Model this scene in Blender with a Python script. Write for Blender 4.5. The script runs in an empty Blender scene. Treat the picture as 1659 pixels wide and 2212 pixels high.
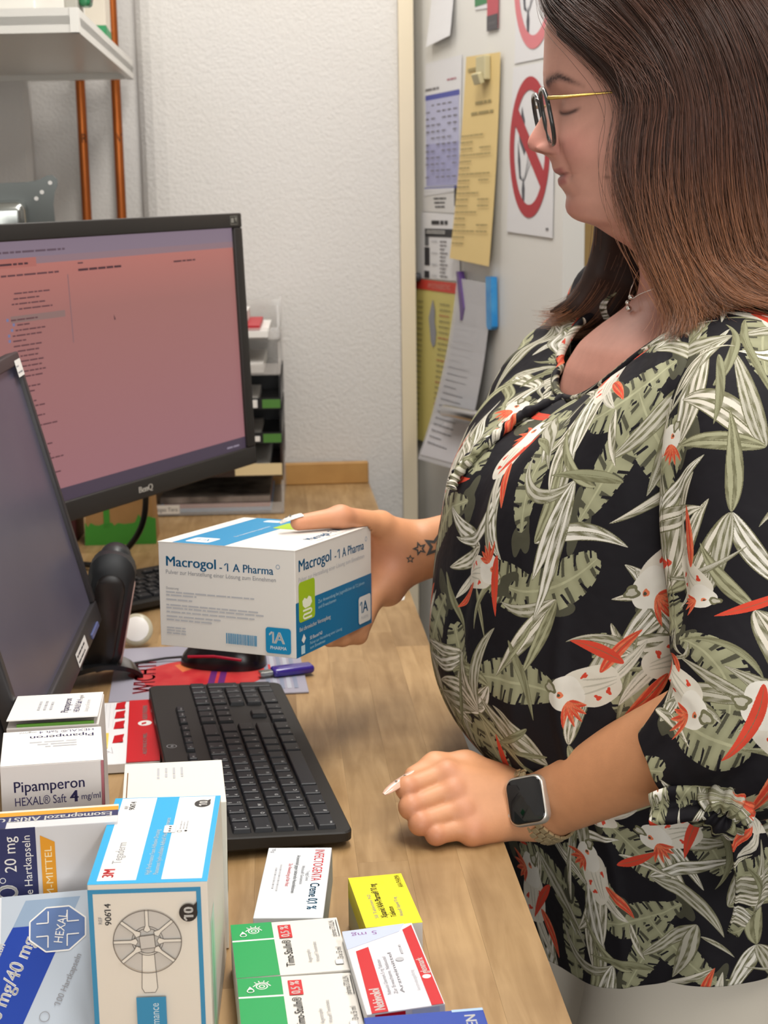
import bpy, bmesh, math, random
import numpy as np
from mathutils import Vector, Matrix, Euler

scene = bpy.context.scene
COL = scene.collection
R = math.radians

# ------------------------------------------------------------------ camera
cam_data = bpy.data.cameras.new('camera')
cam_data.sensor_fit = 'VERTICAL'
cam_data.sensor_height = 36.0
cam_data.lens = 3240.0 / 2212.0 * 36.0
cam_data.clip_start = 0.05
cam = bpy.data.objects.new('camera', cam_data)
COL.objects.link(cam)
cam.matrix_world = (Matrix.Translation((0, 0, 1.46)) @ Matrix.Rotation(R(90 - 11.5), 4, 'X')
                    @ Matrix.Rotation(R(-0.8), 4, 'Z'))
cam_data.dof.use_dof = True
cam_data.dof.focus_distance = 1.18
cam_data.dof.aperture_fstop = 15.0
scene.camera = cam

# ------------------------------------------------------------------ light and exposure
scene.view_settings.view_transform = 'Standard'
scene.view_settings.look = 'None'
scene.view_settings.gamma = 1.0
scene.view_settings.use_curve_mapping = False
scene.view_settings.exposure = 0.14

scene.cycles.max_bounces = 5
scene.cycles.diffuse_bounces = 2
scene.cycles.glossy_bounces = 2
scene.cycles.transparent_max_bounces = 8
scene.cycles.caustics_reflective = False
scene.cycles.caustics_refractive = False

world = bpy.data.worlds.new('world')
scene.world = world
world.use_nodes = True
world.node_tree.nodes['Background'].inputs[0].default_value = (1.0, 0.97, 0.93, 1)
world.node_tree.nodes['Background'].inputs[1].default_value = 0.16


def area_light(name, loc, size, energy, color=(1, 0.95, 0.88), rot=(0, 0, 0)):
    d = bpy.data.lights.new(name, 'AREA')
    d.shape = 'RECTANGLE'
    d.size, d.size_y = size
    d.energy = energy
    d.color = color
    o = bpy.data.objects.new(name, d)
    COL.objects.link(o)
    o.location = loc
    o.rotation_euler = rot
    return o


CEIL_Z = 2.62
LAMPS = [((0.05, 1.55, CEIL_Z - 0.09), (0.30, 1.50), 24.0), ((0.95, 0.2, CEIL_Z - 0.09), (0.30, 1.50), 17.0),
         ((-0.2, 2.75, CEIL_Z - 0.09), (1.2, 0.28), 7.0)]
for _i, (_l, _s, _e) in enumerate(LAMPS):
    area_light('lamp_light', _l, _s, _e, (1.0, 0.965, 0.915))

# daylight through the window behind the camera
WIN = ((0.25, -1.86, 1.45), (1.3, 1.25))
area_light('window_light', (WIN[0][0], WIN[0][1] + 0.04, WIN[0][2]), WIN[1], 26.0, (1.0, 0.98, 0.95), (R(90), 0, 0))


# ------------------------------------------------------------------ materials
def lin(h):
    if isinstance(h, (tuple, list)):
        return tuple(h[:3]) + (1,)
    h = h.lstrip('#')
    c = [int(h[i:i + 2], 16) / 255 for i in (0, 2, 4)]
    return tuple(x / 12.92 if x <= 0.04045 else ((x + 0.055) / 1.055) ** 2.4 for x in c) + (1,)


MATS = {}


def mat(name, col='#808080', rough=0.5, metal=0.0, noise=None, bump=None, emit=0.0, alpha=1.0, spec=0.5,
        trans=0.0, ior=1.45, coat=0.0, rand=0.0):
    """noise=(scale, strength, colour2)  bump=(scale, strength[, distance])"""
    if name in MATS:
        return MATS[name]
    m = bpy.data.materials.new(name)
    m.use_nodes = True
    nt = m.node_tree
    b = nt.nodes['Principled BSDF']
    b.inputs['Base Color'].default_value = lin(col)
    b.inputs['Roughness'].default_value = rough
    b.inputs['Metallic'].default_value = metal
    b.inputs['Specular IOR Level'].default_value = spec
    b.inputs['IOR'].default_value = ior
    b.inputs['Transmission Weight'].default_value = trans
    b.inputs['Coat Weight'].default_value = coat
    b.inputs['Alpha'].default_value = alpha
    src = None
    if noise:
        tc = nt.nodes.new('ShaderNodeTexCoord')
        n = nt.nodes.new('ShaderNodeTexNoise')
        n.inputs['Scale'].default_value = noise[0]
        n.inputs['Detail'].default_value = 5
        nt.links.new(tc.outputs['Object'], n.inputs['Vector'])
        mx = nt.nodes.new('ShaderNodeMix')
        mx.data_type = 'RGBA'
        mr = nt.nodes.new('ShaderNodeMapRange')
        mr.inputs[1].default_value = 0.35
        mr.inputs[2].default_value = 0.65
        mr.inputs[4].default_value = noise[1]
        nt.links.new(n.outputs['Fac'], mr.inputs[0])
        nt.links.new(mr.outputs[0], mx.inputs[0])
        mx.inputs[6].default_value = lin(col)
        mx.inputs[7].default_value = lin(noise[2])
        nt.links.new(mx.outputs[2], b.inputs['Base Color'])
        src = mx.outputs[2]
    if rand:
        oi = nt.nodes.new('ShaderNodeObjectInfo')
        mr = nt.nodes.new('ShaderNodeMapRange')
        mr.inputs[3].default_value = 1 - rand
        mr.inputs[4].default_value = 1 + rand
        nt.links.new(oi.outputs['Random'], mr.inputs[0])
        hs = nt.nodes.new('ShaderNodeHueSaturation')
        nt.links.new(mr.outputs[0], hs.inputs['Value'])
        if src is not None:
            nt.links.new(src, hs.inputs['Color'])
        else:
            hs.inputs['Color'].default_value = lin(col)
        nt.links.new(hs.outputs[0], b.inputs['Base Color'])
    if bump:
        tc = nt.nodes.new('ShaderNodeTexCoord')
        n = nt.nodes.new('ShaderNodeTexNoise')
        n.inputs['Scale'].default_value = bump[0]
        n.inputs['Detail'].default_value = 4
        nt.links.new(tc.outputs['Object'], n.inputs['Vector'])
        bp = nt.nodes.new('ShaderNodeBump')
        bp.inputs['Strength'].default_value = bump[1]
        bp.inputs['Distance'].default_value = bump[2] if len(bump) > 2 else 0.002
        nt.links.new(n.outputs['Fac'], bp.inputs['Height'])
        nt.links.new(bp.outputs['Normal'], b.inputs['Normal'])
    if emit:
        b.inputs['Emission Color'].default_value = lin(col)
        b.inputs['Emission Strength'].default_value = emit
    MATS[name] = m
    return m


# ------------------------------------------------------------------ mesh helpers
def rpy(rx, ry, rz):
    return Matrix.Rotation(R(rz), 4, 'Z') @ Matrix.Rotation(R(ry), 4, 'Y') @ Matrix.Rotation(R(rx), 4, 'X')


def TR(loc, rot=(0, 0, 0)):
    return Matrix.Translation(loc) @ rpy(*rot)


class MB:
    """collects geometry with material slots and builds ONE mesh object"""

    def __init__(self):
        self.v, self.f, self.mi, self.mats, self.sm = [], [], [], [], []

    def slot(self, m):
        if m not in self.mats:
            self.mats.append(m)
        return self.mats.index(m)

    def add(self, verts, faces, m, M=None, smooth=False):
        k = self.slot(m)
        n = len(self.v)
        if M is not None:
            verts = [M @ Vector(p) for p in verts]
        self.v.extend([tuple(p) for p in verts])
        for f in faces:
            self.f.append(tuple(i + n for i in f))
            self.mi.append(k)
            self.sm.append(smooth)
        return self

    def box(self, size, m, M=None, bevel=0.0, seg=2):
        bm = bmesh.new()
        bmesh.ops.create_cube(bm, size=1)
        bmesh.ops.scale(bm, vec=size, verts=bm.verts)
        if bevel:
            bmesh.ops.bevel(bm, geom=bm.edges[:], offset=bevel, segments=seg, affect='EDGES', profile=0.5)
        return self.bm(bm, m, M, smooth=bool(bevel) and seg > 2)

    def bm(self, bm, m, M=None, smooth=False):
        bm.verts.index_update()
        vs = [v.co.copy() for v in bm.verts]
        fs = [[v.index for v in f.verts] for f in bm.faces]
        bm.free()
        return self.add(vs, fs, m, M, smooth)

    def prism(self, poly, h, m, M=None, smooth=False, z0=0.0):
        n = len(poly)
        vs = [(x, y, z0) for x, y in poly] + [(x, y, z0 + h) for x, y in poly]
        fs = [list(range(n))[::-1], list(range(n, 2 * n))]
        fs += [(i, (i + 1) % n, n + (i + 1) % n, n + i) for i in range(n)]
        return self.add(vs, fs, m, M, smooth)

    def flat(self, poly, m, M=None, z=0.0):
        return self.add([(x, y, z) for x, y in poly], [list(range(len(poly)))], m, M)

    def tube(self, pts, r, m, M=None, n=12, cap=True):
        pts = [Vector(p) for p in pts]
        rs = r if isinstance(r, (list, tuple)) else [r] * len(pts)
        vs, fs = [], []
        prev = None
        for i, p in enumerate(pts):
            t = (pts[min(i + 1, len(pts) - 1)] - pts[max(i - 1, 0)]).normalized()
            if prev is None:
                a = Vector((0, 0, 1)) if abs(t.z) < 0.9 else Vector((1, 0, 0))
                u = t.cross(a).normalized()
            else:
                u = (prev - t * prev.dot(t)).normalized()
            prev = u
            w = t.cross(u)
            for k in range(n):
                a = 2 * math.pi * k / n
                vs.append(p + (u * math.cos(a) + w * math.sin(a)) * rs[i])
        for i in range(len(pts) - 1):
            for k in range(n):
                fs.append((i * n + k, i * n + (k + 1) % n, (i + 1) * n + (k + 1) % n, (i + 1) * n + k))
        if cap:
            fs.append(tuple(range(n))[::-1])
            fs.append(tuple((len(pts) - 1) * n + k for k in range(n)))
        return self.add(vs, fs, m, M, True)

    def lathe(self, prof, m, M=None, n=32):
        vs, fs = [], []
        for r, z in prof:
            for k in range(n):
                a = 2 * math.pi * k / n
                vs.append((r * math.cos(a), r * math.sin(a), z))
        for i in range(len(prof) - 1):
            for k in range(n):
                fs.append((i * n + k, i * n + (k + 1) % n, (i + 1) * n + (k + 1) % n, (i + 1) * n + k))
        fs.append(tuple(range(n))[::-1])
        fs.append(tuple((len(prof) - 1) * n + k for k in range(n)))
        return self.add(vs, fs, m, M, True)

    def build(self, name, parent=None, M=None, auto=True):
        me = bpy.data.meshes.new(name)
        me.from_pydata(self.v, [], self.f)
        for m in self.mats:
            me.materials.append(m)
        me.polygons.foreach_set('material_index', self.mi)
        me.polygons.foreach_set('use_smooth', self.sm)
        me.update()
        if auto and any(self.sm):
            try:
                me.set_sharp_from_angle(angle=R(40))
            except Exception:
                pass
        o = bpy.data.objects.new(name, me)
        COL.objects.link(o)
        if parent is not None:
            o.parent = parent
        if M is not None:
            o.matrix_local = M
        return o


def tag(o, label=None, cat=None, group=None, kind=None):
    if label:
        o['label'] = label
    if cat:
        o['category'] = cat
    if group:
        o['group'] = group
    if kind:
        o['kind'] = kind
    return o


def empty(name, loc=(0, 0, 0), rot=(0, 0, 0)):
    o = bpy.data.objects.new(name, None)
    o.empty_display_size = 0.05
    COL.objects.link(o)
    o.matrix_world = TR(loc, rot)
    return o


_TXT = {}


def text_geo(s, bold=0.0):
    """2D triangles of a line of text, cap height about 1, left aligned at the origin"""
    key = (s, bold)
    if key in _TXT:
        return _TXT[key]
    c = bpy.data.curves.new('lettering', 'FONT')
    c.body = s
    c.size = 1.43
    c.resolution_u = 3
    o = bpy.data.objects.new('lettering', c)
    me = bpy.data.meshes.new_from_object(o)
    vs = [(v.co.x, v.co.y) for v in me.vertices]
    fs = [tuple(p.vertices) for p in me.polygons]
    for i, chx in enumerate(s):                  # the built-in numeral 1 is a bare stroke: give it its flag
        if chx == '1':
            sub = text_geo(s[:i] + 'I')[0] if i else text_geo('I')[0]
            xr = max(v[0] for v in sub)
            n = len(vs)
            vs += [(xr - 0.02, 1.0), (xr - 0.10, 1.0), (xr - 0.36, 0.80), (xr - 0.36, 0.66), (xr - 0.10, 0.82)]
            fs.append((n, n + 1, n + 2, n + 3, n + 4))
    if bold:                                     # heavier strokes: the same glyphs again, a hair to each side
        n, v0, f0 = len(vs), list(vs), list(fs)
        for k, d in enumerate((-1.6 * bold, 1.6 * bold)):
            vs += [(x + d, y) for x, y in v0]
            fs += [tuple(i + n * (k + 1) for i in f) for f in f0]
    bpy.data.objects.remove(o)
    bpy.data.curves.remove(c)
    bpy.data.meshes.remove(me)
    _TXT[key] = (vs, fs)
    return _TXT[key]


class Face:
    """flat print on a face: local x right, y up, in metres; each layer lies a little prouder"""

    def __init__(self, mb, M, lift=0.00015):
        self.mb, self.M, self.k, self.lift = mb, M, 0, lift

    def z(self):
        self.k += 1
        return self.lift * (1 + 0.25 * self.k)

    def poly(self, pts, m):
        self.mb.flat(pts, m, self.M, self.z())

    def rect(self, x, y, w, h, m):
        self.poly([(x, y), (x + w, y), (x + w, y + h), (x, y + h)], m)

    def rrect(self, x, y, w, h, r, m):
        pts = []
        for cx, cy, a0 in ((x + w - r, y + r, -90), (x + w - r, y + h - r, 0), (x + r, y + h - r, 90), (x + r, y + r, 180)):
            for k in range(6):
                a = R(a0 + 18 * k)
                pts.append((cx + r * math.cos(a), cy + r * math.sin(a)))
        self.poly(pts, m)

    def disc(self, x, y, r, m, ry=None, n=28):
        ry = ry or r
        self.poly([(x + r * math.cos(2 * math.pi * k / n), y + ry * math.sin(2 * math.pi * k / n)) for k in range(n)], m)

    def ring(self, x, y, r, t, m, n=40, a0=0, a1=360):
        z = self.z()
        vs, fs = [], []
        for k in range(n + 1):
            a = R(a0 + (a1 - a0) * k / n)
            vs += [((r - t) * math.cos(a) + x, (r - t) * math.sin(a) + y, z), (r * math.cos(a) + x, r * math.sin(a) + y, z)]
        for k in range(n):
            fs.append((2 * k, 2 * k + 1, 2 * k + 3, 2 * k + 2))
        self.mb.add(vs, fs, m, self.M)

    def line(self, pts, t, m):
        for (x0, y0), (x1, y1) in zip(pts[:-1], pts[1:]):
            d = Vector((x1 - x0, y1 - y0))
            if d.length < 1e-7:
                continue
            nn = Vector((-d.y, d.x)).normalized() * t / 2
            self.poly([(x0 - nn.x, y0 - nn.y), (x1 - nn.x, y1 - nn.y), (x1 + nn.x, y1 + nn.y), (x0 + nn.x, y0 + nn.y)], m)

    def text(self, s, x, y, h, m, w=None, rot=0, bold=0.0, mirror=False):
        """h = cap height, w = total width (condensed to fit)"""
        vs, fs = text_geo(s, bold)
        if not vs:
            return
        x1 = max(v[0] for v in vs)
        sx = h if w is None else w / max(x1, 1e-6)
        z = self.z()
        c, sn = math.cos(R(rot)), math.sin(R(rot))
        out = []
        for a, b in vs:
            p, q = a * sx, b * h
            out.append((x + p * c - q * sn, y + p * sn + q * c, z))
        self.mb.add(out, fs, m, self.M)

    def words(self, x, y, w, h, m, rot=0, seed=0, fill=0.62):
        """a line of print too small to read: word-long dashes"""
        rg = random.Random(seed + int(x * 1e5) * 31 + int(y * 1e5))
        c, sn = math.cos(R(rot)), math.sin(R(rot))
        p = 0.0
        z = self.z()
        while p < w - h:
            L = min(w - p, h * rg.uniform(1.5, 6.0))
            q = [(p, 0), (p + L, 0), (p + L, h * fill), (p, h * fill)]
            self.mb.add([(x + a * c - b * sn, y + a * sn + b * c, z) for a, b in q], [(0, 1, 2, 3)], m, self.M)
            p += L + h * 0.55


def face_M(dims, side):
    """matrix whose xy plane lies on a box face, origin at the face's lower left corner seen from outside"""
    x, y, z = dims
    if side == 'front':
        return Matrix.Translation((-x / 2, -y / 2, -z / 2)) @ Matrix(((1, 0, 0, 0), (0, 0, -1, 0), (0, 1, 0, 0), (0, 0, 0, 1)))
    if side == 'top':
        return Matrix.Translation((-x / 2, -y / 2, z / 2))
    if side == 'right':
        return Matrix.Translation((x / 2, -y / 2, -z / 2)) @ Matrix(((0, 0, 1, 0), (1, 0, 0, 0), (0, 1, 0, 0), (0, 0, 0, 1)))
    if side == 'left':
        return Matrix.Translation((-x / 2, y / 2, -z / 2)) @ Matrix(((0, 0, -1, 0), (-1, 0, 0, 0), (0, 1, 0, 0), (0, 0, 0, 1)))
    if side == 'back':
        return Matrix.Translation((x / 2, y / 2, -z / 2)) @ Matrix(((-1, 0, 0, 0), (0, 0, 1, 0), (0, 1, 0, 0), (0, 0, 0, 1)))


INK = mat('ink_black', '#26262c', 0.6)
INKG = mat('ink_grey', '#8d8d92', 0.6)
INKL = mat('ink_pale_grey', '#b9b9bd', 0.6)
WHITE = mat('print_white', '#e9e7e3', 0.5)
# ------------------------------------------------------------------ the room
wall_m = mat('wall_woodchip_paper', '#d2cfcc', 0.9, noise=(3.0, 0.5, '#cdc9c3'), bump=(150, 0.40, 0.004))
cream_m = mat('cream_paint', '#e6dfcb', 0.6, bump=(60, 0.05))
white_door_m = mat('white_door_lacquer', '#d9d7d2', 0.45)
floor_m = mat('floor_vinyl', '#6f6a63', 0.6, noise=(8, 0.6, '#5c5750'))
ceil_m = mat('ceiling_paint', '#e9e6e0', 0.9)
YAW = 4.25                                   # the room stands a little askew to the camera


def slab(name, p0, p1, z0, z1, t, m, parent=None):
    """upright slab from p0 to p1 (its visible face), thickness t to the left of p0->p1"""
    a, b = Vector((*p0, 0)), Vector((*p1, 0))
    d = b - a
    n = Vector((-d.y, d.x, 0)).normalized() * t
    mb = MB()
    mb.prism([(a.x, a.y), (b.x, b.y), (b.x + n.x, b.y + n.y), (a.x + n.x, a.y + n.y)], z1 - z0, m, None, z0=z0)
    return mb.build(name, parent)


dirx = Vector((math.cos(R(YAW)), math.sin(R(YAW))))
diry = Vector((-math.sin(R(YAW)), math.cos(R(YAW))))
CORNER = Vector((0.040, 3.085))              # right end of the back wall


def W(u, v):
    """room coordinates: u right along the back wall from its right end, v away from the camera"""
    p = CORNER + dirx * u + diry * v
    return (p.x, p.y)


mb = MB()
mb.box((6.0, 7.0, 0.1), floor_m, TR((0.4, 1.2, -0.05)))
tag(mb.build('floor'), kind='structure')
mb = MB()
mb.box((6.0, 7.0, 0.1), ceil_m, TR((0.4, 1.2, CEIL_Z + 0.05)))
tag(mb.build('ceiling'), kind='structure')
# back wall: right flat part, shallow chase with the heating pipes, left part standing forward again
mbx = MB()
mbx.prism([W(-0.515, 0.035), W(-0.512, 0.024), W(-0.502, 0.012), W(-0.485, 0.004), W(-0.460, 0.0), W(0, 0), W(0, 0.25), W(-0.515, 0.25)], CEIL_Z, wall_m)
tag(mbx.build('wall_back'), kind='structure')
mbx = MB()
mbx.prism([W(-0.80, 0.045), W(-0.48, 0.045), W(-0.48, 0.25), W(-0.80, 0.25)], CEIL_Z, wall_m)
tag(mbx.build('wall_pipe_chase'), kind='structure')
mbx = MB()
mbx.prism([W(-1.6, 0), W(-0.735, 0.0), W(-0.725, 0.01), W(-0.725, 0.25), W(-1.6, 0.25)], CEIL_Z, wall_m)
tag(mbx.build('wall_pier'), kind='structure')
tag(slab('wall_left', W(-1.25, -3.6), W(-1.25, 0.2), 0, CEIL_Z, 0.12, wall_m), kind='structure')
tag(slab('wall_right', (2.6, 4.4), (2.6, -2.0), 0, CEIL_Z, 0.12, wall_m), kind='structure')
tag(slab('wall_rear', (2.6, -1.9), (-1.6, -1.9), 0, CEIL_Z, 0.12, wall_m), kind='structure')
# window in the wall behind the camera
win = tag(empty('window_1', WIN[0]), kind='structure')
wfm = mat('window_frame_white', '#e6e5e2', 0.4)
for _x, _z, _w, _h in ((0, WIN[1][1] / 2 + 0.03, WIN[1][0] + 0.12, 0.06), (0, -WIN[1][1] / 2 - 0.03, WIN[1][0] + 0.12, 0.06), (-WIN[1][0] / 2 - 0.03, 0, 0.06, WIN[1][1]),
                       (WIN[1][0] / 2 + 0.03, 0, 0.06, WIN[1][1]), (0, 0, 0.05, WIN[1][1])):
    mbw = MB()
    mbw.box((_w, 0.06, _h), wfm, TR((_x, 0, _z)), 0.004)
    mbw.build('window_frame', win)
for _x in (-1, 1):
    mbw = MB()
    mbw.box((WIN[1][0] / 2 - 0.03, 0.008, WIN[1][1]), mat('window_daylight', '#e9f0f6', 0.1, emit=1.0), TR((_x * WIN[1][0] / 4, -0.005, 0)))
    mbw.build('pane', win)
tag(slab('wall_hallway', (0.0, 3.75), (2.6, 3.55), 0, CEIL_Z, 0.12, cream_m), kind='structure')
tag(slab('wall_corner', (0.03, 3.36), (0.03, 3.75), 0, CEIL_Z, 0.12, cream_m), kind='structure')

# open door standing at the end of the wall, its face towards us; the papers hang on it
DA, DB = Vector((0.063, 3.165)), Vector((0.300, 2.505))       # hinge side, latch side
ddir = (DB - DA).normalized()
dnor = Vector((ddir.y, -ddir.x))
if dnor.y > 0:
    dnor = -dnor
DOORM = Matrix(((ddir.x, 0, dnor.x, DA.x), (ddir.y, 0, dnor.y, DA.y), (0, 1, 0, 0), (0, 0, 0, 1)))   # x along door, y up, z out
DOORL = (DB - DA).length
mb = MB()
mb.prism([(0, 0.01), (DOORL, 0.01), (DOORL, 2.03), (0, 2.03)], 0.04, white_door_m, DOORM, z0=-0.04)
door = tag(mb.build('door_1'), 'white lacquered door covered with pinned notices', kind='structure')
chrome = mat('brushed_steel', '#c9c9cc', 0.25, 1.0)
mb = MB()
mb.tube([(0.500, 1.083, 0.0), (0.500, 1.083, 0.035), (0.490, 1.083, 0.050), (0.465, 1.083, 0.056), (0.36, 1.079, 0.056), (0.325, 1.077, 0.056)], [0.0125] * 6, chrome, DOORM, 14)
mb.box((0.04, 0.22, 0.006), chrome, DOORM @ Matrix.Translation((0.500, 1.04, 0.003)), 0.002)
tag(mb.build('door_handle', door), 'brushed steel lever handle')

trim_m = mat('door_frame_cream', '#dccfb6', 0.5)
mb = MB()
c0 = Vector(W(0.0, -0.012))
mb.prism([tuple(c0), tuple(c0 + Vector((0.030, 0.006))), tuple(c0 + Vector((0.030, 0.12))), tuple(c0 + Vector((-0.002, 0.12)))], 2.15, trim_m)
t1 = tag(mb.build('trim_1'), 'cream painted door frame post', kind='structure')
# frame of the passage seen beyond the door
wood_m = mat('varnished_pine', '#c9a463', 0.45, noise=(20, 0.6, '#b88f4d'))
mb = MB()
p = [(0.478, 3.56), (0.60, 3.55), (0.60, 3.66), (0.478, 3.67)]
mb.prism(p, 1.80 - 0.02, wood_m)
mb.prism([(0.500, 3.555), (0.545, 3.552), (0.545, 3.56), (0.500, 3.562)], 1.6, mat('pine_panel', '#d8b878', 0.45), z0=0.1)
tag(mb.build('trim_2'), 'pale varnished pine post in the hallway', kind='structure')

# heating pipes
copper = mat('copper_pipe', '#b0622c', 0.32, 0.75, noise=(12, 0.5, '#8f4a22'))
pipe_ink = mat('pipe_marker', '#2a1a14', 0.7)
for px, letter, lab in ((-0.626, 'R', 'copper heating pipe marked R, left of the two'), (-0.557, 'V', 'copper heating pipe marked V, right of the two')):
    q = W(px, 0.022)
    mb = MB()
    mb.tube([(q[0], q[1], 0.0), (q[0], q[1], CEIL_Z)], 0.0095, copper, None, 20)
    o = tag(mb.build('heating_pipe'), lab, 'pipe', 'copper heating pipes on the back wall')
    # the marker letter, curled round the front of the pipe
    vs, fs = text_geo(letter)
    mbl = MB()
    pts = []
    for a, b in vs:
        th = R(-90) + (a * 0.014 - 0.006 + 0.004) / 0.0097
        pts.append((q[0] + 0.0098 * math.cos(th), q[1] + 0.0098 * math.sin(th), 1.592 + b * 0.018))
    mbl.add(pts, fs, pipe_ink)
    mbl.build('marker_letter', o)

# ceiling lamps (the room's light)
lamp_w = mat('lamp_housing', '#e8e8e6', 0.4)
lamp_e = mat('lamp_diffuser', '#fff6e8', 0.5, emit=1.0)
for (l, s, e), lab in zip(LAMPS, ('long ceiling lamp over the desk', 'long ceiling lamp behind the camera', 'short ceiling lamp near the back wall')):
    t = empty('ceiling_lamp', (l[0], l[1], CEIL_Z))
    mb = MB()
    mb.box((s[0] + 0.04, s[1] + 0.04, 0.05), lamp_w, TR((0, 0, -0.025)), 0.006)
    mb.build('housing', t)
    mb = MB()
    mb.box((s[0], s[1], 0.02), lamp_e, TR((0, 0, -0.06)), 0.004)
    mb.build('diffuser', t)
    tag(t, lab, 'lamp')

# ------------------------------------------------------------------ desk
TOP = 0.90


def DK(u, v):
    """desk coordinates: u along the desk away from the camera, v left of its front edge"""
    x0 = 0.197
    e = Vector((x0, 0)) + Vector((-math.sin(R(YAW)), math.cos(R(YAW)))) * u
    p = e - Vector((math.cos(R(YAW)), math.sin(R(YAW)))) * v
    return p


def wood_mat(name, c1, c2, scale=9.0):
    m = mat(name, c1, 0.42)
    nt = m.node_tree
    b = nt.nodes['Principled BSDF']
    tc = nt.nodes.new('ShaderNodeTexCoord')
    oi = nt.nodes.new('ShaderNodeObjectInfo')
    ad = nt.nodes.new('ShaderNodeVectorMath')
    ad.operation = 'ADD'
    sc = nt.nodes.new('ShaderNodeVectorMath')
    sc.operation = 'SCALE'
    sc.inputs['Scale'].default_value = 37.0
    nt.links.new(oi.outputs['Random'], sc.inputs[0])
    nt.links.new(tc.outputs['Object'], ad.inputs[0])
    nt.links.new(sc.outputs[0], ad.inputs[1])
    mp = nt.nodes.new('ShaderNodeMapping')
    mp.inputs['Scale'].default_value = (scale * 9, scale, scale * 9)
    nt.links.new(ad.outputs[0], mp.inputs['Vector'])
    n = nt.nodes.new('ShaderNodeTexNoise')
    n.inputs['Scale'].default_value = 1.0
    n.inputs['Detail'].default_value = 6
    n.inputs['Distortion'].default_value = 0.6
    nt.links.new(mp.outputs[0], n.inputs['Vector'])
    n2 = nt.nodes.new('ShaderNodeTexNoise')
    n2.inputs['Scale'].default_value = 7.0
    n2.inputs['Detail'].default_value = 4
    nt.links.new(ad.outputs[0], n2.inputs['Vector'])
    cr = nt.nodes.new('ShaderNodeValToRGB')
    cr.color_ramp.elements[0].position = 0.3
    cr.color_ramp.elements[0].color = lin(c2)
    cr.color_ramp.elements[1].position = 0.66
    cr.color_ramp.elements[1].color = lin(c1)
    nt.links.new(n.outputs['Fac'], cr.inputs[0])
    mx = nt.nodes.new('ShaderNodeMix')
    mx.data_type = 'RGBA'
    mx.blend_type = 'MULTIPLY'
    mr = nt.nodes.new('ShaderNodeMapRange')
    mr.inputs[1].default_value = 0.45
    mr.inputs[2].default_value = 0.75
    mr.inputs[4].default_value = 0.45
    nt.links.new(n2.outputs['Fac'], mr.inputs[0])
    nt.links.new(mr.outputs[0], mx.inputs[0])
    nt.links.new(cr.outputs[0], mx.inputs[6])
    mx.inputs[7].default_value = lin('#a08a6c')
    hs = nt.nodes.new('ShaderNodeHueSaturation')
    mr2 = nt.nodes.new('ShaderNodeMapRange')
    mr2.inputs[3].default_value = 0.86
    mr2.inputs[4].default_value = 1.10
    nt.links.new(oi.outputs['Random'], mr2.inputs[0])
    nt.links.new(mr2.outputs[0], hs.inputs['Value'])
    nt.links.new(mx.outputs[2], hs.inputs['Color'])
    nt.links.new(hs.outputs[0], b.inputs['Base Color'])
    mr3 = nt.nodes.new('ShaderNodeMapRange')
    mr3.inputs[3].default_value = 0.33
    mr3.inputs[4].default_value = 0.6
    nt.links.new(n2.outputs['Fac'], mr3.inputs[0])
    nt.links.new(mr3.outputs[0], b.inputs['Roughness'])
    return m


beech = wood_mat('beech_block', '#b69569', '#9c7b50')
desk = empty('desk', (DK(1.8, 0.4).x, DK(1.8, 0.4).y, 0))
tag(desk, 'long beech block desk top with a worn front edge', 'desk')
DINV = desk.matrix_world.inverted()
rg = random.Random(5)
SW = 0.0445
NROW = 17
U0, U1 = 0.45, 3.085
mb = MB()
mb.box((NROW * SW - 0.004, U1 - U0 - 0.004, 0.034), mat('beech_core', '#8f7048', 0.6), Matrix.Identity(4))
core_M = DINV @ Matrix.Translation((*DK((U0 + U1) / 2, NROW * SW / 2), TOP - 0.021)) @ Matrix.Rotation(R(YAW), 4, 'Z')
mb.build('panel_core', desk, core_M)
unit = MB()
unit.box((1, 1, 1), beech)
unit_me = None
for r in range(NROW):
    u = U0 - rg.uniform(0, 0.4)
    while u < U1:
        L = rg.uniform(0.28, 0.62)
        a, b = max(u, U0), min(u + L, U1)
        u += L
        if b - a < 0.03:
            continue
        mbs = MB()
        mbs.box((SW - 0.0001, b - a - 0.0001, 0.006), beech, None)
        o = mbs.build('stave', desk)
        c = DK((a + b) / 2, (r + 0.5) * SW)
        o.matrix_local = DINV @ Matrix.Translation((c.x, c.y, TOP - 0.003)) @ Matrix.Rotation(R(YAW), 4, 'Z')
mb = MB()
mb.box((NROW * SW - 0.002, 0.018, 0.045), mat('upstand_wood', '#b98d52', 0.5, noise=(30, 0.5, '#a87c45')), None, 0.002, 1)
c = DK(3.0685, NROW * SW / 2)
o = mb.build('trim_3', None, Matrix.Translation((c.x, c.y, TOP + 0.0228)) @ Matrix.Rotation(R(YAW), 4, 'Z'))
tag(o, 'wooden upstand along the wall at the end of the desk', kind='structure')
legm = mat('desk_leg_grey', '#55565a', 0.4, 0.6)
for u in (0.6, 2.9):
    for v in (0.08, 0.68):
        c = DK(u, v)
        mb = MB()
        mb.box((0.05, 0.05, TOP - 0.038), legm, None, 0.004)
        mb.build('leg', desk, DINV @ Matrix.Translation((c.x, c.y, (TOP - 0.038) / 2)) @ Matrix.Rotation(R(YAW), 4, 'Z'))
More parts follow.
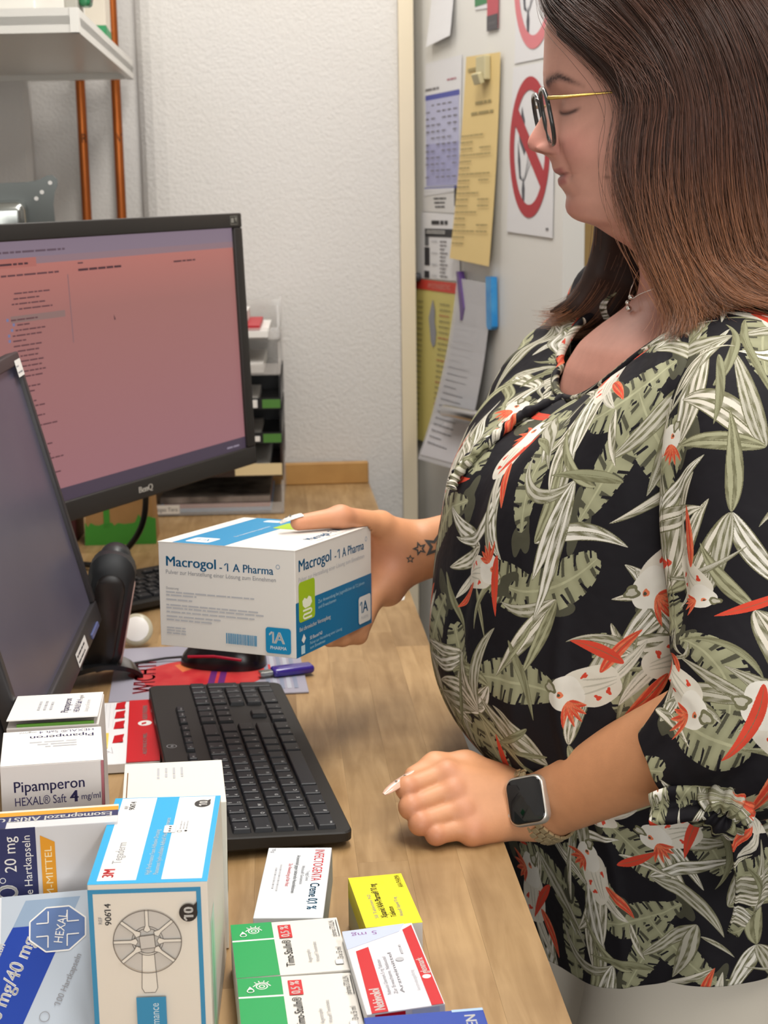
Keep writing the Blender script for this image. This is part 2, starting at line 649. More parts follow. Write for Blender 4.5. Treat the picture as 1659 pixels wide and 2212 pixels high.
# ------------------------------------------------------------------ wide monitor with the pink screen
blackp = mat('black_plastic', '#211f1f', 0.45, bump=(400, 0.08, 0.0005))
bezelp = mat('monitor_bezel', '#2b2826', 0.5, bump=(500, 0.08, 0.0005))
glossb = mat('glossy_black', '#0c0c0f', 0.12)
SCW, SCH = 0.518, 0.324
bq = empty('monitor', (0, 0, 0))
bq.matrix_world = TR((-0.335, 1.997, 1.267), (-1.6, -0.86, 62.3))
tag(bq, 'black widescreen monitor showing a pink file list', 'monitor')


def monitor_shell(par, w, h, top, side, bot, m, depth=0.045):
    """bezel as a real frame round a recessed screen, with a back housing"""
    bars = MB()
    W2, H2 = w / 2, h / 2
    for (x0, x1, z0, z1) in ((-W2 - side, W2 + side, H2, H2 + top), (-W2 - side, W2 + side, -H2 - bot, -H2),
                             (-W2 - side, -W2, -H2, H2), (W2, W2 + side, -H2, H2)):
        bars.box((x1 - x0, 0.016, z1 - z0), m, TR(((x0 + x1) / 2, -0.001, (z0 + z1) / 2)), 0.0022, 3)
    b = bars.build('bezel', par)
    bk = MB()
    bk.box((w + 2 * side - 0.002, 0.022, h + top + bot - 0.002), m, TR((0, 0.017, (top - bot) / 2)), 0.006, 3)
    bk.box((w * 0.7, 0.03, h * 0.7), m, TR((0, 0.04, 0)), 0.012, 3)
    bk.build('back_housing', par)
    return b


bz = monitor_shell(bq, SCW, SCH, 0.021, 0.021, 0.027, bezelp)


def screen_mat():
    m = mat('pink_screen', '#0a0808', 0.35)
    nt = m.node_tree
    b = nt.nodes['Principled BSDF']
    tc = nt.nodes.new('ShaderNodeTexCoord')
    sp = nt.nodes.new('ShaderNodeSeparateXYZ')
    nt.links.new(tc.outputs['Object'], sp.inputs[0])
    mr = nt.nodes.new('ShaderNodeMapRange')
    mr.inputs[1].default_value = -SCH / 2
    mr.inputs[2].default_value = SCH / 2
    nt.links.new(sp.outputs['Z'], mr.inputs[0])
    cr = nt.nodes.new('ShaderNodeValToRGB')
    e = cr.color_ramp.elements
    e[0].position, e[0].color = 0.0, lin('#97696f')
    e[1].position, e[1].color = 1.0, lin('#b87268')
    k = cr.color_ramp.elements.new(0.72)
    k.color = lin('#9d6a65')
    nt.links.new(mr.outputs[0], cr.inputs[0])
    nt.links.new(cr.outputs[0], b.inputs['Emission Color'])
    b.inputs['Emission Strength'].default_value = 0.9
    return m


mb = MB()
mb.add([(-SCW / 2, -0.0035, -SCH / 2), (SCW / 2, -0.0035, -SCH / 2), (SCW / 2, -0.0035, SCH / 2), (-SCW / 2, -0.0035, SCH / 2)], [(0, 1, 2, 3)], screen_mat())
scr = mb.build('screen', bq)


def scr_ink(n, c, e=0.9):
    m = mat(n, c, 0.4, emit=e)
    m.node_tree.nodes['Principled BSDF'].inputs['Base Color'].default_value = (0.008, 0.006, 0.006, 1)
    return m


mb = MB()
F = Face(mb, Matrix.Translation((-SCW / 2, -0.0035, -SCH / 2)) @ Matrix(((1, 0, 0, 0), (0, 0, -1, 0), (0, 1, 0, 0), (0, 0, 0, 1))), 0.0002)
F.rect(0, SCH - 0.020, SCW, 0.020, scr_ink('scr_lilac', '#80707e'))
F.rect(0.085, SCH - 0.028, SCW - 0.085, 0.0085, scr_ink('scr_lilac2', '#8a7077'))
F.rect(0.0, SCH - 0.031, 0.085, 0.011, scr_ink('scr_tab', '#a8655d'))
F.rect(0, 0, SCW, 0.017, scr_ink('scr_taskbar', '#453a49'))
ik = scr_ink('scr_text', '#5a383e')
ik2 = scr_ink('scr_text_dark', '#452830')
rg = random.Random(11)
F.words(0.015, SCH - 0.014, 0.125, 0.004, scr_ink('scr_menu', '#5a4854'))
F.words(0.020, SCH - 0.028, 0.055, 0.004, ik2)
F.words(0.020, SCH - 0.041, 0.105, 0.0036, ik)
F.rect(0.030, 0.2285, 0.100, 0.0080, scr_ink('scr_select', '#866a66'))
for i in range(46):
    yy = 0.262 - i * 0.0062
    if yy < 0.022:
        break
    if rg.random() < 0.14:
        continue
    x0 = 0.030 + rg.choice((0, 0.006, 0.010)) + (0.002 * i if i < 5 else 0)
    F.words(x0, yy, rg.uniform(0.020, 0.072), 0.0028, ik, seed=i)
    if 3 < i < 10:
        F.rect(x0 - 0.008, yy, 0.004, 0.0035, scr_ink('scr_icon', '#6f7396'))
F.words(0.160, 0.2825, 0.088, 0.0036, ik2, fill=0.8)
F.words(0.160, 0.2915, 0.012, 0.003, ik)
F.words(0.365, 0.2825, 0.052, 0.0034, ik2)
F.rect(0.138, 0.195, 0.0016, 0.085, scr_ink('scr_bar', '#7c5e62'))
F.poly([(0.224, 0.2235), (0.2275, 0.2165), (0.2240, 0.2160)], ik2)
F.words(0.465, 0.006, 0.035, 0.004, scr_ink('scr_clock', '#8a8090'))
mb.build('screen_contents', bq)['kind'] = 'stuff'
mb = MB()
F = Face(mb, Matrix.Translation((-SCW / 2, -0.0092, -SCH / 2 - 0.027)) @ Matrix(((1, 0, 0, 0), (0, 0, -1, 0), (0, 1, 0, 0), (0, 0, 0, 1))), 0.0002)
F.text('BenQ', SCW / 2 - 0.016, 0.0095, 0.0085, mat('logo_silver', '#d8d4cc', 0.35, 0.3), 0.032, bold=0.05)
mb.build('logo', bq)
mb = MB()
F = Face(mb, Matrix.Translation((SCW / 2, -0.0092, SCH / 2)) @ Matrix(((1, 0, 0, 0), (0, 0, -1, 0), (0, 1, 0, 0), (0, 0, 0, 1))), 0.0002)
stg = mat('sticker_grey', '#8a8880', 0.5)
F.rect(-0.0105, 0.0045, 0.019, 0.0125, stg)
F.rect(-0.0098, 0.0052, 0.0176, 0.0111, mat('sticker_dark', '#3a3834', 0.5))
F.rect(-0.0085, 0.0075, 0.007, 0.0065, stg)
F.poly([(0.001, 0.0145), (0.0065, 0.0145), (0.0045, 0.0075)], stg)
mb.build('corner_sticker', bq)

# monitor arm on the desk behind it, with a second bare mounting plate higher up
arm = empty('screen_mount', (-0.575, 2.16, TOP))
tag(arm, 'grey steel monitor arm with a bare perforated mounting plate', 'mount')
steel = mat('grey_powder_steel', '#6a6e6c', 0.4, 0.45)
steel2 = mat('bright_pressed_steel', '#a9aca8', 0.22, 0.9)
mb = MB()
mb.tube([(0, 0, 0.01), (0, 0, 0.62)], 0.017, steel, None, 20)
mb.build('post', arm)
mb = MB()
mb.box((0.10, 0.10, 0.012), steel, TR((0, 0, 0.006)), 0.003)
mb.build('base', arm)
mb = MB()
mb.tube([(0.0, 0.0, 0.33), (0.08, -0.02, 0.33), (0.155, -0.085, 0.355)], 0.014, steel, None, 14)
mb.box((0.1, 0.012, 0.1), steel, TR((0.168, -0.107, 0.365), (0, 0, 62.3)), 0.003)
mb.build('lower_arm', arm)
PLM = arm.matrix_world.inverted() @ TR((-0.513, 2.165, 1.449), (6, -1.5, 8))
mb = MB()
bm = bmesh.new()
# plate outline with waisted sides, holes cut as an inset grid of rings
out = []
for k in range(4):
    a0 = 90 * k
    c, s = math.cos(R(a0)), math.sin(R(a0))
    prof = [(0.060, -0.020), (0.062, -0.040), (0.061, -0.052), (0.055, -0.060), (0.046, -0.061), (0.036, -0.056), (0.020, -0.052)]
    for (x, z) in [(0.052, 0.020), (0.055, 0.036), (0.060, 0.046), (0.0605, 0.054), (0.054, 0.0605), (0.046, 0.060), (0.036, 0.055), (0.020, 0.052)]:
        out.append((x * c - z * s, x * s + z * c))
mbm = MB()
mbm.prism(out, 0.003, steel, PLM @ Matrix.Rotation(R(90), 4, 'X'))
hole = mat('hole_wall_white', '#dcdad6', 0.8)
Fh = Face(mbm, PLM @ Matrix.Rotation(R(90), 4, 'X') @ Matrix.Translation((0, 0, 0.003)), 0.0002)
for sx in (-1, 1):
    for sz in (-1, 1):
        for d in (0.029, 0.0375, 0.050):
            Fh.disc(sx * d, sz * d, 0.0030, hole, n=18)
mbm.build('mounting_plate', arm)
mb = MB()
mb.box((0.075, 0.05, 0.10), steel2, PLM @ TR((-0.022, -0.020, -0.022)), 0.012, 4)
mb.box((0.045, 0.03, 0.06), steel, PLM @ TR((-0.025, -0.05, -0.045)), 0.012, 4)
mb.build('tilt_joint', arm)
mb = MB()
mb.tube([(0, 0, 0.55), tuple(PLM.translation + Vector((-0.02, 0.03, 0)))], 0.013, steel, None, 14)
mb.build('upper_arm', arm)

# ------------------------------------------------------------------ near monitor, seen from its right side
lm = empty('monitor', (0, 0, 0))
LMW, LMH = 0.46, 0.287
LSIDE, LBOT, LTOP = 0.014, 0.026, 0.014
LMM = TR((-0.341, 1.70, 0.987), (-13.9, 0, 93.8)) @ Matrix.Translation((-LMW / 2 - LSIDE, 0, LMH / 2 + LBOT))
lm.matrix_world = LMM
tag(lm, 'tilted monitor with a dark blank screen nearest the camera', 'monitor')
monitor_shell(lm, LMW, LMH, LTOP, LSIDE, LBOT, mat('monitor_bezel_near', '#302e30', 0.42))
mb = MB()
mb.add([(-LMW / 2, -0.0035, -LMH / 2), (LMW / 2, -0.0035, -LMH / 2), (LMW / 2, -0.0035, LMH / 2), (-LMW / 2, -0.0035, LMH / 2)], [(0, 1, 2, 3)],
       mat('dark_screen', '#4b4755', 0.30, emit=0.22, spec=0.6, noise=(6, 0.6, '#3c3a49')))
mb.build('screen', lm)
mb = MB()
F = Face(mb, Matrix.Translation((LMW / 2 + LSIDE, -0.0092, LMH / 2)) @ Matrix(((1, 0, 0, 0), (0, 0, -1, 0), (0, 1, 0, 0), (0, 0, 0, 1))), 0.0002)
F.rect(-0.040, -0.013, 0.036, 0.019, WHITE)
F.words(-0.037, -0.002, 0.014, 0.003, INKG)
F.words(-0.037, -0.009, 0.030, 0.003, INKG)
mb.build('inventory_sticker', lm)
mb = MB()
F = Face(mb, Matrix.Translation((LMW / 2 + LSIDE, -0.0092, LMH / 2)) @ Matrix(((1, 0, 0, 0), (0, 0, -1, 0), (0, 1, 0, 0), (0, 0, 0, 1))), 0.0002)
F.rect(-0.20, -LMH - 0.022, 0.075, 0.015, WHITE)
F.words(-0.195, -LMH - 0.013, 0.06, 0.0035, INK)
F.words(-0.195, -LMH - 0.019, 0.05, 0.003, INK)
mb.build('type_sticker', lm)
mb = MB()
mb.box((0.055, 0.004, 0.006), mat('key_led', '#5b6390', 0.3), TR((LMW / 2 - 0.05, -0.009, -LMH / 2 - 0.02)), 0.001)
mb.build('power_button', lm)
mb = MB()
mb.tube([LMM.inverted() @ Vector(p) for p in ((-0.465, 1.45, 1.10), (-0.53, 1.45, 1.06), (-0.54, 1.45, 0.92))], [0.02, 0.022, 0.025], blackp, None, 16)
mb.build('stand_column', lm)
mb = MB()
mb.box((0.20, 0.26, 0.018), blackp, LMM.inverted() @ TR((-0.52, 1.45, TOP + 0.0095)), 0.006, 3)
mb.build('stand_foot', lm)

# ------------------------------------------------------------------ keyboards
keym = mat('key_cap', '#24262b', 0.42, bump=(600, 0.05, 0.0004))
kbody = mat('keyboard_shell', '#211f1d', 0.5, bump=(500, 0.10, 0.0005))
legend_m = mat('key_legend', '#dcdcdc', 0.5)
KU = 0.01905
KX0 = 0.057 - 5 * KU                       # x of the rear edge of the number row
KY0 = -0.2143                               # y of the left end of the rows
_kmesh = {}


def key_mesh(w, h):
    k = (round(w, 3), round(h, 3))
    if k not in _kmesh:
        bm = bmesh.new()
        bmesh.ops.create_cube(bm, size=1)
        bmesh.ops.scale(bm, vec=(h * KU - 0.0024, w * KU - 0.0024, 0.0044), verts=bm.verts)
        for v in bm.verts:
            if v.co.z > 0:
                v.co.x *= 1 - 0.0022 / (h * KU)
                v.co.y *= 1 - 0.0022 / (w * KU)
        bmesh.ops.bevel(bm, geom=[e for e in bm.edges if any(v.co.z > 0 for v in e.verts)], offset=0.0007, segments=1, affect='EDGES')
        me = bpy.data.meshes.new('key')
        bm.to_mesh(me)
        bm.free()
        me.materials.append(keym)
        _kmesh[k] = me
    return _kmesh[k]


def keyboard(label, M, legends=True):
    root = empty('keyboard')
    root.matrix_world = M
    tag(root, label, 'keyboard')
    mb = MB()
    # shell: rounded outline, thicker at the rear
    rr = 0.010
    out = []
    x0, x1, y0, y1 = KX0 - 2.35 * KU, 0.0695, -0.2222, 0.2222
    for cx, cy, a0 in ((x1 - rr, y0 + rr, -90), (x1 - rr, y1 - rr, 0), (x0 + rr, y1 - rr, 90), (x0 + rr, y0 + rr, 180)):
        for k in range(6):
            a = R(a0 + 18 * k)
            out.append((cx + rr * math.cos(a), cy + rr * math.sin(a)))
    n = len(out)
    rings = []
    for inset, z in ((0.0035, -0.0115), (0.0, -0.0085), (0.0, -0.0012), (0.0012, 0.0)):
        ring = []
        for x, y in out:
            cx, cy = (x0 + x1) / 2, (y0 + y1) / 2
            sx = 1 - inset / ((x1 - x0) / 2)
            sy = 1 - inset / ((y1 - y0) / 2)
            zz = z - (0.004 * (x1 - x) / (x1 - x0) if z < -0.005 else 0)
            ring.append((cx + (x - cx) * sx, cy + (y - cy) * sy, zz))
        rings += ring
    fs = [tuple(range(n))[::-1], tuple(range(3 * n, 4 * n))]
    for r in range(3):
        for k in range(n):
            fs.append((r * n + k, r * n + (k + 1) % n, (r + 1) * n + (k + 1) % n, (r + 1) * n + k))
    mb.add(rings, fs, kbody)
    mb.build('shell', root)
    for yy in (-0.19, 0.19):
        mf = MB()
        mf.box((0.012, 0.03, 0.009), kbody, TR((x0 + 0.012, yy, -0.0185)), 0.002)
        mf.build('rear_foot', root)
    lg = MB()
    # text frame: right = +y, up = -x
    LM_ = Matrix(((0, -1, 0, 0), (1, 0, 0, 0), (0, 0, 1, 0), (0, 0, 0, 1)))
    F = Face(lg, LM_ @ Matrix.Translation((0, 0, 0.0042)), 0.0001)

    def key(u, v, w=1, h=1, t=None, t2=None):
        o = bpy.data.objects.new('key', key_mesh(w, h))
        COL.objects.link(o)
        o.parent = root
        cx, cy = KX0 + (v + h / 2) * KU, KY0 + (u + w / 2) * KU
        o.location = (cx, cy, 0.002)
        if legends and t:
            s = 0.0034 if len(t) == 1 else 0.0020
            F.k = 0
            F.text(t, KY0 + u * KU + 0.0045, -(KX0 + (v + h) * KU) + (0.0045 if not t2 else 0.0035), s, legend_m, bold=0.02)
            if t2:
                F.text(t2, KY0 + u * KU + 0.0045, -(KX0 + v * KU) - 0.0065, 0.0030, legend_m, bold=0.02)

    for i, (a, b) in enumerate(zip('^1234567890ß´', ['°', '!', '"', '§', '$', '%', '&', '/', '(', ')', '=', '?', '`'])):
        key(i, 0, 1, 1, a, b)
    key(13, 0, 2, 1, '<-')
    key(0, 1, 1.5, 1, '|<')
    for i, a in enumerate('QWERTZUIOPÜ+'):
        key(1.5 + i, 1, 1, 1, a)
    key(13.5, 1, 1.5, 1)
    key(0, 2, 1.75, 1, '=>')
    for i, a in enumerate('ASDFGHJKLÖÄ#'):
        key(1.75 + i, 2, 1, 1, a)
    key(13.75, 2, 1.25, 1, '<')
    key(0, 3, 1.25, 1, '<>')
    for i, a in enumerate('<YXCVBNM,.-'):
        key(1.25 + i, 3, 1, 1, a)
    key(12.25, 3, 2.75, 1, '<=')
    key(0, 4, 1.5, 1, 'Strg')
    key(1.5, 4, 1.25, 1, '#')
    key(2.75, 4, 1.25, 1, '+')
    key(4.0, 4, 1.25, 1, 'Alt')
    key(5.25, 4, 5.0, 1)
    key(10.25, 4, 1.25, 1, 'Alt')
    key(11.5, 4, 1.25, 1, '+')
    key(12.75, 4, 1, 1, 'Fn')
    key(13.75, 4, 1.25, 1, 'Strg')
    for r, row in enumerate((('Einfg', 'Pos1', 'Bild'), ('Entf', 'Ende', 'Bild'))):
        for i, a in enumerate(row):
            key(15.25 + i, r, 1, 1, a)
    key(16.25, 3, 1, 1, '^')
    for i, a in enumerate('<v>'):
        key(15.25 + i, 4, 1, 1, a)
    for r, row in enumerate((('Num', '/', '*', '-'), ('7', '8', '9'), ('4', '5', '6'), ('1', '2', '3'))):
        for i, a in enumerate(row):
            key(18.5 + i, r, 1, 1, a)
    key(21.5, 1, 1, 2, '+')
    key(21.5, 3, 1, 2)
    key(18.5, 4, 2, 1, '0')
    key(20.5, 4, 1, 1, ',')
    fpos = [0, 2, 3, 4, 5, 6.5, 7.5, 8.5, 9.5, 11, 12, 13, 14, 15.25, 16.25, 17.25]
    for i, u in enumerate(fpos):
        key(u, -1.18, 1, 0.62, ('Esc', 'F1', 'F2', 'F3', 'F4', 'F5', 'F6', 'F7', 'F8', 'F9', 'F10', 'F11', 'F12', 'Druck', 'Rollen', 'Pause')[i])
    F2 = Face(lg, LM_, 0.0002)
    hx, hy = KY0 + 12.1 * KU, -(KX0 - 1.80 * KU)
    F2.ring(hx, hy, 0.0052, 0.0006, INKL, 30)
    F2.text('hp', hx - 0.0028, hy - 0.0015, 0.0034, INKL, 0.0055)
    if legends:
        lg.build('legends', root)['kind'] = 'stuff'
    return root


KBM = TR((-0.1458, 1.4525, 0.9195), (0, 3.04, 12.2))
kb = keyboard('black keyboard in front of the woman, beside the medicine boxes', KBM)
kb2 = keyboard('second black keyboard behind the held carton', TR((-0.262, 2.215, 0.9195), (0, 3.04, -50)))

# ------------------------------------------------------------------ mouse mat, mouse, cable, stick
padm = MB()
PADM = TR((-0.22, 1.7803, 0.9014), (0, 0, 7.03))
pm_grey = mat('pad_grey', '#a5a2b0', 0.35)
padm.box((0.233, 0.2154, 0.0024), pm_grey, None, 0.0008, 2)
pad = padm.build('mouse_mat', None, PADM)
tag(pad, 'grey and red printed mouse mat under the held carton', 'mouse mat')
mb = MB()
F = Face(mb, Matrix.Translation((-0.1165, -0.1077, 0.0012)), 0.0001)
pr = mat('pad_red', '#c01f2c', 0.35, noise=(25, 0.8, '#d8504a'))
pp = mat('pad_pale', '#c9b9c4', 0.35)
blob = [(0.055 + 0.085 * (1 + 0.10 * math.sin(3 * a) + 0.05 * math.sin(7 * a)) * math.cos(a) + 0.055, 0.085 + 0.062 * (1 + 0.08 * math.sin(4 * a + 1)) * math.sin(a)) for a in [2 * math.pi * k / 48 for k in range(48)]]
F.poly(blob, pr)
F.poly([(0.085, 0.10), (0.11, 0.125), (0.10, 0.145), (0.075, 0.13)], mat('pad_orange', '#e07a4a', 0.35))
for k in range(2):
    F.poly([(0.113 + 0.012 * k, 0.03), (0.121 + 0.012 * k, 0.03), (0.128 + 0.012 * k, 0.10), (0.120 + 0.012 * k, 0.10)], mat('pad_purple', '#6a2a72', 0.35))
F.text('WICHTI', 0.052, 0.025, 0.026, mat('pad_letter', '#c23a48', 0.4), 0.125, rot=90, bold=0.03)
for k in range(5):
    F.rect(0.185 + 0.008 * k, 0.015, 0.005, 0.19, mat('pad_stripe%d' % k, ('#8c94a8', '#b9bcc6')[k % 2], 0.35))
mb.build('printed_picture', pad)

mm = empty('computer_mouse', (-0.203, 1.80, 0.903), (0, 0, 75))
tag(mm, 'black and red computer mouse under the held carton', 'mouse')
mb = MB()
n, mrows = 28, 14
vs, fs = [], []
for i in range(mrows + 1):
    ph = math.pi / 2 * i / mrows
    for k in range(n):
        a = 2 * math.pi * k / n
        ca, sa = math.cos(a), math.sin(a)
        rx = 0.031 * (abs(ca) ** 0.8) * (1 if ca > 0 else -1)
        ry = 0.055 * (abs(sa) ** 0.9) * (1 if sa > 0 else -1)
        c = math.cos(ph) ** 0.6
        vs.append((rx * c, ry * c, 0.036 * math.sin(ph) * (1 - 0.25 * ry / 0.055 * c)))
for i in range(mrows):
    for k in range(n):
        fs.append((i * n + k, i * n + (k + 1) % n, (i + 1) * n + (k + 1) % n, (i + 1) * n + k))
fs.append(tuple(range(n))[::-1])
mb.add(vs, fs, mat('mouse_black', '#141013', 0.25), None, True)
mb.build('body', mm)
mb = MB()
mb.tube([(0.030, -0.035, 0.016), (0.0315, 0.0, 0.019), (0.030, 0.035, 0.016)], 0.0018, mat('mouse_red', '#a3142f', 0.3), None, 8)
mb.tube([(-0.030, -0.035, 0.016), (-0.0315, 0.0, 0.019), (-0.030, 0.035, 0.016)], 0.0018, mat('mouse_red', '#a3142f', 0.3), None, 8)
mb.build('side_strip', mm)
mb = MB()
mb.tube([(0, 0.022, 0.0285), (0, 0.034, 0.0255)], 0.004, mat('mouse_wheel', '#2a2a2c', 0.6), None, 10)
mb.build('wheel', mm)
mb = MB()
mb.tube([(0.0, 0.052, 0.006), (-0.005, 0.075, 0.004), (-0.02, 0.10, 0.0022), (-0.045, 0.125, 0.0022), (-0.07, 0.14, 0.0022)], 0.0016, blackp, None, 8)
mb.build('cable', mm)

us = empty('usb_stick', (-0.122, 1.752, 0.9027), (0, 0, 20))
tag(us, 'purple usb stick lying on the mouse mat', 'usb stick')
mb = MB()
mb.box((0.052, 0.021, 0.010), mat('violet_plastic', '#3b2a8c', 0.2, coat=0.5), TR((0.008, 0, 0.006)), 0.004, 4)
mb.build('body', us)
mb = MB()
mb.box((0.016, 0.012, 0.0045), steel2, TR((-0.0255, 0, 0.006)), 0.0006, 2)
mb.build('connector', us)

# ------------------------------------------------------------------ round white tag in a clear case
tg = empty('round_tag')
tg.matrix_world = TR((-0.326, 1.893, 0.9225), (64, 0, 4))
tag(tg, 'round white button in a clear case with a metal ring', 'button')
mb = MB()
mb.lathe([(0.0, -0.005), (0.017, -0.005), (0.020, -0.003), (0.0215, 0.0), (0.020, 0.003), (0.018, 0.004), (0.0175, 0.0042)], mat('clear_case', '#cfc9b0', 0.15, alpha=0.75), None, 40)
mb.build('case', tg)
mb = MB()
mb.lathe([(0.0, 0.003), (0.0165, 0.003), (0.0165, 0.005), (0.015, 0.0056), (0.0, 0.0062)], mat('button_white', '#ece9e4', 0.3), None, 40)
mb.build('face', tg)
mb = MB()
mb.tube([(-0.022 + 0.004 * math.cos(a), 0.012 + 0.006 * math.sin(a), 0.001) for a in [2 * math.pi * k / 14 for k in range(15)]], 0.0011, steel2, None, 8)
mb.tube([(-0.026 + 0.004 * math.cos(a), 0.006 + 0.006 * math.sin(a), 0.001) for a in [2 * math.pi * k / 14 for k in range(15)]], 0.0011, steel2, None, 8)
mb.build('ring', tg)

# ------------------------------------------------------------------ upright black hand device on a curved foot
hd = empty('handset', (-0.352, 1.752, TOP))
tag(hd, 'upright black handset on a curved black foot beside the near monitor', 'handset')
rub = mat('handset_black', '#26282a', 0.38)
mb = MB()
prof = []
HM = TR((0, 0, 0.016), (6, 12, 6))


def stadium(w, h, n=12):
    p = []
    for k in range(n + 1):
        a = math.pi * k / n
        p.append((w * math.cos(a), h / 2 - w + w * math.sin(a)))
    for k in range(n + 1):
        a = math.pi + math.pi * k / n
        p.append((w * math.cos(a), -h / 2 + w + w * math.sin(a)))
    return p


def soft_slab(mb, poly, th, m, M, edge=0.004):
    n = len(poly)
    vs, fs = [], []
    for s, z in ((1 - edge / 0.03, -th / 2), (1, -th / 2 + edge), (1, th / 2 - edge), (1 - edge / 0.03, th / 2)):
        vs += [(x * s, y * s, z) for x, y in poly]
    for r in range(3):
        for k in range(n):
            fs.append((r * n + k, r * n + (k + 1) % n, (r + 1) * n + (k + 1) % n, (r + 1) * n + k))
    fs += [tuple(range(n))[::-1], tuple(range(3 * n, 4 * n))]
    mb.add(vs, fs, m, M, True)


UP = Matrix.Rotation(R(90), 4, 'X')
soft_slab(mb, stadium(0.0275, 0.152), 0.034, rub, HM @ Matrix.Translation((0, 0, 0.076)) @ UP, 0.006)
mb.build('body', hd)
mb = MB()
soft_slab(mb, stadium(0.0175, 0.118), 0.004, mat('handset_panel', '#221e1d', 0.3), HM @ Matrix.Translation((0.001, -0.0175, 0.068)) @ UP, 0.0015)
mb.build('front_panel', hd)
mb = MB()
soft_slab(mb, stadium(0.014, 0.11), 0.004, mat('handset_mirror', '#c3a7a0', 0.2), HM @ Matrix.Translation((0.0268, 0.003, 0.062)) @ Matrix.Rotation(R(90), 4, 'Z') @ UP, 0.0015)
mb.build('side_panel', hd)
mb = MB()
soft_slab(mb, stadium(0.019, 0.04), 0.03, rub, HM @ Matrix.Translation((0.0, 0.014, 0.135)) @ UP, 0.006)
mb.build('head', hd)
mb = MB()
n = 16
vs, fs = [], []
for i in range(n + 1):
    a = -1 + 2 * i / n
    x = 0.052 * a
    z = 0.003 + 0.020 * (1 - a * a) ** 0.8
    for y, dz in ((-0.032 + 0.010 * a * a, 0), (0.032 - 0.010 * a * a, 0), (0.032 - 0.010 * a * a, 0.006), (-0.032 + 0.010 * a * a, 0.006)):
        vs.append((x, y, z + dz - 0.0025))
for i in range(n):
    for k in range(4):
        fs.append((i * 4 + k, i * 4 + (k + 1) % 4, (i + 1) * 4 + (k + 1) % 4, (i + 1) * 4 + k))
fs += [(0, 1, 2, 3), (n * 4 + 3, n * 4 + 2, n * 4 + 1, n * 4)]
mb.add(vs, fs, mat('foot_gloss', '#1d1e20', 0.2), Matrix.Rotation(R(20), 4, 'Z'), True)
mb.build('foot', hd)

mk = empty('marker_pen', (-0.368, 1.865, TOP))
tag(mk, 'red marker pen with a white cap end behind the handset', 'pen')
PM = TR((0, 0, 0), (-4, 10, 0))
mb = MB()
mb.lathe([(0.004, 0.0), (0.0065, 0.002), (0.0070, 0.10), (0.0068, 0.128)], mat('pen_red', '#c7202a', 0.3), PM, 20)
mb.build('barrel', mk)
mb = MB()
mb.lathe([(0.0066, 0.128), (0.0066, 0.132), (0.0074, 0.1325), (0.0074, 0.1375), (0.0068, 0.139)], mat('pen_white', '#e6e2dc', 0.3), PM, 20)
mb.build('cap_end', mk)

# ------------------------------------------------------------------ paper bag, cable, dark red box behind the screens
kraft = mat('kraft_paper', '#a9804f', 0.8, noise=(14, 0.6, '#93703f'))
grn = mat('leaf_green_print', '#3f8f2c', 0.6)
bag = empty('paper_bag', (-0.452, 2.545, TOP), (0, 0, 3))
tag(bag, 'brown paper bag with a torn green band at its base', 'bag')
mb = MB()
mb.add([(-0.06, -0.04, 0), (0.058, -0.04, 0), (0.058, 0.04, 0), (-0.06, 0.04, 0), (-0.057, -0.034, 0.16), (0.05, -0.036, 0.16), (0.05, 0.03, 0.165), (-0.057, 0.03, 0.165)],
       [(3, 2, 1, 0), (0, 1, 5, 4), (1, 2, 6, 5), (2, 3, 7, 6), (3, 0, 4, 7), (4, 5, 6, 7)], kraft)
mb.build('sack', bag)
mb = MB()
rg = random.Random(3)
FB = Matrix.Translation((0, -0.0405, 0)) @ Matrix.Rotation(R(88), 4, 'X')
pts = [(-0.0615, 0.0), (0.060, 0.0)]
x = 0.060
while x > -0.061:
    pts.append((x, 0.034 + rg.uniform(-0.004, 0.006) + (0.012 if x > 0.03 else 0)))
    x -= rg.uniform(0.004, 0.008)
mb.prism(pts, 0.0012, grn, FB)
mb.prism([(-0.028, 0.03), (-0.018, 0.03), (-0.018, 0.10), (-0.028, 0.10)], 0.0012, grn, FB)
mb.build('green_band', bag)
mb = MB()
mb.box((0.14, 0.07, 0.10), mat('dark_red_card', '#3f1214', 0.5), TR((-0.60, 2.56, TOP + 0.0502)), 0.002)
tag(mb.build('dark_box'), 'dark red box in the shade beside the paper bag', 'box')
mb = MB()
cab = [(-0.375, 2.23, 1.10), (-0.366, 2.235, 1.07), (-0.362, 2.24, 1.03), (-0.372, 2.25, 0.985), (-0.40, 2.27, 0.945), (-0.44, 2.30, 0.915), (-0.49, 2.34, 0.906), (-0.54, 2.38, 0.906)]


def smooth_path(p, n=5):
    p = [Vector(q) for q in p]
    out = []
    for i in range(len(p) - 1):
        a, b, c, d = p[max(i - 1, 0)], p[i], p[i + 1], p[min(i + 2, len(p) - 1)]
        for k in range(n):
            t = k / n
            out.append(0.5 * ((2 * b) + (c - a) * t + (2 * a - 5 * b + 4 * c - d) * t * t + (3 * b - a - 3 * c + d) * t ** 3))
    out.append(p[-1])
    return out


mb.tube(smooth_path([(-0.365, 2.12, 1.10)] + cab), 0.0048, mat('cable_black', '#101012', 0.35), None, 12)
cabo = mb.build('monitor_cable', bq)
cabo.matrix_parent_inverse = bq.matrix_world.inverted()

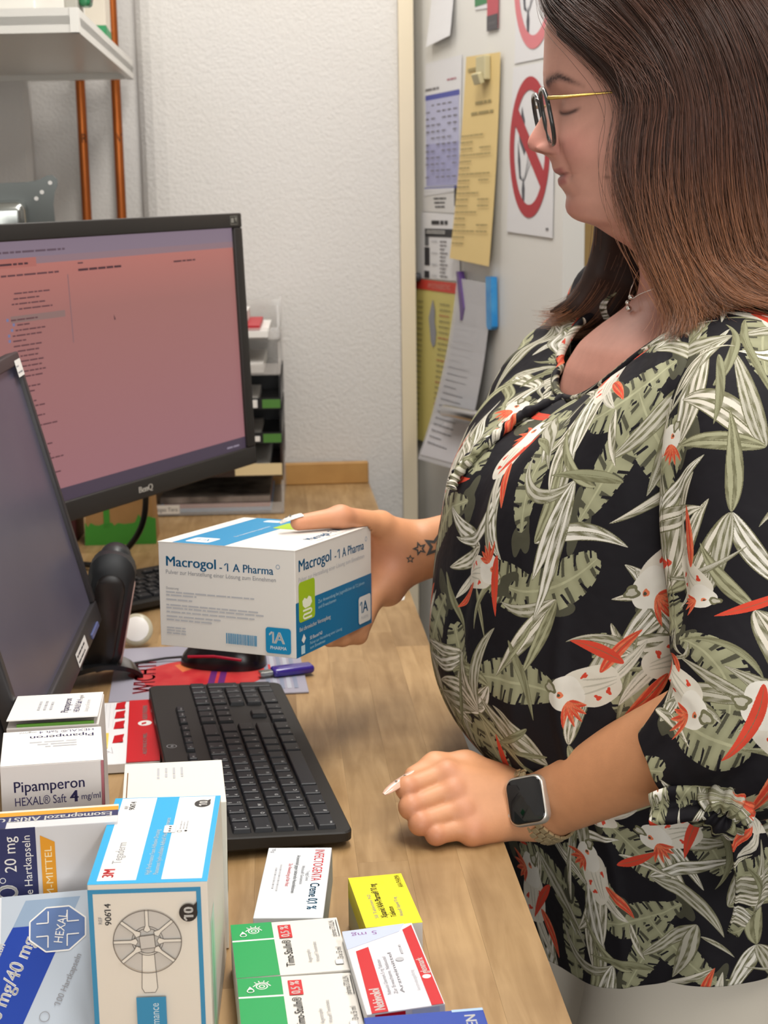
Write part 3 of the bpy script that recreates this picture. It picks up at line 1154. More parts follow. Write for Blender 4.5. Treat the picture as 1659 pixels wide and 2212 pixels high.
# ------------------------------------------------------------------ letter trays
clear_m = mat('clear_acrylic', '#d9d4cf', 0.08, alpha=0.28, spec=0.8)
blk_t = mat('tray_black', '#0e0f10', 0.35)
lab_g = mat('label_green', '#4b7c33', 0.6)
lab_c = mat('label_cream', '#dcc79a', 0.6)
lab_w = mat('label_white', '#d9d3cb', 0.6)
TW, TD = 0.255, 0.31
tray_specs = [(0.9012, 'clear', lab_w, 'clear letter tray at the bottom of the stack, labelled in print'),
              (0.972, 'brown', lab_c, 'brown letter tray with a cream label, second from the bottom'),
              (1.033, 'black', lab_g, 'black letter tray with a green label, lower of the two'),
              (1.097, 'black', lab_g, 'black letter tray with a green label, upper of the two'),
              (1.160, 'clear', None, 'clear letter tray just above the black ones'),
              (1.225, 'clear', None, 'clear letter tray on top of the stack')]
TRM = Matrix.Translation((-0.187, 2.745, 0)) @ Matrix.Rotation(R(YAW - 1.5), 4, 'Z')
brown_t = mat('tray_brown', '#2a1a12', 0.4)
for zi, kind, lab, label in tray_specs:
    m = {'clear': clear_m, 'black': blk_t, 'brown': brown_t}[kind]
    t = empty('letter_tray')
    t.matrix_world = TRM @ Matrix.Translation((0, 0, zi))
    tag(t, label, 'letter tray', 'stacked letter trays')
    mb = MB()
    mb.box((TW, TD, 0.0025), m, TR((-TW / 2, TD / 2, 0.002)))
    mb.build('floor_plate', t)
    for x in (-TW + 0.00125, -0.00125):
        mb = MB()
        mb.add([(x - 0.00125, 0, 0.003), (x + 0.00125, 0, 0.003), (x + 0.00125, TD, 0.003), (x - 0.00125, TD, 0.003),
                (x - 0.00125, 0, 0.022), (x + 0.00125, 0, 0.022), (x + 0.00125, TD, 0.055), (x - 0.00125, TD, 0.055)],
               [(3, 2, 1, 0), (0, 1, 5, 4), (1, 2, 6, 5), (2, 3, 7, 6), (3, 0, 4, 7), (4, 5, 6, 7)], m)
        for yy in (0.012, TD - 0.012):
            mb.box((0.004, 0.014, 0.058), m, TR((x, yy, 0.032)))
        mb.build('side_wall', t)
    mb = MB()
    mb.box((TW - 0.006, 0.0025, 0.052), m, TR((-TW / 2, TD - 0.0014, 0.029)))
    mb.build('back_wall', t)
    mb = MB()
    mb.box((TW - 0.006, 0.0025, 0.019), m, TR((-TW / 2, 0.0013, 0.0125)))
    lip = mb.build('front_lip', t)
    if lab:
        mb = MB()
        F = Face(mb, Matrix.Translation((-TW, -0.0002, 0.003)) @ Matrix(((1, 0, 0, 0), (0, 0, -1, 0), (0, 1, 0, 0), (0, 0, 0, 1))), 0.0003)
        if lab is lab_w:
            F.rect(0.0, 0.001, 0.062, 0.017, lab)
            F.text('Sonstiges Tere', 0.002, 0.006, 0.0075, INK, 0.056)
        elif lab is lab_c:
            F.rect(TW - 0.088, 0.0, 0.087, 0.022, lab)
        else:
            F.rect(TW - 0.034, 0.0, 0.033, 0.016, lab)
        mb.build('label', t)


def sheet(name, label, cat, x, y, z, w, d, th, m, rz=0, rx=0, group=None):
    mb = MB()
    mb.box((w, d, th), m)
    o = mb.build(name, None, TRM @ TR((x, y, z), (rx, 0, rz)))
    return tag(o, label, cat, group)


paper = mat('copy_paper', '#e4e1dc', 0.7)
sheet('brochure', 'red edged brochure in the bottom letter tray', 'brochure', -0.125, 0.155, 0.9155, 0.20, 0.28, 0.006, mat('broch_red', '#8c4a48', 0.5))
sheet('brochure', 'blue edged brochure under the red one in the bottom tray', 'brochure', -0.128, 0.152, 0.909, 0.21, 0.285, 0.006, mat('broch_blue', '#7fa3c4', 0.5))
sheet('brochure', 'grey picture brochure on top in the bottom tray', 'brochure', -0.128, 0.16, 0.9255, 0.205, 0.27, 0.011, mat('broch_grey', '#9c8f83', 0.5, noise=(25, 0.9, '#4b4038')))
sheet('paper_stack', 'papers lying in the brown letter tray', 'paper', -0.13, 0.15, 0.984, 0.21, 0.29, 0.012, paper)
sheet('paper_stack', 'papers lying in the lower black letter tray', 'paper', -0.13, 0.12, 1.0435, 0.18, 0.25, 0.009, paper)
sheet('paper_stack', 'papers lying in the upper black letter tray', 'paper', -0.128, 0.12, 1.1085, 0.17, 0.25, 0.014, paper)
sheet('paper_stack', 'crumpled papers lying in the lower clear tray', 'paper', -0.13, 0.14, 1.174, 0.20, 0.27, 0.018, paper)
sheet('paper_stack', 'papers lying under the red booklet in the top tray', 'paper', -0.13, 0.14, 1.2355, 0.22, 0.29, 0.011, paper)
sheet('booklet', 'red booklet lying in the top clear letter tray', 'booklet', -0.12, 0.12, 1.2465, 0.17, 0.23, 0.009, mat('booklet_red', '#b3202c', 0.45))
sheet('paper_stack', 'white papers lying on the red booklet in the top tray', 'paper', -0.14, 0.13, 1.262, 0.16, 0.2, 0.02, paper)

# scrap of paper on the desk behind the hand
mb = MB()
mb.prism([(0, 0), (0.05, 0.01), (0.055, 0.03), (0.005, 0.035)], 0.0006, paper, TR((-0.02, 2.09, TOP + 0.0002), (0, 0, 10)))
tag(mb.build('paper_scrap'), 'small white scrap of paper on the desk behind the hand', 'paper')

# ------------------------------------------------------------------ wall shelf top left
shelf_m = mat('shelf_white', '#dedcd6', 0.35)
sh = empty('wall_shelf', (-0.9, 2.65, 1.72))
tag(sh, 'white wall shelf with a raised rim above the screens', 'shelf')
SI = sh.matrix_world.inverted()
pN, pF = Vector((-0.424, 2.225, 1.72)), Vector((-0.474, 3.02, 1.72))       # right side, near and far
ed = (pF - pN).normalized()
lw = Vector((-1, 0.05, 0)).normalized()
mb = MB()
q = [pN, pF, pF + lw * 0.62, pN + lw * 0.62]
mb.prism([(p.x, p.y) for p in q], 0.012, shelf_m, SI, z0=1.72)
mb.build('board', sh)


def rim(a, b, name):
    d = (b - a).normalized()
    nrm = Vector((-d.y, d.x, 0)) * 0.012
    mb = MB()
    mb.prism([(a.x, a.y), (b.x, b.y), (b.x + nrm.x, b.y + nrm.y), (a.x + nrm.x, a.y + nrm.y)], 0.034, shelf_m, SI, z0=1.709)
    return mb.build(name, sh)


rim(pN, pF, 'side_rim')
rim(pF, pF + lw * 0.62, 'back_rim')
rim(pN + lw * 0.62, pN, 'front_rim')
mb = MB()
mb.box((0.50, 0.34, 0.16), mat('carton_white', '#e3e0d8', 0.5), None, 0.003)
tag(mb.build('white_case', None, TR((-0.745, 2.475, 1.8125), (0, 0, -1.5))), 'white case standing on the wall shelf', 'case')
gs = empty('striped_carton')
gs.matrix_world = TR((-0.508, 2.80, 1.8325), (0, 0, 6))
tag(gs, 'white carton with broad green stripes on the wall shelf', 'carton')
mb = MB()
mb.box((0.055, 0.13, 0.20), mat('carton_offwhite', '#d8cfc0', 0.6), None, 0.002)
mb.build('box', gs)
mb = MB()
gsg = mat('stripe_green', '#2f8f5a', 0.5)
for s in ('front', 'right'):
    d = (0.055, 0.13, 0.20)
    F = Face(mb, face_M(d, s))
    w = d[0] if s == 'front' else d[1]
    F.rect(0, 0.0, w, 0.045, gsg)
    F.rect(0, 0.105, w, 0.035, gsg)
mb.build('stripes', gs)
bc = empty('binder_clip', (-0.455, 2.36, 1.745), (0, 0, 0))
tag(bc, 'green and metal clip standing on the shelf corner', 'clip')
mb = MB()
mb.box((0.02, 0.05, 0.05), mat('clip_grey', '#a9a69c', 0.5), TR((0, 0, 0.025)), 0.003)
mb.build('block', bc)
mb = MB()
mb.box((0.018, 0.03, 0.03), mat('clip_green', '#2d7a4e', 0.3), TR((0.018, 0.0, 0.03)), 0.006, 3)
mb.build('green_cap', bc)
mb = MB()
mb.tube([(0.028, -0.01, 0.02), (0.031, -0.01, 0.03), (0.028, -0.01, 0.04)], 0.002, steel2, None, 8)
mb.build('wire', bc)

# ------------------------------------------------------------------ office chair behind the woman
oc = empty('office_chair', (0.66, 1.74, 0.0), (0, 0, 20))
tag(oc, 'black upholstered office chair behind the woman', 'chair')
chb = mat('chair_fabric', '#15151a', 0.8, bump=(300, 0.3, 0.001))
mb = MB()
mb.box((0.47, 0.46, 0.08), chb, TR((0, 0, 0.50)), 0.035, 5)
mb.build('seat', oc)
mb = MB()
mb.box((0.07, 0.43, 0.52), chb, TR((0.28, 0, 0.86), (0, 8, 0)), 0.03, 5)
mb.build('backrest', oc)
mb = MB()
mb.tube([(0.0, 0, 0.08), (0.0, 0, 0.47)], 0.028, mat('chair_steel', '#3a3a3d', 0.35, 0.7), None, 16)
mb.build('gas_column', oc)
mb = MB()
mb.box((0.03, 0.06, 0.34), mat('chair_plastic', '#1c1c1e', 0.5), TR((0.255, 0, 0.60), (0, 6, 0)), 0.008)
mb.box((0.26, 0.06, 0.02), mat('chair_plastic', '#1c1c1e', 0.5), TR((0.13, 0, 0.452)), 0.006)
mb.build('back_bracket', oc)
for k in range(5):
    a = 2 * math.pi * k / 5 + 0.3
    mb = MB()
    mb.tube([(0.02 * math.cos(a), 0.02 * math.sin(a), 0.10), (0.29 * math.cos(a), 0.29 * math.sin(a), 0.065)], [0.022, 0.016], mat('chair_plastic', '#1c1c1e', 0.5), None, 12)
    f_ = mb.build('star_leg', oc)
    mb = MB()
    mb.tube([(0.29 * math.cos(a) - 0.02 * math.sin(a), 0.29 * math.sin(a) + 0.02 * math.cos(a), 0.0275), (0.29 * math.cos(a) + 0.02 * math.sin(a), 0.29 * math.sin(a) - 0.02 * math.cos(a), 0.0275)], 0.027, mat('chair_plastic', '#1c1c1e', 0.5), None, 16)
    mb.build('castor', f_)
# ------------------------------------------------------------------ medicine cartons
card_w = mat('carton_board_white', '#e2dfd9', 0.55)
card_g = mat('carton_board_grey', '#dcd9d8', 0.55)


def carton(name, label, loc, rot, dims, m=card_w, group=None, bevel=0.0006):
    mb = MB()
    mb.box(dims, m, None, bevel, 2)
    o = mb.build(name, None, TR(loc, rot))
    return tag(o, label, 'medicine box', group)


class Print:
    def __init__(self, o, dims):
        self.o, self.d, self.mb = o, dims, MB()

    def face(self, side):
        return Face(self.mb, face_M(self.d, side), 0.00012)

    def done(self, name='print'):
        o = self.mb.build(name, self.o)
        o['kind'] = 'stuff'
        return o


navy = mat('print_navy', '#23285a', 0.5)
teal = mat('print_teal_blue', '#0a6f9f', 0.45)
tealt = mat('print_teal_band', '#1187b8', 0.45)
lime = mat('print_lime', '#a3c31c', 0.45)
red = mat('print_red', '#c8141f', 0.45)
green = mat('print_green', '#069a4e', 0.45)
yellow = mat('print_yellow', '#ecdd0a', 0.45)
orange = mat('print_orange', '#e39a1d', 0.45)
cyan = mat('print_cyan', '#1fa6dc', 0.45)
royal = mat('print_royal', '#1c3f9f', 0.4)
paleb = mat('print_pale_blue', '#c3cce6', 0.45)
skyt = mat('print_sky_text', '#5aa3d0', 0.5)

# ---- the carton in her hand
MD = (0.153, 0.1739, 0.1054)
mac = carton('medicine_box', 'large white and blue laxative carton held up in the hand', (-0.1199, 1.5, 1.0814), (-3.15, -1.01, -24.2), MD, mat('macro_board', '#e4dfd8', 0.5))
P = Print(mac, MD)
F = P.face('front')
w, h = MD[0], MD[2]
F.text('Macrogol', 0.008, 0.0815, 0.0100, teal, 0.058, bold=0.02)
F.text('- 1 A Pharma', 0.0695, 0.0805, 0.0080, teal, 0.0600, bold=0.015)
F.ring(0.1345, 0.0885, 0.0022, 0.0004, teal, 16)
F.text('Pulver zur Herstellung einer Lösung zum Einnehmen', 0.008, 0.0735, 0.0042, INKG, 0.124)
F.text('Dosierung:', 0.008, 0.0580, 0.0024, INKG)
for i, (yy, ww) in enumerate(((0.0545, 0.100), (0.0515, 0.035), (0.0470, 0.030), (0.0415, 0.104), (0.0385, 0.110), (0.0345, 0.100), (0.0300, 0.062), (0.0265, 0.052))):
    F.words(0.008, yy, ww, 0.0022, INKL, seed=i)
for i in range(3):
    F.words(0.008, 0.0185 - i * 0.0028, 0.022, 0.0020, INKL, seed=i + 20)
rg = random.Random(2)
x = 0.076
while x < 0.110:
    ww = rg.uniform(0.0004, 0.0011)
    F.rect(x, 0.0085, ww, 0.0105, tealt)
    x += ww + rg.uniform(0.0004, 0.0009)
F.rrect(0.1205, 0.0035, 0.0275, 0.0255, 0.003, tealt)
F.text('1', 0.1255, 0.0135, 0.0115, WHITE, 0.004, bold=0.02)
F.text('A', 0.1300, 0.0135, 0.0115, WHITE, 0.0115, bold=0.02)
F.text('PHARMA', 0.1252, 0.0075, 0.0034, WHITE, 0.018)
F = P.face('right')
w = MD[1]
F.rect(0.0, 0.0, w, 0.054, teal)
F.text('Macrogol', 0.006, 0.0835, 0.0115, teal, 0.072, bold=0.02)
F.text('- 1 A Pharma', 0.0855, 0.0825, 0.0095, teal, 0.070, bold=0.015)
F.ring(0.161, 0.0925, 0.0024, 0.0004, teal, 16)
F.text('Pulver zur Herstellung einer Lösung zum Einnehmen', 0.006, 0.0735, 0.0044, INKL, 0.150)
F.rrect(0.006, 0.0335, 0.0345, 0.0395, 0.004, lime)
wl = mat('icon_cream', '#f1f4dc', 0.5)
F.poly([(0.0135, 0.0540), (0.018, 0.0565), (0.023, 0.0545), (0.027, 0.0570), (0.032, 0.0550), (0.034, 0.0500), (0.030, 0.0465), (0.019, 0.0460), (0.0145, 0.0490)], wl)
F.line([(0.0145, 0.0440), (0.031, 0.0440), (0.0335, 0.0420), (0.031, 0.0400), (0.0165, 0.0400), (0.0145, 0.0380), (0.017, 0.0360), (0.033, 0.0360)], 0.0020, wl)
F.text('Zur Anwendung bei Jugendlichen ab 12 Jahren', 0.047, 0.0455, 0.0034, mat('ink_light', '#a9cfe0', 0.5), 0.108)
F.text('und Erwachsenen', 0.047, 0.0400, 0.0034, mat('ink_light', '#a9cfe0', 0.5), 0.040)
F.text('Bei chronischer Verstopfung', 0.006, 0.0250, 0.0042, WHITE, 0.068, bold=0.02)
F.poly([(0.010, 0.0160), (0.0145, 0.0120), (0.0190, 0.0165), (0.0150, 0.0215)], WHITE)
F.rect(0.009, 0.0020, 0.0080, 0.0085, mat('icon_glass', '#bcd8e4', 0.5))
F.text('50 Beutel N3', 0.0275, 0.0130, 0.0035, WHITE, 0.027)
F.text('Pulver zur Herstellung einer Lösung', 0.0275, 0.0080, 0.0030, mat('ink_light', '#a9cfe0', 0.5), 0.072)
F.text('zum Einnehmen', 0.0275, 0.0035, 0.0030, mat('ink_light', '#a9cfe0', 0.5), 0.033)
F.rrect(0.140, 0.0045, 0.0300, 0.0290, 0.0035, WHITE)
F.text('1', 0.1445, 0.0155, 0.0125, teal, 0.0045, bold=0.02)
F.text('A', 0.1500, 0.0155, 0.0125, teal, 0.0130, bold=0.02)
F.text('PHARMA', 0.1455, 0.0085, 0.0036, INKL, 0.018)
F = P.face('top')
F.rect(0.016, 0.0, 0.060, MD[1], tealt)
F.rrect(0.024, 0.010, 0.028, 0.026, 0.004, WHITE)
F.text('1A', 0.029, 0.018, 0.011, tealt, 0.018)
F.rrect(0.066, 0.115, 0.034, 0.038, 0.004, lime)
F.rrect(0.0355, 0.150, 0.020, 0.014, 0.003, mat('macro_pale', '#cfe0e6', 0.5))
F.text('Macrogol - 1 A Pharma', 0.140, 0.062, 0.0110, teal, 0.110, rot=90, bold=0.01)
F.text('Pulver zur Herstellung einer Lösung', 0.148, 0.062, 0.0040, INKL, 0.085, rot=90)
F.text('Zur Anwendung bei Jugendlichen', 0.060, 0.050, 0.0032, WHITE, 0.075, rot=90)
P.done()
mb = MB()
mb.box((MD[0] - 0.002, 0.0006, 0.012), mat('macro_board', '#e4dfd8', 0.5), TR((0, -MD[1] / 2 - 0.0001, MD[2] / 2 - 0.006)))
mb.v = mb.v
flap = MB()
flap.box((MD[0] + 0.0006, MD[1] + 0.0004, 0.0005), mat('macro_board', '#e4dfd8', 0.5), TR((0, 0, MD[2] / 2 - 0.0002)))
flap.build('tuck_flap', mac)

# ---- dressing carton, nearest and tallest
TD_ = (0.0779, 0.1429, 0.1300)
teg = carton('medicine_box', 'tall white carton with a blue frame and a round dressing drawing', (-0.1607, 0.9815, 0.9660), (0.5, 0.1, 2.39), TD_, mat('teg_board', '#e9e2d6', 0.5))
P = Print(teg, TD_)
F = P.face('top')
w, d = TD_[0], TD_[1]
F.rect(0, 0, w, d, cyan)
F.rect(0.0055, 0.0050, 0.0255, d - 0.0060, WHITE)
F.rect(0.0475, 0.0050, 0.0265, d - 0.0060, WHITE)
F.text('3M', 0.0155, 0.0095, 0.0075, red, 0.013, rot=90, bold=0.05)
F.text('Tegaderm', 0.0180, 0.030, 0.0062, INKG, 0.034, rot=90)
F.text('High Performance Foam Adhesive Dressing', 0.0390, 0.012, 0.0032, mat('teg_text', '#d8eef8', 0.5), 0.072, rot=90, bold=0.01)
F.text('Pansement hydrocellulaire Adhésif Haute Performance', 0.0445, 0.012, 0.0032, mat('teg_text', '#d8eef8', 0.5), 0.092, rot=90, bold=0.01)
F.text('REF', 0.0115, 0.122, 0.0026, INKG, rot=90)
F.text('90614', 0.0165, 0.120, 0.0042, INK, 0.015, rot=90)
F.rrect(0.0415, 0.078, 0.0085, 0.013, 0.0012, INKL)
F.rrect(0.0418, 0.0784, 0.0079, 0.0122, 0.0011, WHITE)
for i in range(3):
    F.disc(0.0458, 0.0808 + i * 0.0036, 0.0010, INK, n=10)
F.ring(0.0528, 0.080, 0.0017, 0.0003, INK, 16)
F.disc(0.0572, 0.0805, 0.0010, INK, n=12)
for i in range(3):
    F.words(0.0535 + i * 0.0022, 0.0845, 0.013, 0.0014, INKL, rot=90, seed=i)
brown = mat('drop_black', '#2a2422', 0.5)


def drop(F, x, y, s):
    pts = [(x + s * math.cos(a) * (1 if math.cos(a) > 0 else 1.0), y + s * 1.05 * math.sin(a)) for a in [2 * math.pi * k / 30 for k in range(30)]]
    F.poly(pts, brown)
    F.poly([(x + s * 0.55, y + s * 0.8), (x + s * 0.98, y + s * 1.28), (x + s * 0.95, y + s * 0.3)], brown)


drop(F, 0.0655, 0.128, 0.0058)
F.text('10', 0.0690, 0.1240, 0.0060, WHITE, 0.0078, rot=90, bold=0.03)
F = P.face('front')
h = TD_[2]
bl = mat('print_blue_frame', '#3c92c0', 0.45)
F.rect(0.0, 0.0, 0.0032, h - 0.0035, bl)
F.rect(0.0, h - 0.0065, w - 0.0045, 0.0030, bl)
F.rect(w - 0.0075, 0.0, 0.0030, h - 0.0050, bl)
F.text('90614', 0.0145, h - 0.029, 0.0042, INK, 0.0155, rot=90, bold=0.01)
F.text('REF', 0.0085, h - 0.028, 0.0024, INKG, rot=90)
gm = mat('diagram_grey', '#cfcac3', 0.6)
ln = mat('diagram_line', '#6a625c', 0.6)
cx, cy, rr = 0.0375, h - 0.0405, 0.0222
F.disc(cx, cy, rr, gm, n=60)
arms = [(90, 0.0), (30, 0.0), (-30 + 0, 0.0), (150, 0), (210, 0), (0, 0), (180, 0)]
stem = [(-0.0040, -0.0090), (-0.0045, -0.0200), (-0.0052, -0.0340), (-0.0035, -0.0372), (0.0035, -0.0372), (0.0052, -0.0340), (0.0045, -0.0200), (0.0040, -0.0090)]
F.poly([(cx + a, cy + b) for a, b in stem], mat('diagram_pale', '#ebe5da', 0.6))
F.line([(cx + a, cy + b) for a, b in stem], 0.0004, ln)
F.ring(cx, cy, 0.0105, 0.0004, ln, 40)
F.ring(cx, cy, 0.0090, 0.0004, ln, 40)
pal = mat('diagram_pale', '#ebe5da', 0.6)
for a in (90, 40, 0, 140, 180, 220, 320):
    c, s = math.cos(R(a)), math.sin(R(a))
    q = [(0.0222, -0.0011), (0.0110, -0.0011), (0.0075, -0.0024), (0.0062, 0.0), (0.0075, 0.0024), (0.0110, 0.0011), (0.0222, 0.0011)]
    pts = [(cx + u * c - v * s, cy + u * s + v * c) for u, v in q]
    F.poly(pts, pal)
    F.line(pts, 0.00035, ln)
F.ring(cx, cy, rr + 0.0003, 0.0005, ln, 60)
F.poly([(cx - 0.0052, cy + 0.0040), (cx + 0.0045, cy + 0.0050), (cx + 0.0052, cy - 0.0040), (cx - 0.0045, cy - 0.0050)], gm)
F.line([(cx - 0.0052, cy + 0.0040), (cx + 0.0045, cy + 0.0050), (cx + 0.0052, cy - 0.0040), (cx - 0.0045, cy - 0.0050), (cx - 0.0052, cy + 0.0040)], 0.0004, ln)
drop(F, 0.0650, h - 0.0205, 0.0060)
F.text('10', 0.0682, h - 0.0250, 0.0062, WHITE, 0.0086, rot=90, bold=0.03)
F.rect(0.0285, 0.0, 0.0195, h - 0.0800, bl)
F.text('High Performance', 0.0430, h - 0.1295, 0.0055, mat('teg_text2', '#cfe3ee', 0.5), 0.045, rot=90)
F = P.face('right')
F.rect(0.012, 0.0, 0.030, 0.095, mat('teg_side_green', '#bfe6cf', 0.4))
F.rect(0.020, 0.0, 0.010, 0.090, mat('teg_side_green2', '#93d6ae', 0.4))
P.done()

# ---- white carton behind it
WD = (0.0781, 0.0916, 0.120)
wc = carton('medicine_box', 'plain white carton behind the tall dressing carton', (-0.1684, 1.1085, 0.9608), (-0.5, 1.0, 8.12), WD, mat('plain_board', '#e4e0d6', 0.5))
P = Print(wc, WD)
F = P.face('top')
for i in range(4):
    F.words(0.026 + i * 0.0062, 0.078, 0.024 - 0.003 * (i % 2), 0.0030, INKL, rot=-90, seed=i)
F = P.face('right')
F.rect(0.0, 0.046, 0.03, 0.03, green)
P.done()
mb = MB()
mb.box((0.0008, 0.06, 0.012), mat('slot_brown', '#7d5a38', 0.7), TR((-WD[0] / 2 + 0.003, -0.006, WD[2] / 2 - 0.0055)))
mb.build('tuck_flap', wc)

# ---- two syrup cartons
PD = (0.0767, 0.0727, 0.150)
pf = carton('medicine_box', 'upright white syrup carton with purple lettering and a pink side', (-0.2625, 1.1105, 0.9770), (1.2, 1.0, 11.74), PD, mat('pipa_board', '#dfd8d4', 0.5), 'syrup cartons')
P = Print(pf, PD)
F = P.face('front')
ptxt = mat('print_purple', '#3c3666', 0.5)
h = PD[2]
F.text('Pipamperon', 0.0090, h - 0.0215, 0.0088, ptxt, 0.0530, rot=1, bold=0.01)
F.text('HEXAL® Saft', 0.0095, h - 0.0325, 0.0068, ptxt, 0.0385, rot=1)
F.text('4', 0.0510, h - 0.0320, 0.0092, ptxt, 0.0062, rot=1, bold=0.04)
F.text('mg/ml', 0.0590, h - 0.0305, 0.0050, ptxt, 0.0145, rot=1)
F.text('Lösung zum Einnehmen', 0.0095, h - 0.0415, 0.0048, INKG, 0.0540, rot=1)
F.rect(PD[0] - 0.0022, 0, 0.0021, h, mat('pipa_pink', '#b26a72', 0.5))
F = P.face('right')
F.rect(0, 0, 0.02, h, mat('pipa_pink', '#b26a72', 0.5))
F = P.face('top')
F.rect(0.0003, 0.0003, PD[0] - 0.0006, PD[1] - 0.0006, WHITE)
F.text('Pipamperon', 0.0710, 0.0600, 0.0066, ptxt, 0.0500, rot=180, bold=0.01)
F.text('HEXAL® Saft 4', 0.0710, 0.0700, 0.0050, ptxt, 0.0430, rot=180)
F.text('mg/ml', 0.0260, 0.0700, 0.0034, INKG, 0.013, rot=180)
for i in range(3):
    F.words(0.0570, 0.0470 - 0.005 * i, 0.036 - 0.006 * i, 0.0034, INKL, rot=180, seed=i)
P.done()
PD2 = (0.0735, 0.0822, 0.150)
pr_ = carton('medicine_box', 'white syrup carton with its lid ajar, behind its twin', (-0.2755, 1.1945, 0.9762), (-1.0, 0.0, 7.33), PD2, mat('pipa_board', '#dfd8d4', 0.5), 'syrup cartons')
mb = MB()
mb.box((PD2[0] - 0.001, PD2[1], 0.0008), mat('print_white', '#e9e7e3'), Matrix.Translation((0, PD2[1] / 2, PD2[2] / 2 + 0.001)) @ Matrix.Rotation(R(-3.5), 4, 'X') @ Matrix.Translation((0, -PD2[1] / 2, 0.0004)))
fl = mb.build('lid_flap', pr_)
mb = MB()
mb.box((PD2[0] - 0.012, 0.002, 0.0022), mat('lid_green', '#5f9a2e', 0.5), Matrix.Translation((0.002, -PD2[1] / 2 + 0.003, PD2[2] / 2 + 0.0011)))
mb.build('inner_edge', pr_)
mb = MB()
F = Face(mb, Matrix.Translation((0, PD2[1] / 2, PD2[2] / 2 + 0.0018)) @ Matrix.Rotation(R(-3.5), 4, 'X') @ Matrix.Translation((-PD2[0] / 2, -PD2[1], 0)), 0.00012)
F.text('Pipamperon', 0.0480, 0.0160, 0.0062, ptxt, 0.0480, rot=90, bold=0.01)
F.text('HEXAL® Saft 4', 0.0570, 0.0160, 0.0050, ptxt, 0.0420, rot=90)
F.text('mg/ml', 0.0570, 0.0600, 0.0036, INKG, 0.013, rot=90)
F.text('Lösung zum Einnehmen', 0.0640, 0.0160, 0.0034, INKL, 0.040, rot=90)
for i in range(3):
    F.words(0.024 + i * 0.005, 0.028, 0.030, 0.0034, INKL, rot=90, seed=i)
mb.build('print', pr_)

# ---- navy and orange stomach capsules, upright
AD = (0.128, 0.034, 0.131)
ar = carton('medicine_box', 'wide white carton with navy and orange bands running up it', (-0.2585, 1.010, 0.9678), (-1.5, 0, 8.0), AD, mat('aristo_board', '#d6d5d7', 0.5))
P = Print(ar, AD)
F = P.face('top')
F.rect(0, 0.012, AD[0], 0.0215, navy)
F.rect(0, 0.0225, AD[0], 0.0085, orange)
F.rect(0, 0.0300, AD[0], 0.0038, mat('print_cream', '#e8d7c4', 0.5))
F.text('Esomeprazol ARISTO®', 0.1240, 0.0195, 0.0085, WHITE, 0.0900, rot=180, bold=0.02)
F.rect(0.0, 0.0, 0.050, 0.0125, navy)
F = P.face('front')
h = AD[2]
F.rect(0.0425, 0, 0.028, h, navy)
F.text('ARISTO', 0.0560, h - 0.0920, 0.0150, WHITE, 0.0500, rot=90, bold=0.03)
F.ring(0.0460, h - 0.0385, 0.0022, 0.0005, WHITE, 16)
F.text('Esom', 0.0560, 0.0020, 0.0110, WHITE, 0.0330, rot=90)
F.text('20 mg', 0.0560, h - 0.0330, 0.0082, WHITE, 0.0270, rot=90)
F.text('magensaftresistente Hartkapseln', 0.0665, h - 0.1100, 0.0056, WHITE, 0.1040, rot=90)
F.poly([(0.0735, 0), (0.0835, 0), (0.0835, h - 0.0120), (0.0735, h - 0.0065)], orange)
F.text('MAGEN-DARM-MITTEL', 0.0810, h - 0.1050, 0.0050, mat('aristo_text', '#f6e3b4', 0.5), 0.0900, rot=90)
F.text('Zur Anwendung bei Erwachsenen', 0.0930, h - 0.115, 0.0040, INK, 0.062, rot=90)
P.done()

# ---- blue diagonal carton leaning in front
HD = (0.115, 0.100, 0.026)
hx = carton('medicine_box', 'white carton with a royal blue diagonal leaning at the front', (-0.2605, 0.9475, 0.9470), (48, -1.5, 6.5), HD, mat('hexal_board', '#dfe2e8', 0.45))
P = Print(hx, HD)
F = P.face('top')
hw, hh = HD[0], HD[1]
F.rect(0.052, 0.0, 0.063, hh, mat('hexal_silver', '#b9c3cf', 0.35))
F.poly([(0.018, 0.0), (0.062, 0.0), (0.098, 0.078), (0.060, 0.078)], royal)
F.poly([(0.060, 0.078), (0.098, 0.078), (0.106, 0.096), (0.0685, 0.096)], mat('hexal_dots', '#8fa4bd', 0.4))
F.text('Ezetimib und Atorvastatin', 0.0300, 0.010, 0.0052, WHITE, 0.062, rot=66, bold=0.02)
F.text('10 mg/40 mg', 0.0500, 0.010, 0.0100, WHITE, 0.064, rot=66, bold=0.02)
octa = [(0.0905 + 0.0205 * math.cos(R(22.5 + 45 * k)), 0.0745 + 0.0165 * math.sin(R(22.5 + 45 * k))) for k in range(8)]
F.poly(octa, mat('hexal_logo_blue', '#5f78a8', 0.4))
F.line(octa + [octa[0]], 0.0010, WHITE)
F.text('HEXAL', 0.0935, 0.0640, 0.0060, WHITE, 0.0210, rot=80)
F.line([(0.076, 0.079), (0.084, 0.079), (0.084, 0.087)], 0.0008, WHITE)
F.line([(0.076, 0.070), (0.084, 0.070), (0.084, 0.062)], 0.0008, WHITE)
F.line([(0.105, 0.079), (0.097, 0.079), (0.097, 0.087)], 0.0008, WHITE)
F.line([(0.105, 0.070), (0.097, 0.070), (0.097, 0.062)], 0.0008, WHITE)
F.text('100 Hartkapseln', 0.0920, 0.022, 0.0042, INKG, 0.036, rot=66)
F.ring(0.082, 0.016, 0.0035, 0.0004, INKG, 20)
F.words(0.004, 0.090, 0.010, 0.004, INKL, rot=66)
P.done()

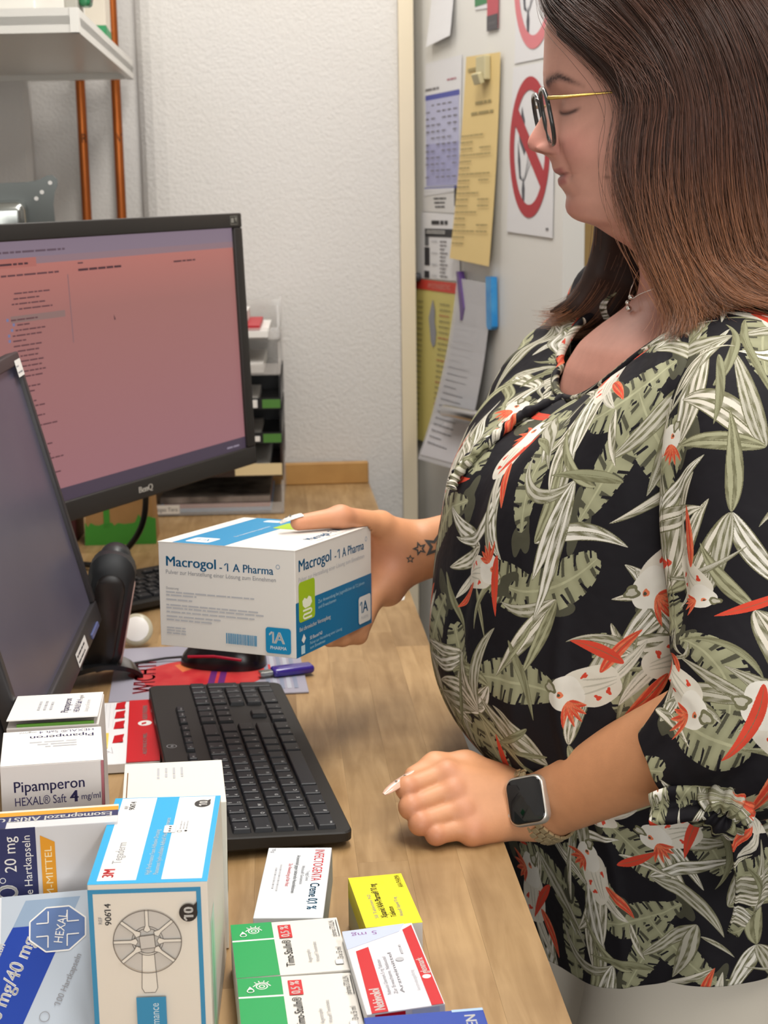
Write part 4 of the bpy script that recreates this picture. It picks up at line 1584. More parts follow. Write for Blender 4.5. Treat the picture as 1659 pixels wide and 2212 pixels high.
# ---- cream carton (pale grey)
ID = (0.0535, 0.1281, 0.030)
inf = carton('medicine_box', 'pale grey cream carton with red and blue title lying on the desk', (-0.0761, 1.1221, 0.9153), (0, 0, -1.22), ID, mat('infecto_board', '#d9dde2', 0.45))
P = Print(inf, ID)
F = P.face('top')
F.text('INFECTOGENTA', 0.0400, 0.1240, 0.0080, red, 0.060, rot=-90)
F.text('Creme 0,1 %', 0.0400, 0.0600, 0.0075, skyt, 0.046, rot=-90, bold=0.02)
F.text('1 mg/g Creme', 0.0355, 0.082, 0.0026, INKG, 0.018, rot=-90)
F.text('Wirkstoff: Gentamicin', 0.0310, 0.092, 0.0026, INKG, 0.034, rot=-90)
F.text('Arzneimittel gegen bakterielle Hautinfektionen', 0.0255, 0.112, 0.0030, INK, 0.070, rot=-90)
F.text('Zur Anwendung auf der Haut', 0.0200, 0.096, 0.0030, red, 0.042, rot=-90)
F.words(0.0130, 0.094, 0.048, 0.0022, INKL, rot=-90)
F.words(0.0095, 0.088, 0.038, 0.0022, INKL, rot=-90)
F.text('15 g', 0.0035, 0.125, 0.0030, INKG, rot=-90)
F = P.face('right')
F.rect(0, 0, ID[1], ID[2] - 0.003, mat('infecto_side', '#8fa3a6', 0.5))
P.done()

# ---- yellow carton
YD = (0.0427, 0.0853, 0.040)
ye = carton('medicine_box', 'bright yellow tablet carton near the desk edge', (-0.004, 1.0660, 0.9203), (0, 0, 10.0), YD, mat('yellow_white_board', '#dedbd8', 0.5))
P = Print(ye, YD)
F = P.face('top')
F.rect(0, 0, YD[0], YD[1], yellow)
F.text('AAA-PHARMA', 0.0400, 0.0610, 0.0042, INK, 0.0215, rot=90, bold=0.02)
F.text('Xipamid AAA-Pharma® 10 mg', 0.0190, 0.0130, 0.0052, INK, 0.0580, rot=90, bold=0.03)
F.text('Tabletten', 0.0255, 0.0130, 0.0042, INK, 0.0170, rot=90, bold=0.02)
F.text('Wirkstoff: Xipamid 10 mg', 0.0310, 0.0130, 0.0028, INKG, 0.032, rot=90)
F.text('50 Tabletten N2', 0.0120, 0.0130, 0.0026, INKG, 0.040, rot=90)
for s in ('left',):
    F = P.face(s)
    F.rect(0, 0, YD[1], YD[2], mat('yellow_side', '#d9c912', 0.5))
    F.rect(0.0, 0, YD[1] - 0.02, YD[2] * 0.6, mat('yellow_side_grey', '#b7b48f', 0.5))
F = P.face('front')
F.rect(0.0305, 0.004, 0.006, 0.006, INKG)
P.done()

# ---- two green eye drop cartons
TMD = (0.0800, 0.0815, 0.035)
for (loc, rot, lab, k) in (((-0.0735, 1.0020, 0.9184), (-0.5, 0.38, 8.49), 'green and white eye drop carton, the farther of the pair', 0),
                           ((-0.0617, 0.9195, 0.9190), (-0.9, 1.3, 7.73), 'green and white eye drop carton, the nearer of the pair', 1)):
    o = carton('medicine_box', lab, loc, rot, TMD, mat('timo_board', '#e3ded6', 0.5), 'eye drop cartons')
    P = Print(o, TMD)
    F = P.face('top')
    F.rect(0, 0, 0.0305, TMD[1], green)
    F.rect(0, 0.0535, 0.0305, 0.0022, WHITE)
    F.ring(0.0165, 0.0685, 0.0042, 0.0008, WHITE, 24)
    F.disc(0.0165, 0.0685, 0.0022, WHITE, n=16)
    F.disc(0.0165, 0.0685, 0.0014, green, n=12)
    F.line([(0.0105, 0.0685), (0.0135, 0.0725), (0.0165, 0.0738), (0.0200, 0.0725), (0.0225, 0.0685)], 0.0009, WHITE)
    for a in (-40, -15, 15, 40):
        F.line([(0.0165 + 0.0056 * math.sin(R(a)), 0.0685 + 0.0056 * math.cos(R(a))), (0.0165 + 0.0078 * math.sin(R(a)), 0.0685 + 0.0078 * math.cos(R(a)))], 0.0007, WHITE)
    F.ring(0.0085, 0.0625, 0.0026, 0.0007, WHITE, 18)
    F.poly([(0.0062, 0.0637), (0.0082, 0.0685), (0.0108, 0.0640), (0.0085, 0.0650)], WHITE)
    F.text('Timo-Stulln®', 0.0420, 0.0105, 0.0062, INK, 0.0400, rot=90, bold=0.01)
    F.rect(0.0345, 0.0535, 0.0095, 0.0205, red)
    F.text('0,5 %', 0.0420, 0.0550, 0.0062, WHITE, 0.0175, rot=90, bold=0.02)
    F.text('Augentropfen', 0.0545, 0.0140, 0.0028, INKG, 0.0190, rot=90)
    F.text('Wirkstoff: Timololmaleat', 0.0600, 0.0140, 0.0026, INKG, 0.0300, rot=90)
    F.text('pharma STULLN', 0.0765, 0.0500, 0.0040, INK, 0.0250, rot=90)
    F.line([(0.0782, 0.0500), (0.0782, 0.0760)], 0.0005, INK)
    F.text('3 x 5 ml', 0.0770, 0.0160, 0.0042, INK, 0.0170, rot=90)
    F.rrect(0.0705, 0.0075, 0.0058, 0.0070, 0.0012, INKL)
    F.rrect(0.0710, 0.0080, 0.0048, 0.0060, 0.0010, WHITE)
    P.done()

# ---- red and white tablet carton
ND = (0.0518, 0.1255, 0.025)
nb = carton('medicine_box', 'white tablet carton with two red stripes near the desk edge', (0.0009, 0.9511, 0.9345), (-2.4, -2.82, 8.87), ND, mat('nebi_board', '#e2e0e6', 0.5))
P = Print(nb, ND)
F = P.face('top')
F.poly([(0, ND[1]), (0, ND[1] - 0.030), (0.040, ND[1] - 0.012), (0.046, ND[1])], paleb)
F.text('5 mg', 0.0250, ND[1] - 0.0055, 0.0060, mat('nebi_violet', '#8a5a96', 0.5), 0.0190, rot=180)
F.poly([(0.0035, 0.0), (0.0145, 0.0), (0.0150, ND[1] - 0.030), (0.0055, ND[1] - 0.0345)], red)
F.text('Nebivolol', 0.0130, 0.0030, 0.0070, WHITE, 0.0300, rot=90, bold=0.03)
F.poly([(0.0430, 0.0), (0.0510, 0.0), (0.0505, ND[1] - 0.004), (0.0430, ND[1] - 0.010)], red)
F.disc(0.0470, 0.0400, 0.0030, WHITE, n=18)
F.text('glenmark', 0.0490, 0.0445, 0.0050, WHITE, 0.0240, rot=90, bold=0.02)
F.text('Nebivolol Glenmark 5 mg Tabletten', 0.0200, 0.0220, 0.0026, INKG, 0.052, rot=90)
F.text('Zur Erwachsene. Nebivolol', 0.0245, 0.0220, 0.0026, INKG, 0.055, rot=90)
F.text('Arzneimittel', 0.0290, 0.0220, 0.0026, INKG, 0.060, rot=90)
F.text('Verschreibungspflichtig', 0.0400, 0.0220, 0.0026, INKL, 0.030, rot=90)
F.disc(0.0335, 0.0700, 0.0030, INKL, n=14)
F.words(0.0375, 0.078, 0.014, 0.0024, INKL, rot=90)
F = P.face('front')
F.rect(0.0055, 0.012, 0.020, 0.012, red)
F.rect(0.0300, 0.0, 0.018, 0.024, paleb)
P.done()

# ---- royal blue carton at the very front
BD = (0.0763, 0.0584, 0.057)
bl_ = carton('medicine_box', 'royal blue carton at the bottom edge of the photo', (0.024, 0.8414, 0.9297), (-1.0, -1.0, 5.56), BD, mat('blue_board', '#1a3fa0', 0.45))
P = Print(bl_, BD)
F = P.face('top')
F.text('PILLEN', 0.0700, 0.0160, 0.0070, WHITE, 0.0350, rot=90, bold=0.02)
F.rect(0.056, 0.0555, 0.020, 0.003, mat('print_ice', '#a9c4e6', 0.5))
P.done()

# ---- red note block with tabs, lying beside the keyboard
ALM = TR((-0.2800, 1.5363, 0.9062), (0, 0, 8.3))
al = empty('note_block')
al.matrix_world = ALM
tag(al, 'white and red advertising note block with red tabs beside the keyboard', 'note block')
mb = MB()
mb.box((0.0701, 0.1967, 0.010), mat('block_paper', '#e9e8ea', 0.6), None, 0.0005, 1)
mb.build('paper_block', al)
mb = MB()
mb.box((0.034, 0.1967, 0.0012), red, TR((0.018, 0, 0.0057)), 0.0003, 1)
cov = mb.build('red_cover', al)
mb = MB()
F = Face(mb, Matrix.Translation((0.001, -0.098, 0.0063)), 0.00012)
F.disc(0.0180, 0.1150, 0.0075, WHITE, ry=0.0085)
F.poly([(0.0145, 0.110), (0.0195, 0.113), (0.0195, 0.119), (0.0145, 0.116)], red)
F.text('ALIUD PHARMA', 0.0205, 0.1270, 0.0055, WHITE, 0.048, rot=90, bold=0.02)
F.text('- ALLES WAS ICH WILL.', 0.0205, 0.0150, 0.0042, WHITE, 0.068, rot=90, bold=0.02)
F.words(0.0255, 0.150, 0.012, 0.002, mat('aliud_pink', '#e58a90', 0.5), rot=90)
mb.build('print', cov)
for i, yy in enumerate((0.083, 0.052, 0.018, -0.026)):
    mb = MB()
    mb.prism([(-0.0060, -0.011), (0.0055, -0.011), (0.0048, 0.0), (0.0060, 0.011), (-0.0045, 0.011), (-0.0052, 0.0)], 0.0008, red, TR((-0.0085, yy, 0.0053), (0, -8, 0)))
    mb.build('index_tab', al)
mb = MB()
mb.box((0.016, 0.047, 0.0008), mat('sticky_yellow', '#f0cf5a', 0.6), TR((-0.0270, -0.030, 0.0056)))
mb.build('sticky_note', al)
mb = MB()
F = Face(mb, Matrix.Translation((-0.035, -0.098, 0.0051)), 0.00012)
for i in range(4):
    F.line([(0.006 + 0.0045 * i, 0.110), (0.006 + 0.0045 * i, 0.190)], 0.0003, INKL)
F.text('A RIDE', 0.0060, 0.0120, 0.0040, INKG, rot=90)
F.line([(0.012, 0.020), (0.018, 0.036), (0.014, 0.040), (0.022, 0.030), (0.020, 0.048)], 0.0004, INKL)
mb.build('form_lines', al)['kind'] = 'stuff'
# ------------------------------------------------------------------ notices on the door
def notice(name, label, cat, quad, m, z=0.0015, curl=0.0, parts=None, group=None):
    """sheet hanging on the door: quad in door coordinates (along, up); bottom may stand off by curl"""
    (x0, y0), (x1, y1), (x2, y2), (x3, y3) = quad       # top left, top right, bottom right, bottom left
    n = 8
    vs, fs = [], []
    for side in (0, 1):
        for i in range(n + 1):
            t = i / n
            zz = z + curl * t * t + (0.0004 if side else 0)
            vs += [(x0 + (x3 - x0) * t, y0 + (y3 - y0) * t, zz), (x1 + (x2 - x1) * t, y1 + (y2 - y1) * t, zz)]
    k = 2 * (n + 1)
    for i in range(n):
        a = 2 * i
        fs.append((k + a, k + a + 2, k + a + 3, k + a + 1))
        fs.append((a, a + 1, a + 3, a + 2))
        fs.append((a, a + 2, k + a + 2, k + a))
        fs.append((a + 1, k + a + 1, k + a + 3, a + 3))
    fs += [(0, k, k + 1, 1), (2 * n, 2 * n + 1, k + 2 * n + 1, k + 2 * n)]
    mb = MB()
    mb.add(vs, fs, m, DOORM)
    return tag(mb.build(name), label, cat, group)


def dface(z, curl=0.0):
    mb = MB()
    return mb, Face(mb, DOORM @ Matrix.Translation((0, 0, z + 0.0006)), 0.00025)


pw = mat('notice_white', '#d9d8da', 0.6)
pw2 = mat('notice_bluish', '#b3b4cf', 0.6)
porange = mat('notice_buff', '#d9bf84', 0.65)
pyel = mat('notice_yellow', '#c9bd72', 0.65)
sred = mat('sign_red', '#a8343b', 0.55)
dink = mat('door_ink', '#6f6b6e', 0.6)
dinkb = mat('door_ink_blue', '#4f55a0', 0.6)
dinko = mat('door_ink_buff', '#9b8a5c', 0.6)

o = notice('paper_slip', 'crumpled white receipt slip at the top of the door', 'paper', [(0.155, 1.96), (0.253, 1.95), (0.252, 1.772), (0.130, 1.763)], pw, curl=0.012)
mb, F = dface(0.004)
for i in range(5):
    F.words(0.17, 1.845 - i * 0.011, 0.055, 0.006, dink, seed=i)
F.words(0.16, 1.792, 0.022, 0.005, dink)
mb.build('print', o)['kind'] = 'stuff'
o = notice('card', 'narrow red and dark grey card high on the door', 'card', [(0.401, 1.95), (0.453, 1.95), (0.449, 1.764), (0.401, 1.763)], mat('card_red', '#b4505a', 0.5), z=0.003)
mb, F = dface(0.0032)
F.rect(0.401, 1.763, 0.048, 0.026, mat('card_dark', '#4c4a4e', 0.5))
F.text('center', 0.407, 1.773, 0.007, dink, 0.034)
mb.build('print', o)['kind'] = 'stuff'
o = notice('paper_slip', 'white slip with a green top beside the red card', 'paper', [(0.325, 1.90), (0.40, 1.90), (0.400, 1.803), (0.343, 1.807)], pw, z=0.0012)
mb, F = dface(0.0012)
F.rect(0.343, 1.812, 0.057, 0.02, mat('slip_green', '#3f7d52', 0.5))
mb.build('print', o)['kind'] = 'stuff'
o = notice('notice', 'white notice with a blue table, leftmost on the door', 'notice', [(0.098, 1.735), (0.282, 1.735), (0.267, 1.488), (0.084, 1.480)], pw)
mb, F = dface(0.0015)
F.rect(0.098, 1.498, 0.170, 0.168, pw2)
F.rect(0.097, 1.664, 0.174, 0.010, dinkb)
F.rect(0.098, 1.500, 0.168, 0.080, mat('notice_lilac', '#9f9fc4', 0.6))
F.words(0.098, 1.682, 0.07, 0.007, dink)
F.words(0.21, 1.694, 0.045, 0.005, mat('notice_redink', '#b06a78', 0.6))
for r in range(12):
    for c in range(6):
        if (r * 7 + c * 3) % 5:
            F.words(0.102 + c * 0.028, 1.652 - r * 0.0125, 0.018, 0.004, dink, seed=r * 9 + c)
F.rect(0.096, 1.494, 0.170, 0.002, dinkb)
mb.build('print', o)['kind'] = 'stuff'
o = notice('notice', 'long buff paper sheet held by a beige clip', 'notice', [(0.313, 1.728), (0.465, 1.722), (0.447, 1.352), (0.262, 1.362)], porange, z=0.006, curl=0.014)
mb, F = dface(0.0075)
F.words(0.325, 1.700, 0.05, 0.009, dinko)
F.words(0.36, 1.640, 0.07, 0.008, dinko)
F.words(0.34, 1.622, 0.10, 0.008, dinko)
mb.build('heading_print', o)
for i in range(18):
    mb, F = dface(0.0075 + 0.014 * ((1.728 - (1.585 - i * 0.0115)) / 0.37) ** 2 + 0.0006)
    F.words(0.300 - i * 0.0015, 1.585 - i * 0.0115, 0.055 if i % 3 else 0.10, 0.004, dinko, seed=i)
    if i % 4 > 1:
        F.words(0.385, 1.585 - i * 0.0115, 0.05, 0.004, dinko, seed=i)
    mb.build('print_line', o)['kind'] = 'stuff'
cl = empty('clip', (0, 0, 0))
cl.matrix_world = DOORM @ Matrix.Translation((0.405, 1.70, 0.007))
tag(cl, 'beige magnetic clip holding the buff sheet', 'clip')
mb = MB()
mb.box((0.040, 0.042, 0.012), mat('clip_beige', '#b9b08c', 0.5), TR((0, 0, 0.006)), 0.002)
mb.build('jaw', cl)
mb = MB()
mb.box((0.030, 0.020, 0.010), mat('clip_beige', '#b9b08c', 0.5), TR((0, -0.018, 0.016), (20, 0, 0)), 0.002)
mb.build('lever', cl)


def prohibition(quad, cx, cy, label, strong=True, z=0.002):
    o = notice('prohibition_sign', label, 'sign', quad, pw, z=z, group='prohibition signs on the door')
    mb, F = dface(z)
    m = sred if strong else mat('sign_red_faded', '#cf7a80', 0.55)
    rx, ry = 0.080, 0.117
    n = 56
    vs, fs = [], []
    for k in range(n + 1):
        a = 2 * math.pi * k / n
        vs += [(cx + rx * math.cos(a), cy + ry * math.sin(a), 0.0006), (cx + (rx - 0.019) * math.cos(a), cy + (ry - 0.022) * math.sin(a), 0.0006)]
    for k in range(n):
        fs.append((2 * k, 2 * k + 2, 2 * k + 3, 2 * k + 1))
    mb.add(vs, fs, m, F.M)
    gr = mat('sign_flame', '#4d4d55', 0.6)
    # match and flame
    F.poly([(cx - 0.030, cy + 0.070), (cx - 0.018, cy + 0.045), (cx - 0.022, cy + 0.030), (cx - 0.010, cy + 0.010), (cx - 0.020, cy - 0.012), (cx - 0.030, cy + 0.0), (cx - 0.040, cy + 0.012), (cx - 0.042, cy + 0.030), (cx - 0.035, cy + 0.048)], gr)
    F.poly([(cx - 0.046, cy + 0.015), (cx - 0.036, cy - 0.02), (cx - 0.034, cy - 0.045), (cx - 0.026, cy - 0.055), (cx - 0.040, cy - 0.050), (cx - 0.046, cy - 0.02)], gr)
    F.poly([(cx - 0.024, cy - 0.045), (cx - 0.018, cy - 0.068), (cx - 0.020, cy - 0.090), (cx - 0.027, cy - 0.088), (cx - 0.030, cy - 0.070)], gr)
    for q in (0, 1, 2):
        F.line([(cx - 0.020, cy - 0.055), (cx - 0.004 + 0.006 * q, cy - 0.01 - 0.006 * q)], 0.0012, gr)
    F.poly([(cx - 0.066, cy + 0.050), (cx - 0.052, cy + 0.074), (cx + 0.066, cy - 0.050), (cx + 0.052, cy - 0.074)], m)
    F.words(cx + 0.066, cy - 0.137, 0.010, 0.006, dink)
    mb.build('print', o)['kind'] = 'stuff'
    return o


prohibition([(0.511, 1.692), (0.674, 1.690), (0.668, 1.405), (0.485, 1.414)], 0.578, 1.555, 'red no open flame sign on white card behind her face')
prohibition([(0.529, 1.96), (0.675, 1.95), (0.674, 1.697), (0.514, 1.698)], 0.592, 1.832, 'paler no open flame sign at the top of the door', False, 0.0012)

o = notice('notice', 'white letter heading peeking out below the blue table', 'notice', [(0.079, 1.483), (0.265, 1.492), (0.262, 1.446), (0.070, 1.450)], mat('notice_white2', '#cfcdcb', 0.6), z=0.0008)
mb, F = dface(0.0009)
for i in range(3):
    F.words(0.135 + 0.004 * i, 1.473 - i * 0.008, 0.065 - 0.008 * i, 0.005, INK, seed=i)
F.rect(0.242, 1.460, 0.018, 0.048, INK)
mb.build('print', o)['kind'] = 'stuff'
o = notice('notice', 'white opening hours list with black blocks on the door', 'notice', [(0.068, 1.449), (0.262, 1.443), (0.272, 1.318), (0.046, 1.316)], pw, z=0.0018)
mb, F = dface(0.0019)
F.words(0.125, 1.424, 0.085, 0.009, INK, fill=0.9)
F.rect(0.088, 1.400, 0.158, 0.016, INK)
F.rect(0.088, 1.382, 0.022, 0.018, mat('list_grey', '#5b5b5e', 0.6))
F.rect(0.086, 1.343, 0.028, 0.036, INK)
F.rect(0.084, 1.318, 0.028, 0.014, INK)
for i in range(10):
    F.words(0.170, 1.390 - i * 0.0075, 0.040 - 0.006 * (i % 3), 0.0042, dink, seed=i)
    if i % 3 == 0:
        F.words(0.125, 1.390 - i * 0.0075, 0.03, 0.004, INKL, seed=i)
for i in range(4):
    F.words(0.100, 1.407 + (i % 2) * 0.004, 0.10, 0.002, WHITE, seed=i)
mb.build('print', o)['kind'] = 'stuff'
o = notice('notice', 'yellow notice with a red heading band on the door', 'notice', [(0.033, 1.314), (0.272, 1.314), (0.192, 0.983), (0.016, 0.980)], pyel, z=0.0030, curl=0.004)
mb, F = dface(0.0034)
F.poly([(0.033, 1.314), (0.272, 1.314), (0.268, 1.293), (0.032, 1.294)], mat('band_red', '#c23c30', 0.55))
F.text('AM DONNERSTAG', 0.105, 1.2985, 0.010, mat('band_text', '#e6a79a', 0.55), 0.12, bold=0.008)
mb.build('heading_band', o)
mb, F = dface(0.0042)
F.poly([(0.135, 1.277), (0.146, 1.255), (0.144, 1.232), (0.152, 1.212), (0.146, 1.187), (0.134, 1.180), (0.122, 1.192), (0.118, 1.215), (0.112, 1.238), (0.122, 1.256)], mat('map_grey', '#8b8d96', 0.6))
mb.build('map_outline', o)
for i in range(24):
    mb, F = dface(0.0036 + 0.004 * ((i * 0.011 + 0.03) / 0.33) ** 2 + 0.0003)
    yy = 1.268 - i * 0.0112
    F.words(0.050 - 0.001 * i, yy, 0.030, 0.004, mat('yellow_ink', '#8f875a', 0.6), seed=i)
    F.words(0.172 - 0.0018 * i, yy, 0.055, 0.004, mat('yellow_ink2', '#b0664a', 0.6) if i % 4 == 2 else mat('yellow_ink', '#8f875a', 0.6), seed=i + 50)
    mb.build('print_line', o)['kind'] = 'stuff'
sl = notice('sheet_sleeve', 'clear plastic sleeve with a printed page by the door handle', 'sleeve', [(0.279, 1.325), (0.441, 1.321), (0.405, 0.975), (0.192, 0.965)], mat('sleeve_clear', '#d7d6da', 0.2, alpha=0.55), z=0.012, curl=0.05)
sp = notice('notice', 'printed white page inside the clear sleeve', 'notice', [(0.288, 1.318), (0.435, 1.315), (0.402, 0.985), (0.202, 0.975)], mat('sleeve_page', '#cfcdd2', 0.6), z=0.0105, curl=0.05)
for i in range(22):
    yy = 1.265 - i * 0.0125
    mb, F = dface(0.0110 + 0.05 * ((1.318 - yy) / 0.34) ** 2 + 0.0003)
    F.words(0.290 - 0.0030 * i, yy, 0.10 if i % 4 else 0.06, 0.004, INKG, seed=i)
    mb.build('print_line', sp)['kind'] = 'stuff'


def clip_bar(label, m, pts, th):
    mb = MB()
    mb.prism(pts, th, m, DOORM @ Matrix.Translation((0, 0, 0.004)))
    return tag(mb.build('magnet_clip'), label, 'magnet')


clip_bar('slanting purple magnet clip at the sleeve', mat('magnet_purple', '#5b3f7c', 0.35), [(0.283, 1.337), (0.295, 1.338), (0.320, 1.270), (0.312, 1.247), (0.302, 1.246), (0.300, 1.27)], 0.012)
clip_bar('upright blue magnet clip at the sleeve', mat('magnet_blue', '#1e7fc4', 0.3, noise=(40, 0.5, '#5aa8d6')), [(0.423, 1.333), (0.447, 1.333), (0.451, 1.244), (0.445, 1.238), (0.432, 1.238), (0.426, 1.244)], 0.012)
mb = MB()
mb.lathe([(0.009, 0.0), (0.0095, 0.004), (0.008, 0.010), (0.0, 0.011)], mat('magnet_dark', '#3c3c40', 0.4), DOORM @ Matrix.Translation((0.062, 1.318, 0.005)), 20)
tag(mb.build('round_magnet'), 'dark round magnet on the red heading band', 'magnet')
# ------------------------------------------------------------------ the woman
def catmull(P, n):
    """P (k,d) control rows -> n samples, centripetal-ish uniform Catmull-Rom"""
    P = np.asarray(P, float)
    k = len(P)
    t = np.linspace(0, k - 1 - 1e-9, n)
    i = np.floor(t).astype(int)
    u = (t - i)[:, None]
    a, b, c, d = P[np.clip(i - 1, 0, k - 1)], P[i], P[np.clip(i + 1, 0, k - 1)], P[np.clip(i + 2, 0, k - 1)]
    return 0.5 * (2 * b + (c - a) * u + (2 * a - 5 * b + 4 * c - d) * u ** 2 + (3 * b - a - 3 * c + d) * u ** 3)


def np_mesh(name, V, Fq, mats, parent=None, col=None, uv=None, smooth=True):
    me = bpy.data.meshes.new(name)
    V = np.asarray(V, np.float32)
    Fq = np.asarray(Fq, np.int32)
    n = Fq.shape[1]
    me.vertices.add(len(V))
    me.vertices.foreach_set('co', V.ravel())
    me.loops.add(Fq.size)
    me.loops.foreach_set('vertex_index', Fq.ravel())
    me.polygons.add(len(Fq))
    me.polygons.foreach_set('loop_start', np.arange(0, Fq.size, n, dtype=np.int32))
    if smooth:
        me.polygons.foreach_set('use_smooth', np.ones(len(Fq), bool))
    if col is not None:
        ca = me.color_attributes.new('skin_tone', 'FLOAT_COLOR', 'POINT')
        c4 = np.ones((len(V), 4), np.float32)
        c4[:, :3] = col
        ca.data.foreach_set('color', c4.ravel())
    if uv is not None:
        ul = me.uv_layers.new(name='print_uv')
        ul.data.foreach_set('uv', np.asarray(uv, np.float32)[Fq.ravel()].ravel())
    for m in mats:
        me.materials.append(m)
    me.update()
    me.validate()
    o = bpy.data.objects.new(name, me)
    COL.objects.link(o)
    if parent is not None:
        o.parent = parent
        o.matrix_parent_inverse = parent.matrix_world.inverted()
    return o


def surf_net(sdf, lo, hi, h):
    lo, hi = np.asarray(lo, float), np.asarray(hi, float)
    n = np.ceil((hi - lo) / h).astype(int) + 1
    ax = [lo[i] + h * np.arange(n[i]) for i in range(3)]
    G = np.stack(np.meshgrid(*ax, indexing='ij'), -1).reshape(-1, 3)
    st = 5                                       # coarse look first, then only the cells near the surface
    cax = [lo[i] + h * st * (np.arange((n[i] + st - 1) // st) + 0.5) for i in range(3)]
    cg = np.stack(np.meshgrid(*cax, indexing='ij'), -1).reshape(-1, 3)
    cd = sdf(cg).astype(np.float32).reshape([len(c) for c in cax])
    D = np.repeat(np.repeat(np.repeat(cd, st, 0), st, 1), st, 2)[:n[0], :n[1], :n[2]].copy().ravel()
    near = np.flatnonzero(np.abs(D) < st * h * 1.25 + 0.004)
    for s in range(0, len(near), 300000):
        k = near[s:s + 300000]
        D[k] = sdf(G[k])
    D = D.reshape(n)
    neg = D < 0
    cells = np.zeros(n - 1, bool)
    cnt = np.zeros(n - 1, np.int32)
    for dx in (0, 1):
        for dy in (0, 1):
            for dz in (0, 1):
                cnt += neg[dx:n[0] - 1 + dx, dy:n[1] - 1 + dy, dz:n[2] - 1 + dz]
    cells = (cnt > 0) & (cnt < 8)
    idx = np.argwhere(cells)
    acc = np.zeros((len(idx), 3))
    num = np.zeros(len(idx))
    corners = [(a, b, c) for a in (0, 1) for b in (0, 1) for c in (0, 1)]
    for p in corners:
        for axis in range(3):
            if p[axis]:
                continue
            q = list(p)
            q[axis] = 1
            d0 = D[idx[:, 0] + p[0], idx[:, 1] + p[1], idx[:, 2] + p[2]]
            d1 = D[idx[:, 0] + q[0], idx[:, 1] + q[1], idx[:, 2] + q[2]]
            cr = (d0 < 0) != (d1 < 0)
            t = np.where(cr, d0 / np.where(cr, d0 - d1, 1), 0)
            pos = np.tile(np.array(p, float), (len(idx), 1))
            pos[:, axis] += t
            acc += pos * cr[:, None]
            num += cr
    V = lo + h * (idx + acc / num[:, None])
    vid = -np.ones(n - 1, np.int64)
    vid[cells] = np.arange(len(idx))
    Fs = []
    for axis in range(3):
        a1, a2 = (axis + 1) % 3, (axis + 2) % 3
        sl0 = [slice(None)] * 3
        sl1 = [slice(None)] * 3
        sl0[axis] = slice(0, n[axis] - 1)
        sl1[axis] = slice(1, n[axis])
        s0, s1 = neg[tuple(sl0)], neg[tuple(sl1)]
        e = np.argwhere(s0 != s1)
        e = e[(e[:, a1] > 0) & (e[:, a2] > 0) & (e[:, a1] < n[a1] - 1) & (e[:, a2] < n[a2] - 1)]
        fl = s0[e[:, 0], e[:, 1], e[:, 2]]
        qs = []
        for d1, d2 in ((0, 0), (-1, 0), (-1, -1), (0, -1)):
            c = e.copy()
            c[:, a1] += d1
            c[:, a2] += d2
            qs.append(vid[c[:, 0], c[:, 1], c[:, 2]])
        q = np.stack(qs, 1)
        q[~fl] = q[~fl][:, ::-1]
        Fs.append(q)
    return V, np.concatenate(Fs)


def smin(a, b, k):
    h = np.clip(0.5 + 0.5 * (b - a) / k, 0, 1)
    return b + (a - b) * h - k * h * (1 - h)


def rcone(p, a, b, r1, r2):
    a, b = np.asarray(a), np.asarray(b)
    ba = b - a
    h = np.clip(((p - a) @ ba) / (ba @ ba), 0, 1)
    return np.linalg.norm(p - a - h[:, None] * ba, axis=1) - (r1 + (r2 - r1) * h)


def chain(p, pts, rs, k):
    d = None
    for i in range(len(pts) - 1):
        e = rcone(p, pts[i], pts[i + 1], rs[i], rs[i + 1])
        d = e if d is None else smin(d, e, k)
    return d


def ellip(p, c, r, Rm=None):
    q = p - np.asarray(c)
    if Rm is not None:
        q = q @ Rm
    r = np.asarray(r)
    k0 = np.linalg.norm(q / r, axis=1)
    k1 = np.linalg.norm(q / (r * r), axis=1)
    return k0 * (k0 - 1) / np.maximum(k1, 1e-9)


def srgb(h):
    return np.array(lin(h)[:3])


person = empty('person', (0.29, 1.45, 0.0))
tag(person, 'woman in a dark leafy tropical print blouse holding up a carton, hand on the desk', 'person')

SK = srgb('#d29c8a')
SK_PINK = srgb('#c98a7e')
SK_ARM = srgb('#d6996f')

# ---- head, neck and upper body: rings stacked down a vertical axis, Y0 = middle of the face
Y0 = 1.45
prof = np.array([(.2500, 1.6730), (.2150, 1.6700), (.1850, 1.6580), (.1670, 1.6420), (.1575, 1.6280), (.1552, 1.6204), (.1549, 1.604), (.1546, 1.5924), (.1542, 1.58), (.1549, 1.5733), (.1564, 1.5666),
                 (.1583, 1.5603), (.1579, 1.5532), (.1549, 1.5461), (.1506, 1.5374), (.1451, 1.5282), (.1408, 1.5211), (.1397, 1.5165), (.1412, 1.5118),
                 (.1456, 1.5088), (.1522, 1.5074), (.1574, 1.5056), (.1605, 1.503), (.1627, 1.4983), (.1634, 1.4941), (.1650, 1.4902), (.1702, 1.4867),
                 (.1686, 1.4825), (.1696, 1.4778), (.173, 1.4747), (.1783, 1.4678), (.1768, 1.4623), (.1762, 1.4575), (.178, 1.4519), (.1829, 1.4471),
                 (.1895, 1.4436), (.1979, 1.4418), (.2059, 1.439), (.2183, 1.4306), (.2281, 1.4249), (.2375, 1.4191), (.2470, 1.4105), (.2495, 1.3901),
                 (.2472, 1.3726), (.2342, 1.3596), (.2122, 1.3421), (.1953, 1.325), (.1837, 1.3024), (.1777, 1.2754), (.155, 1.22), (.13, 1.15), (.12, 1.05), (.14, 0.97), (.17, 0.90)])
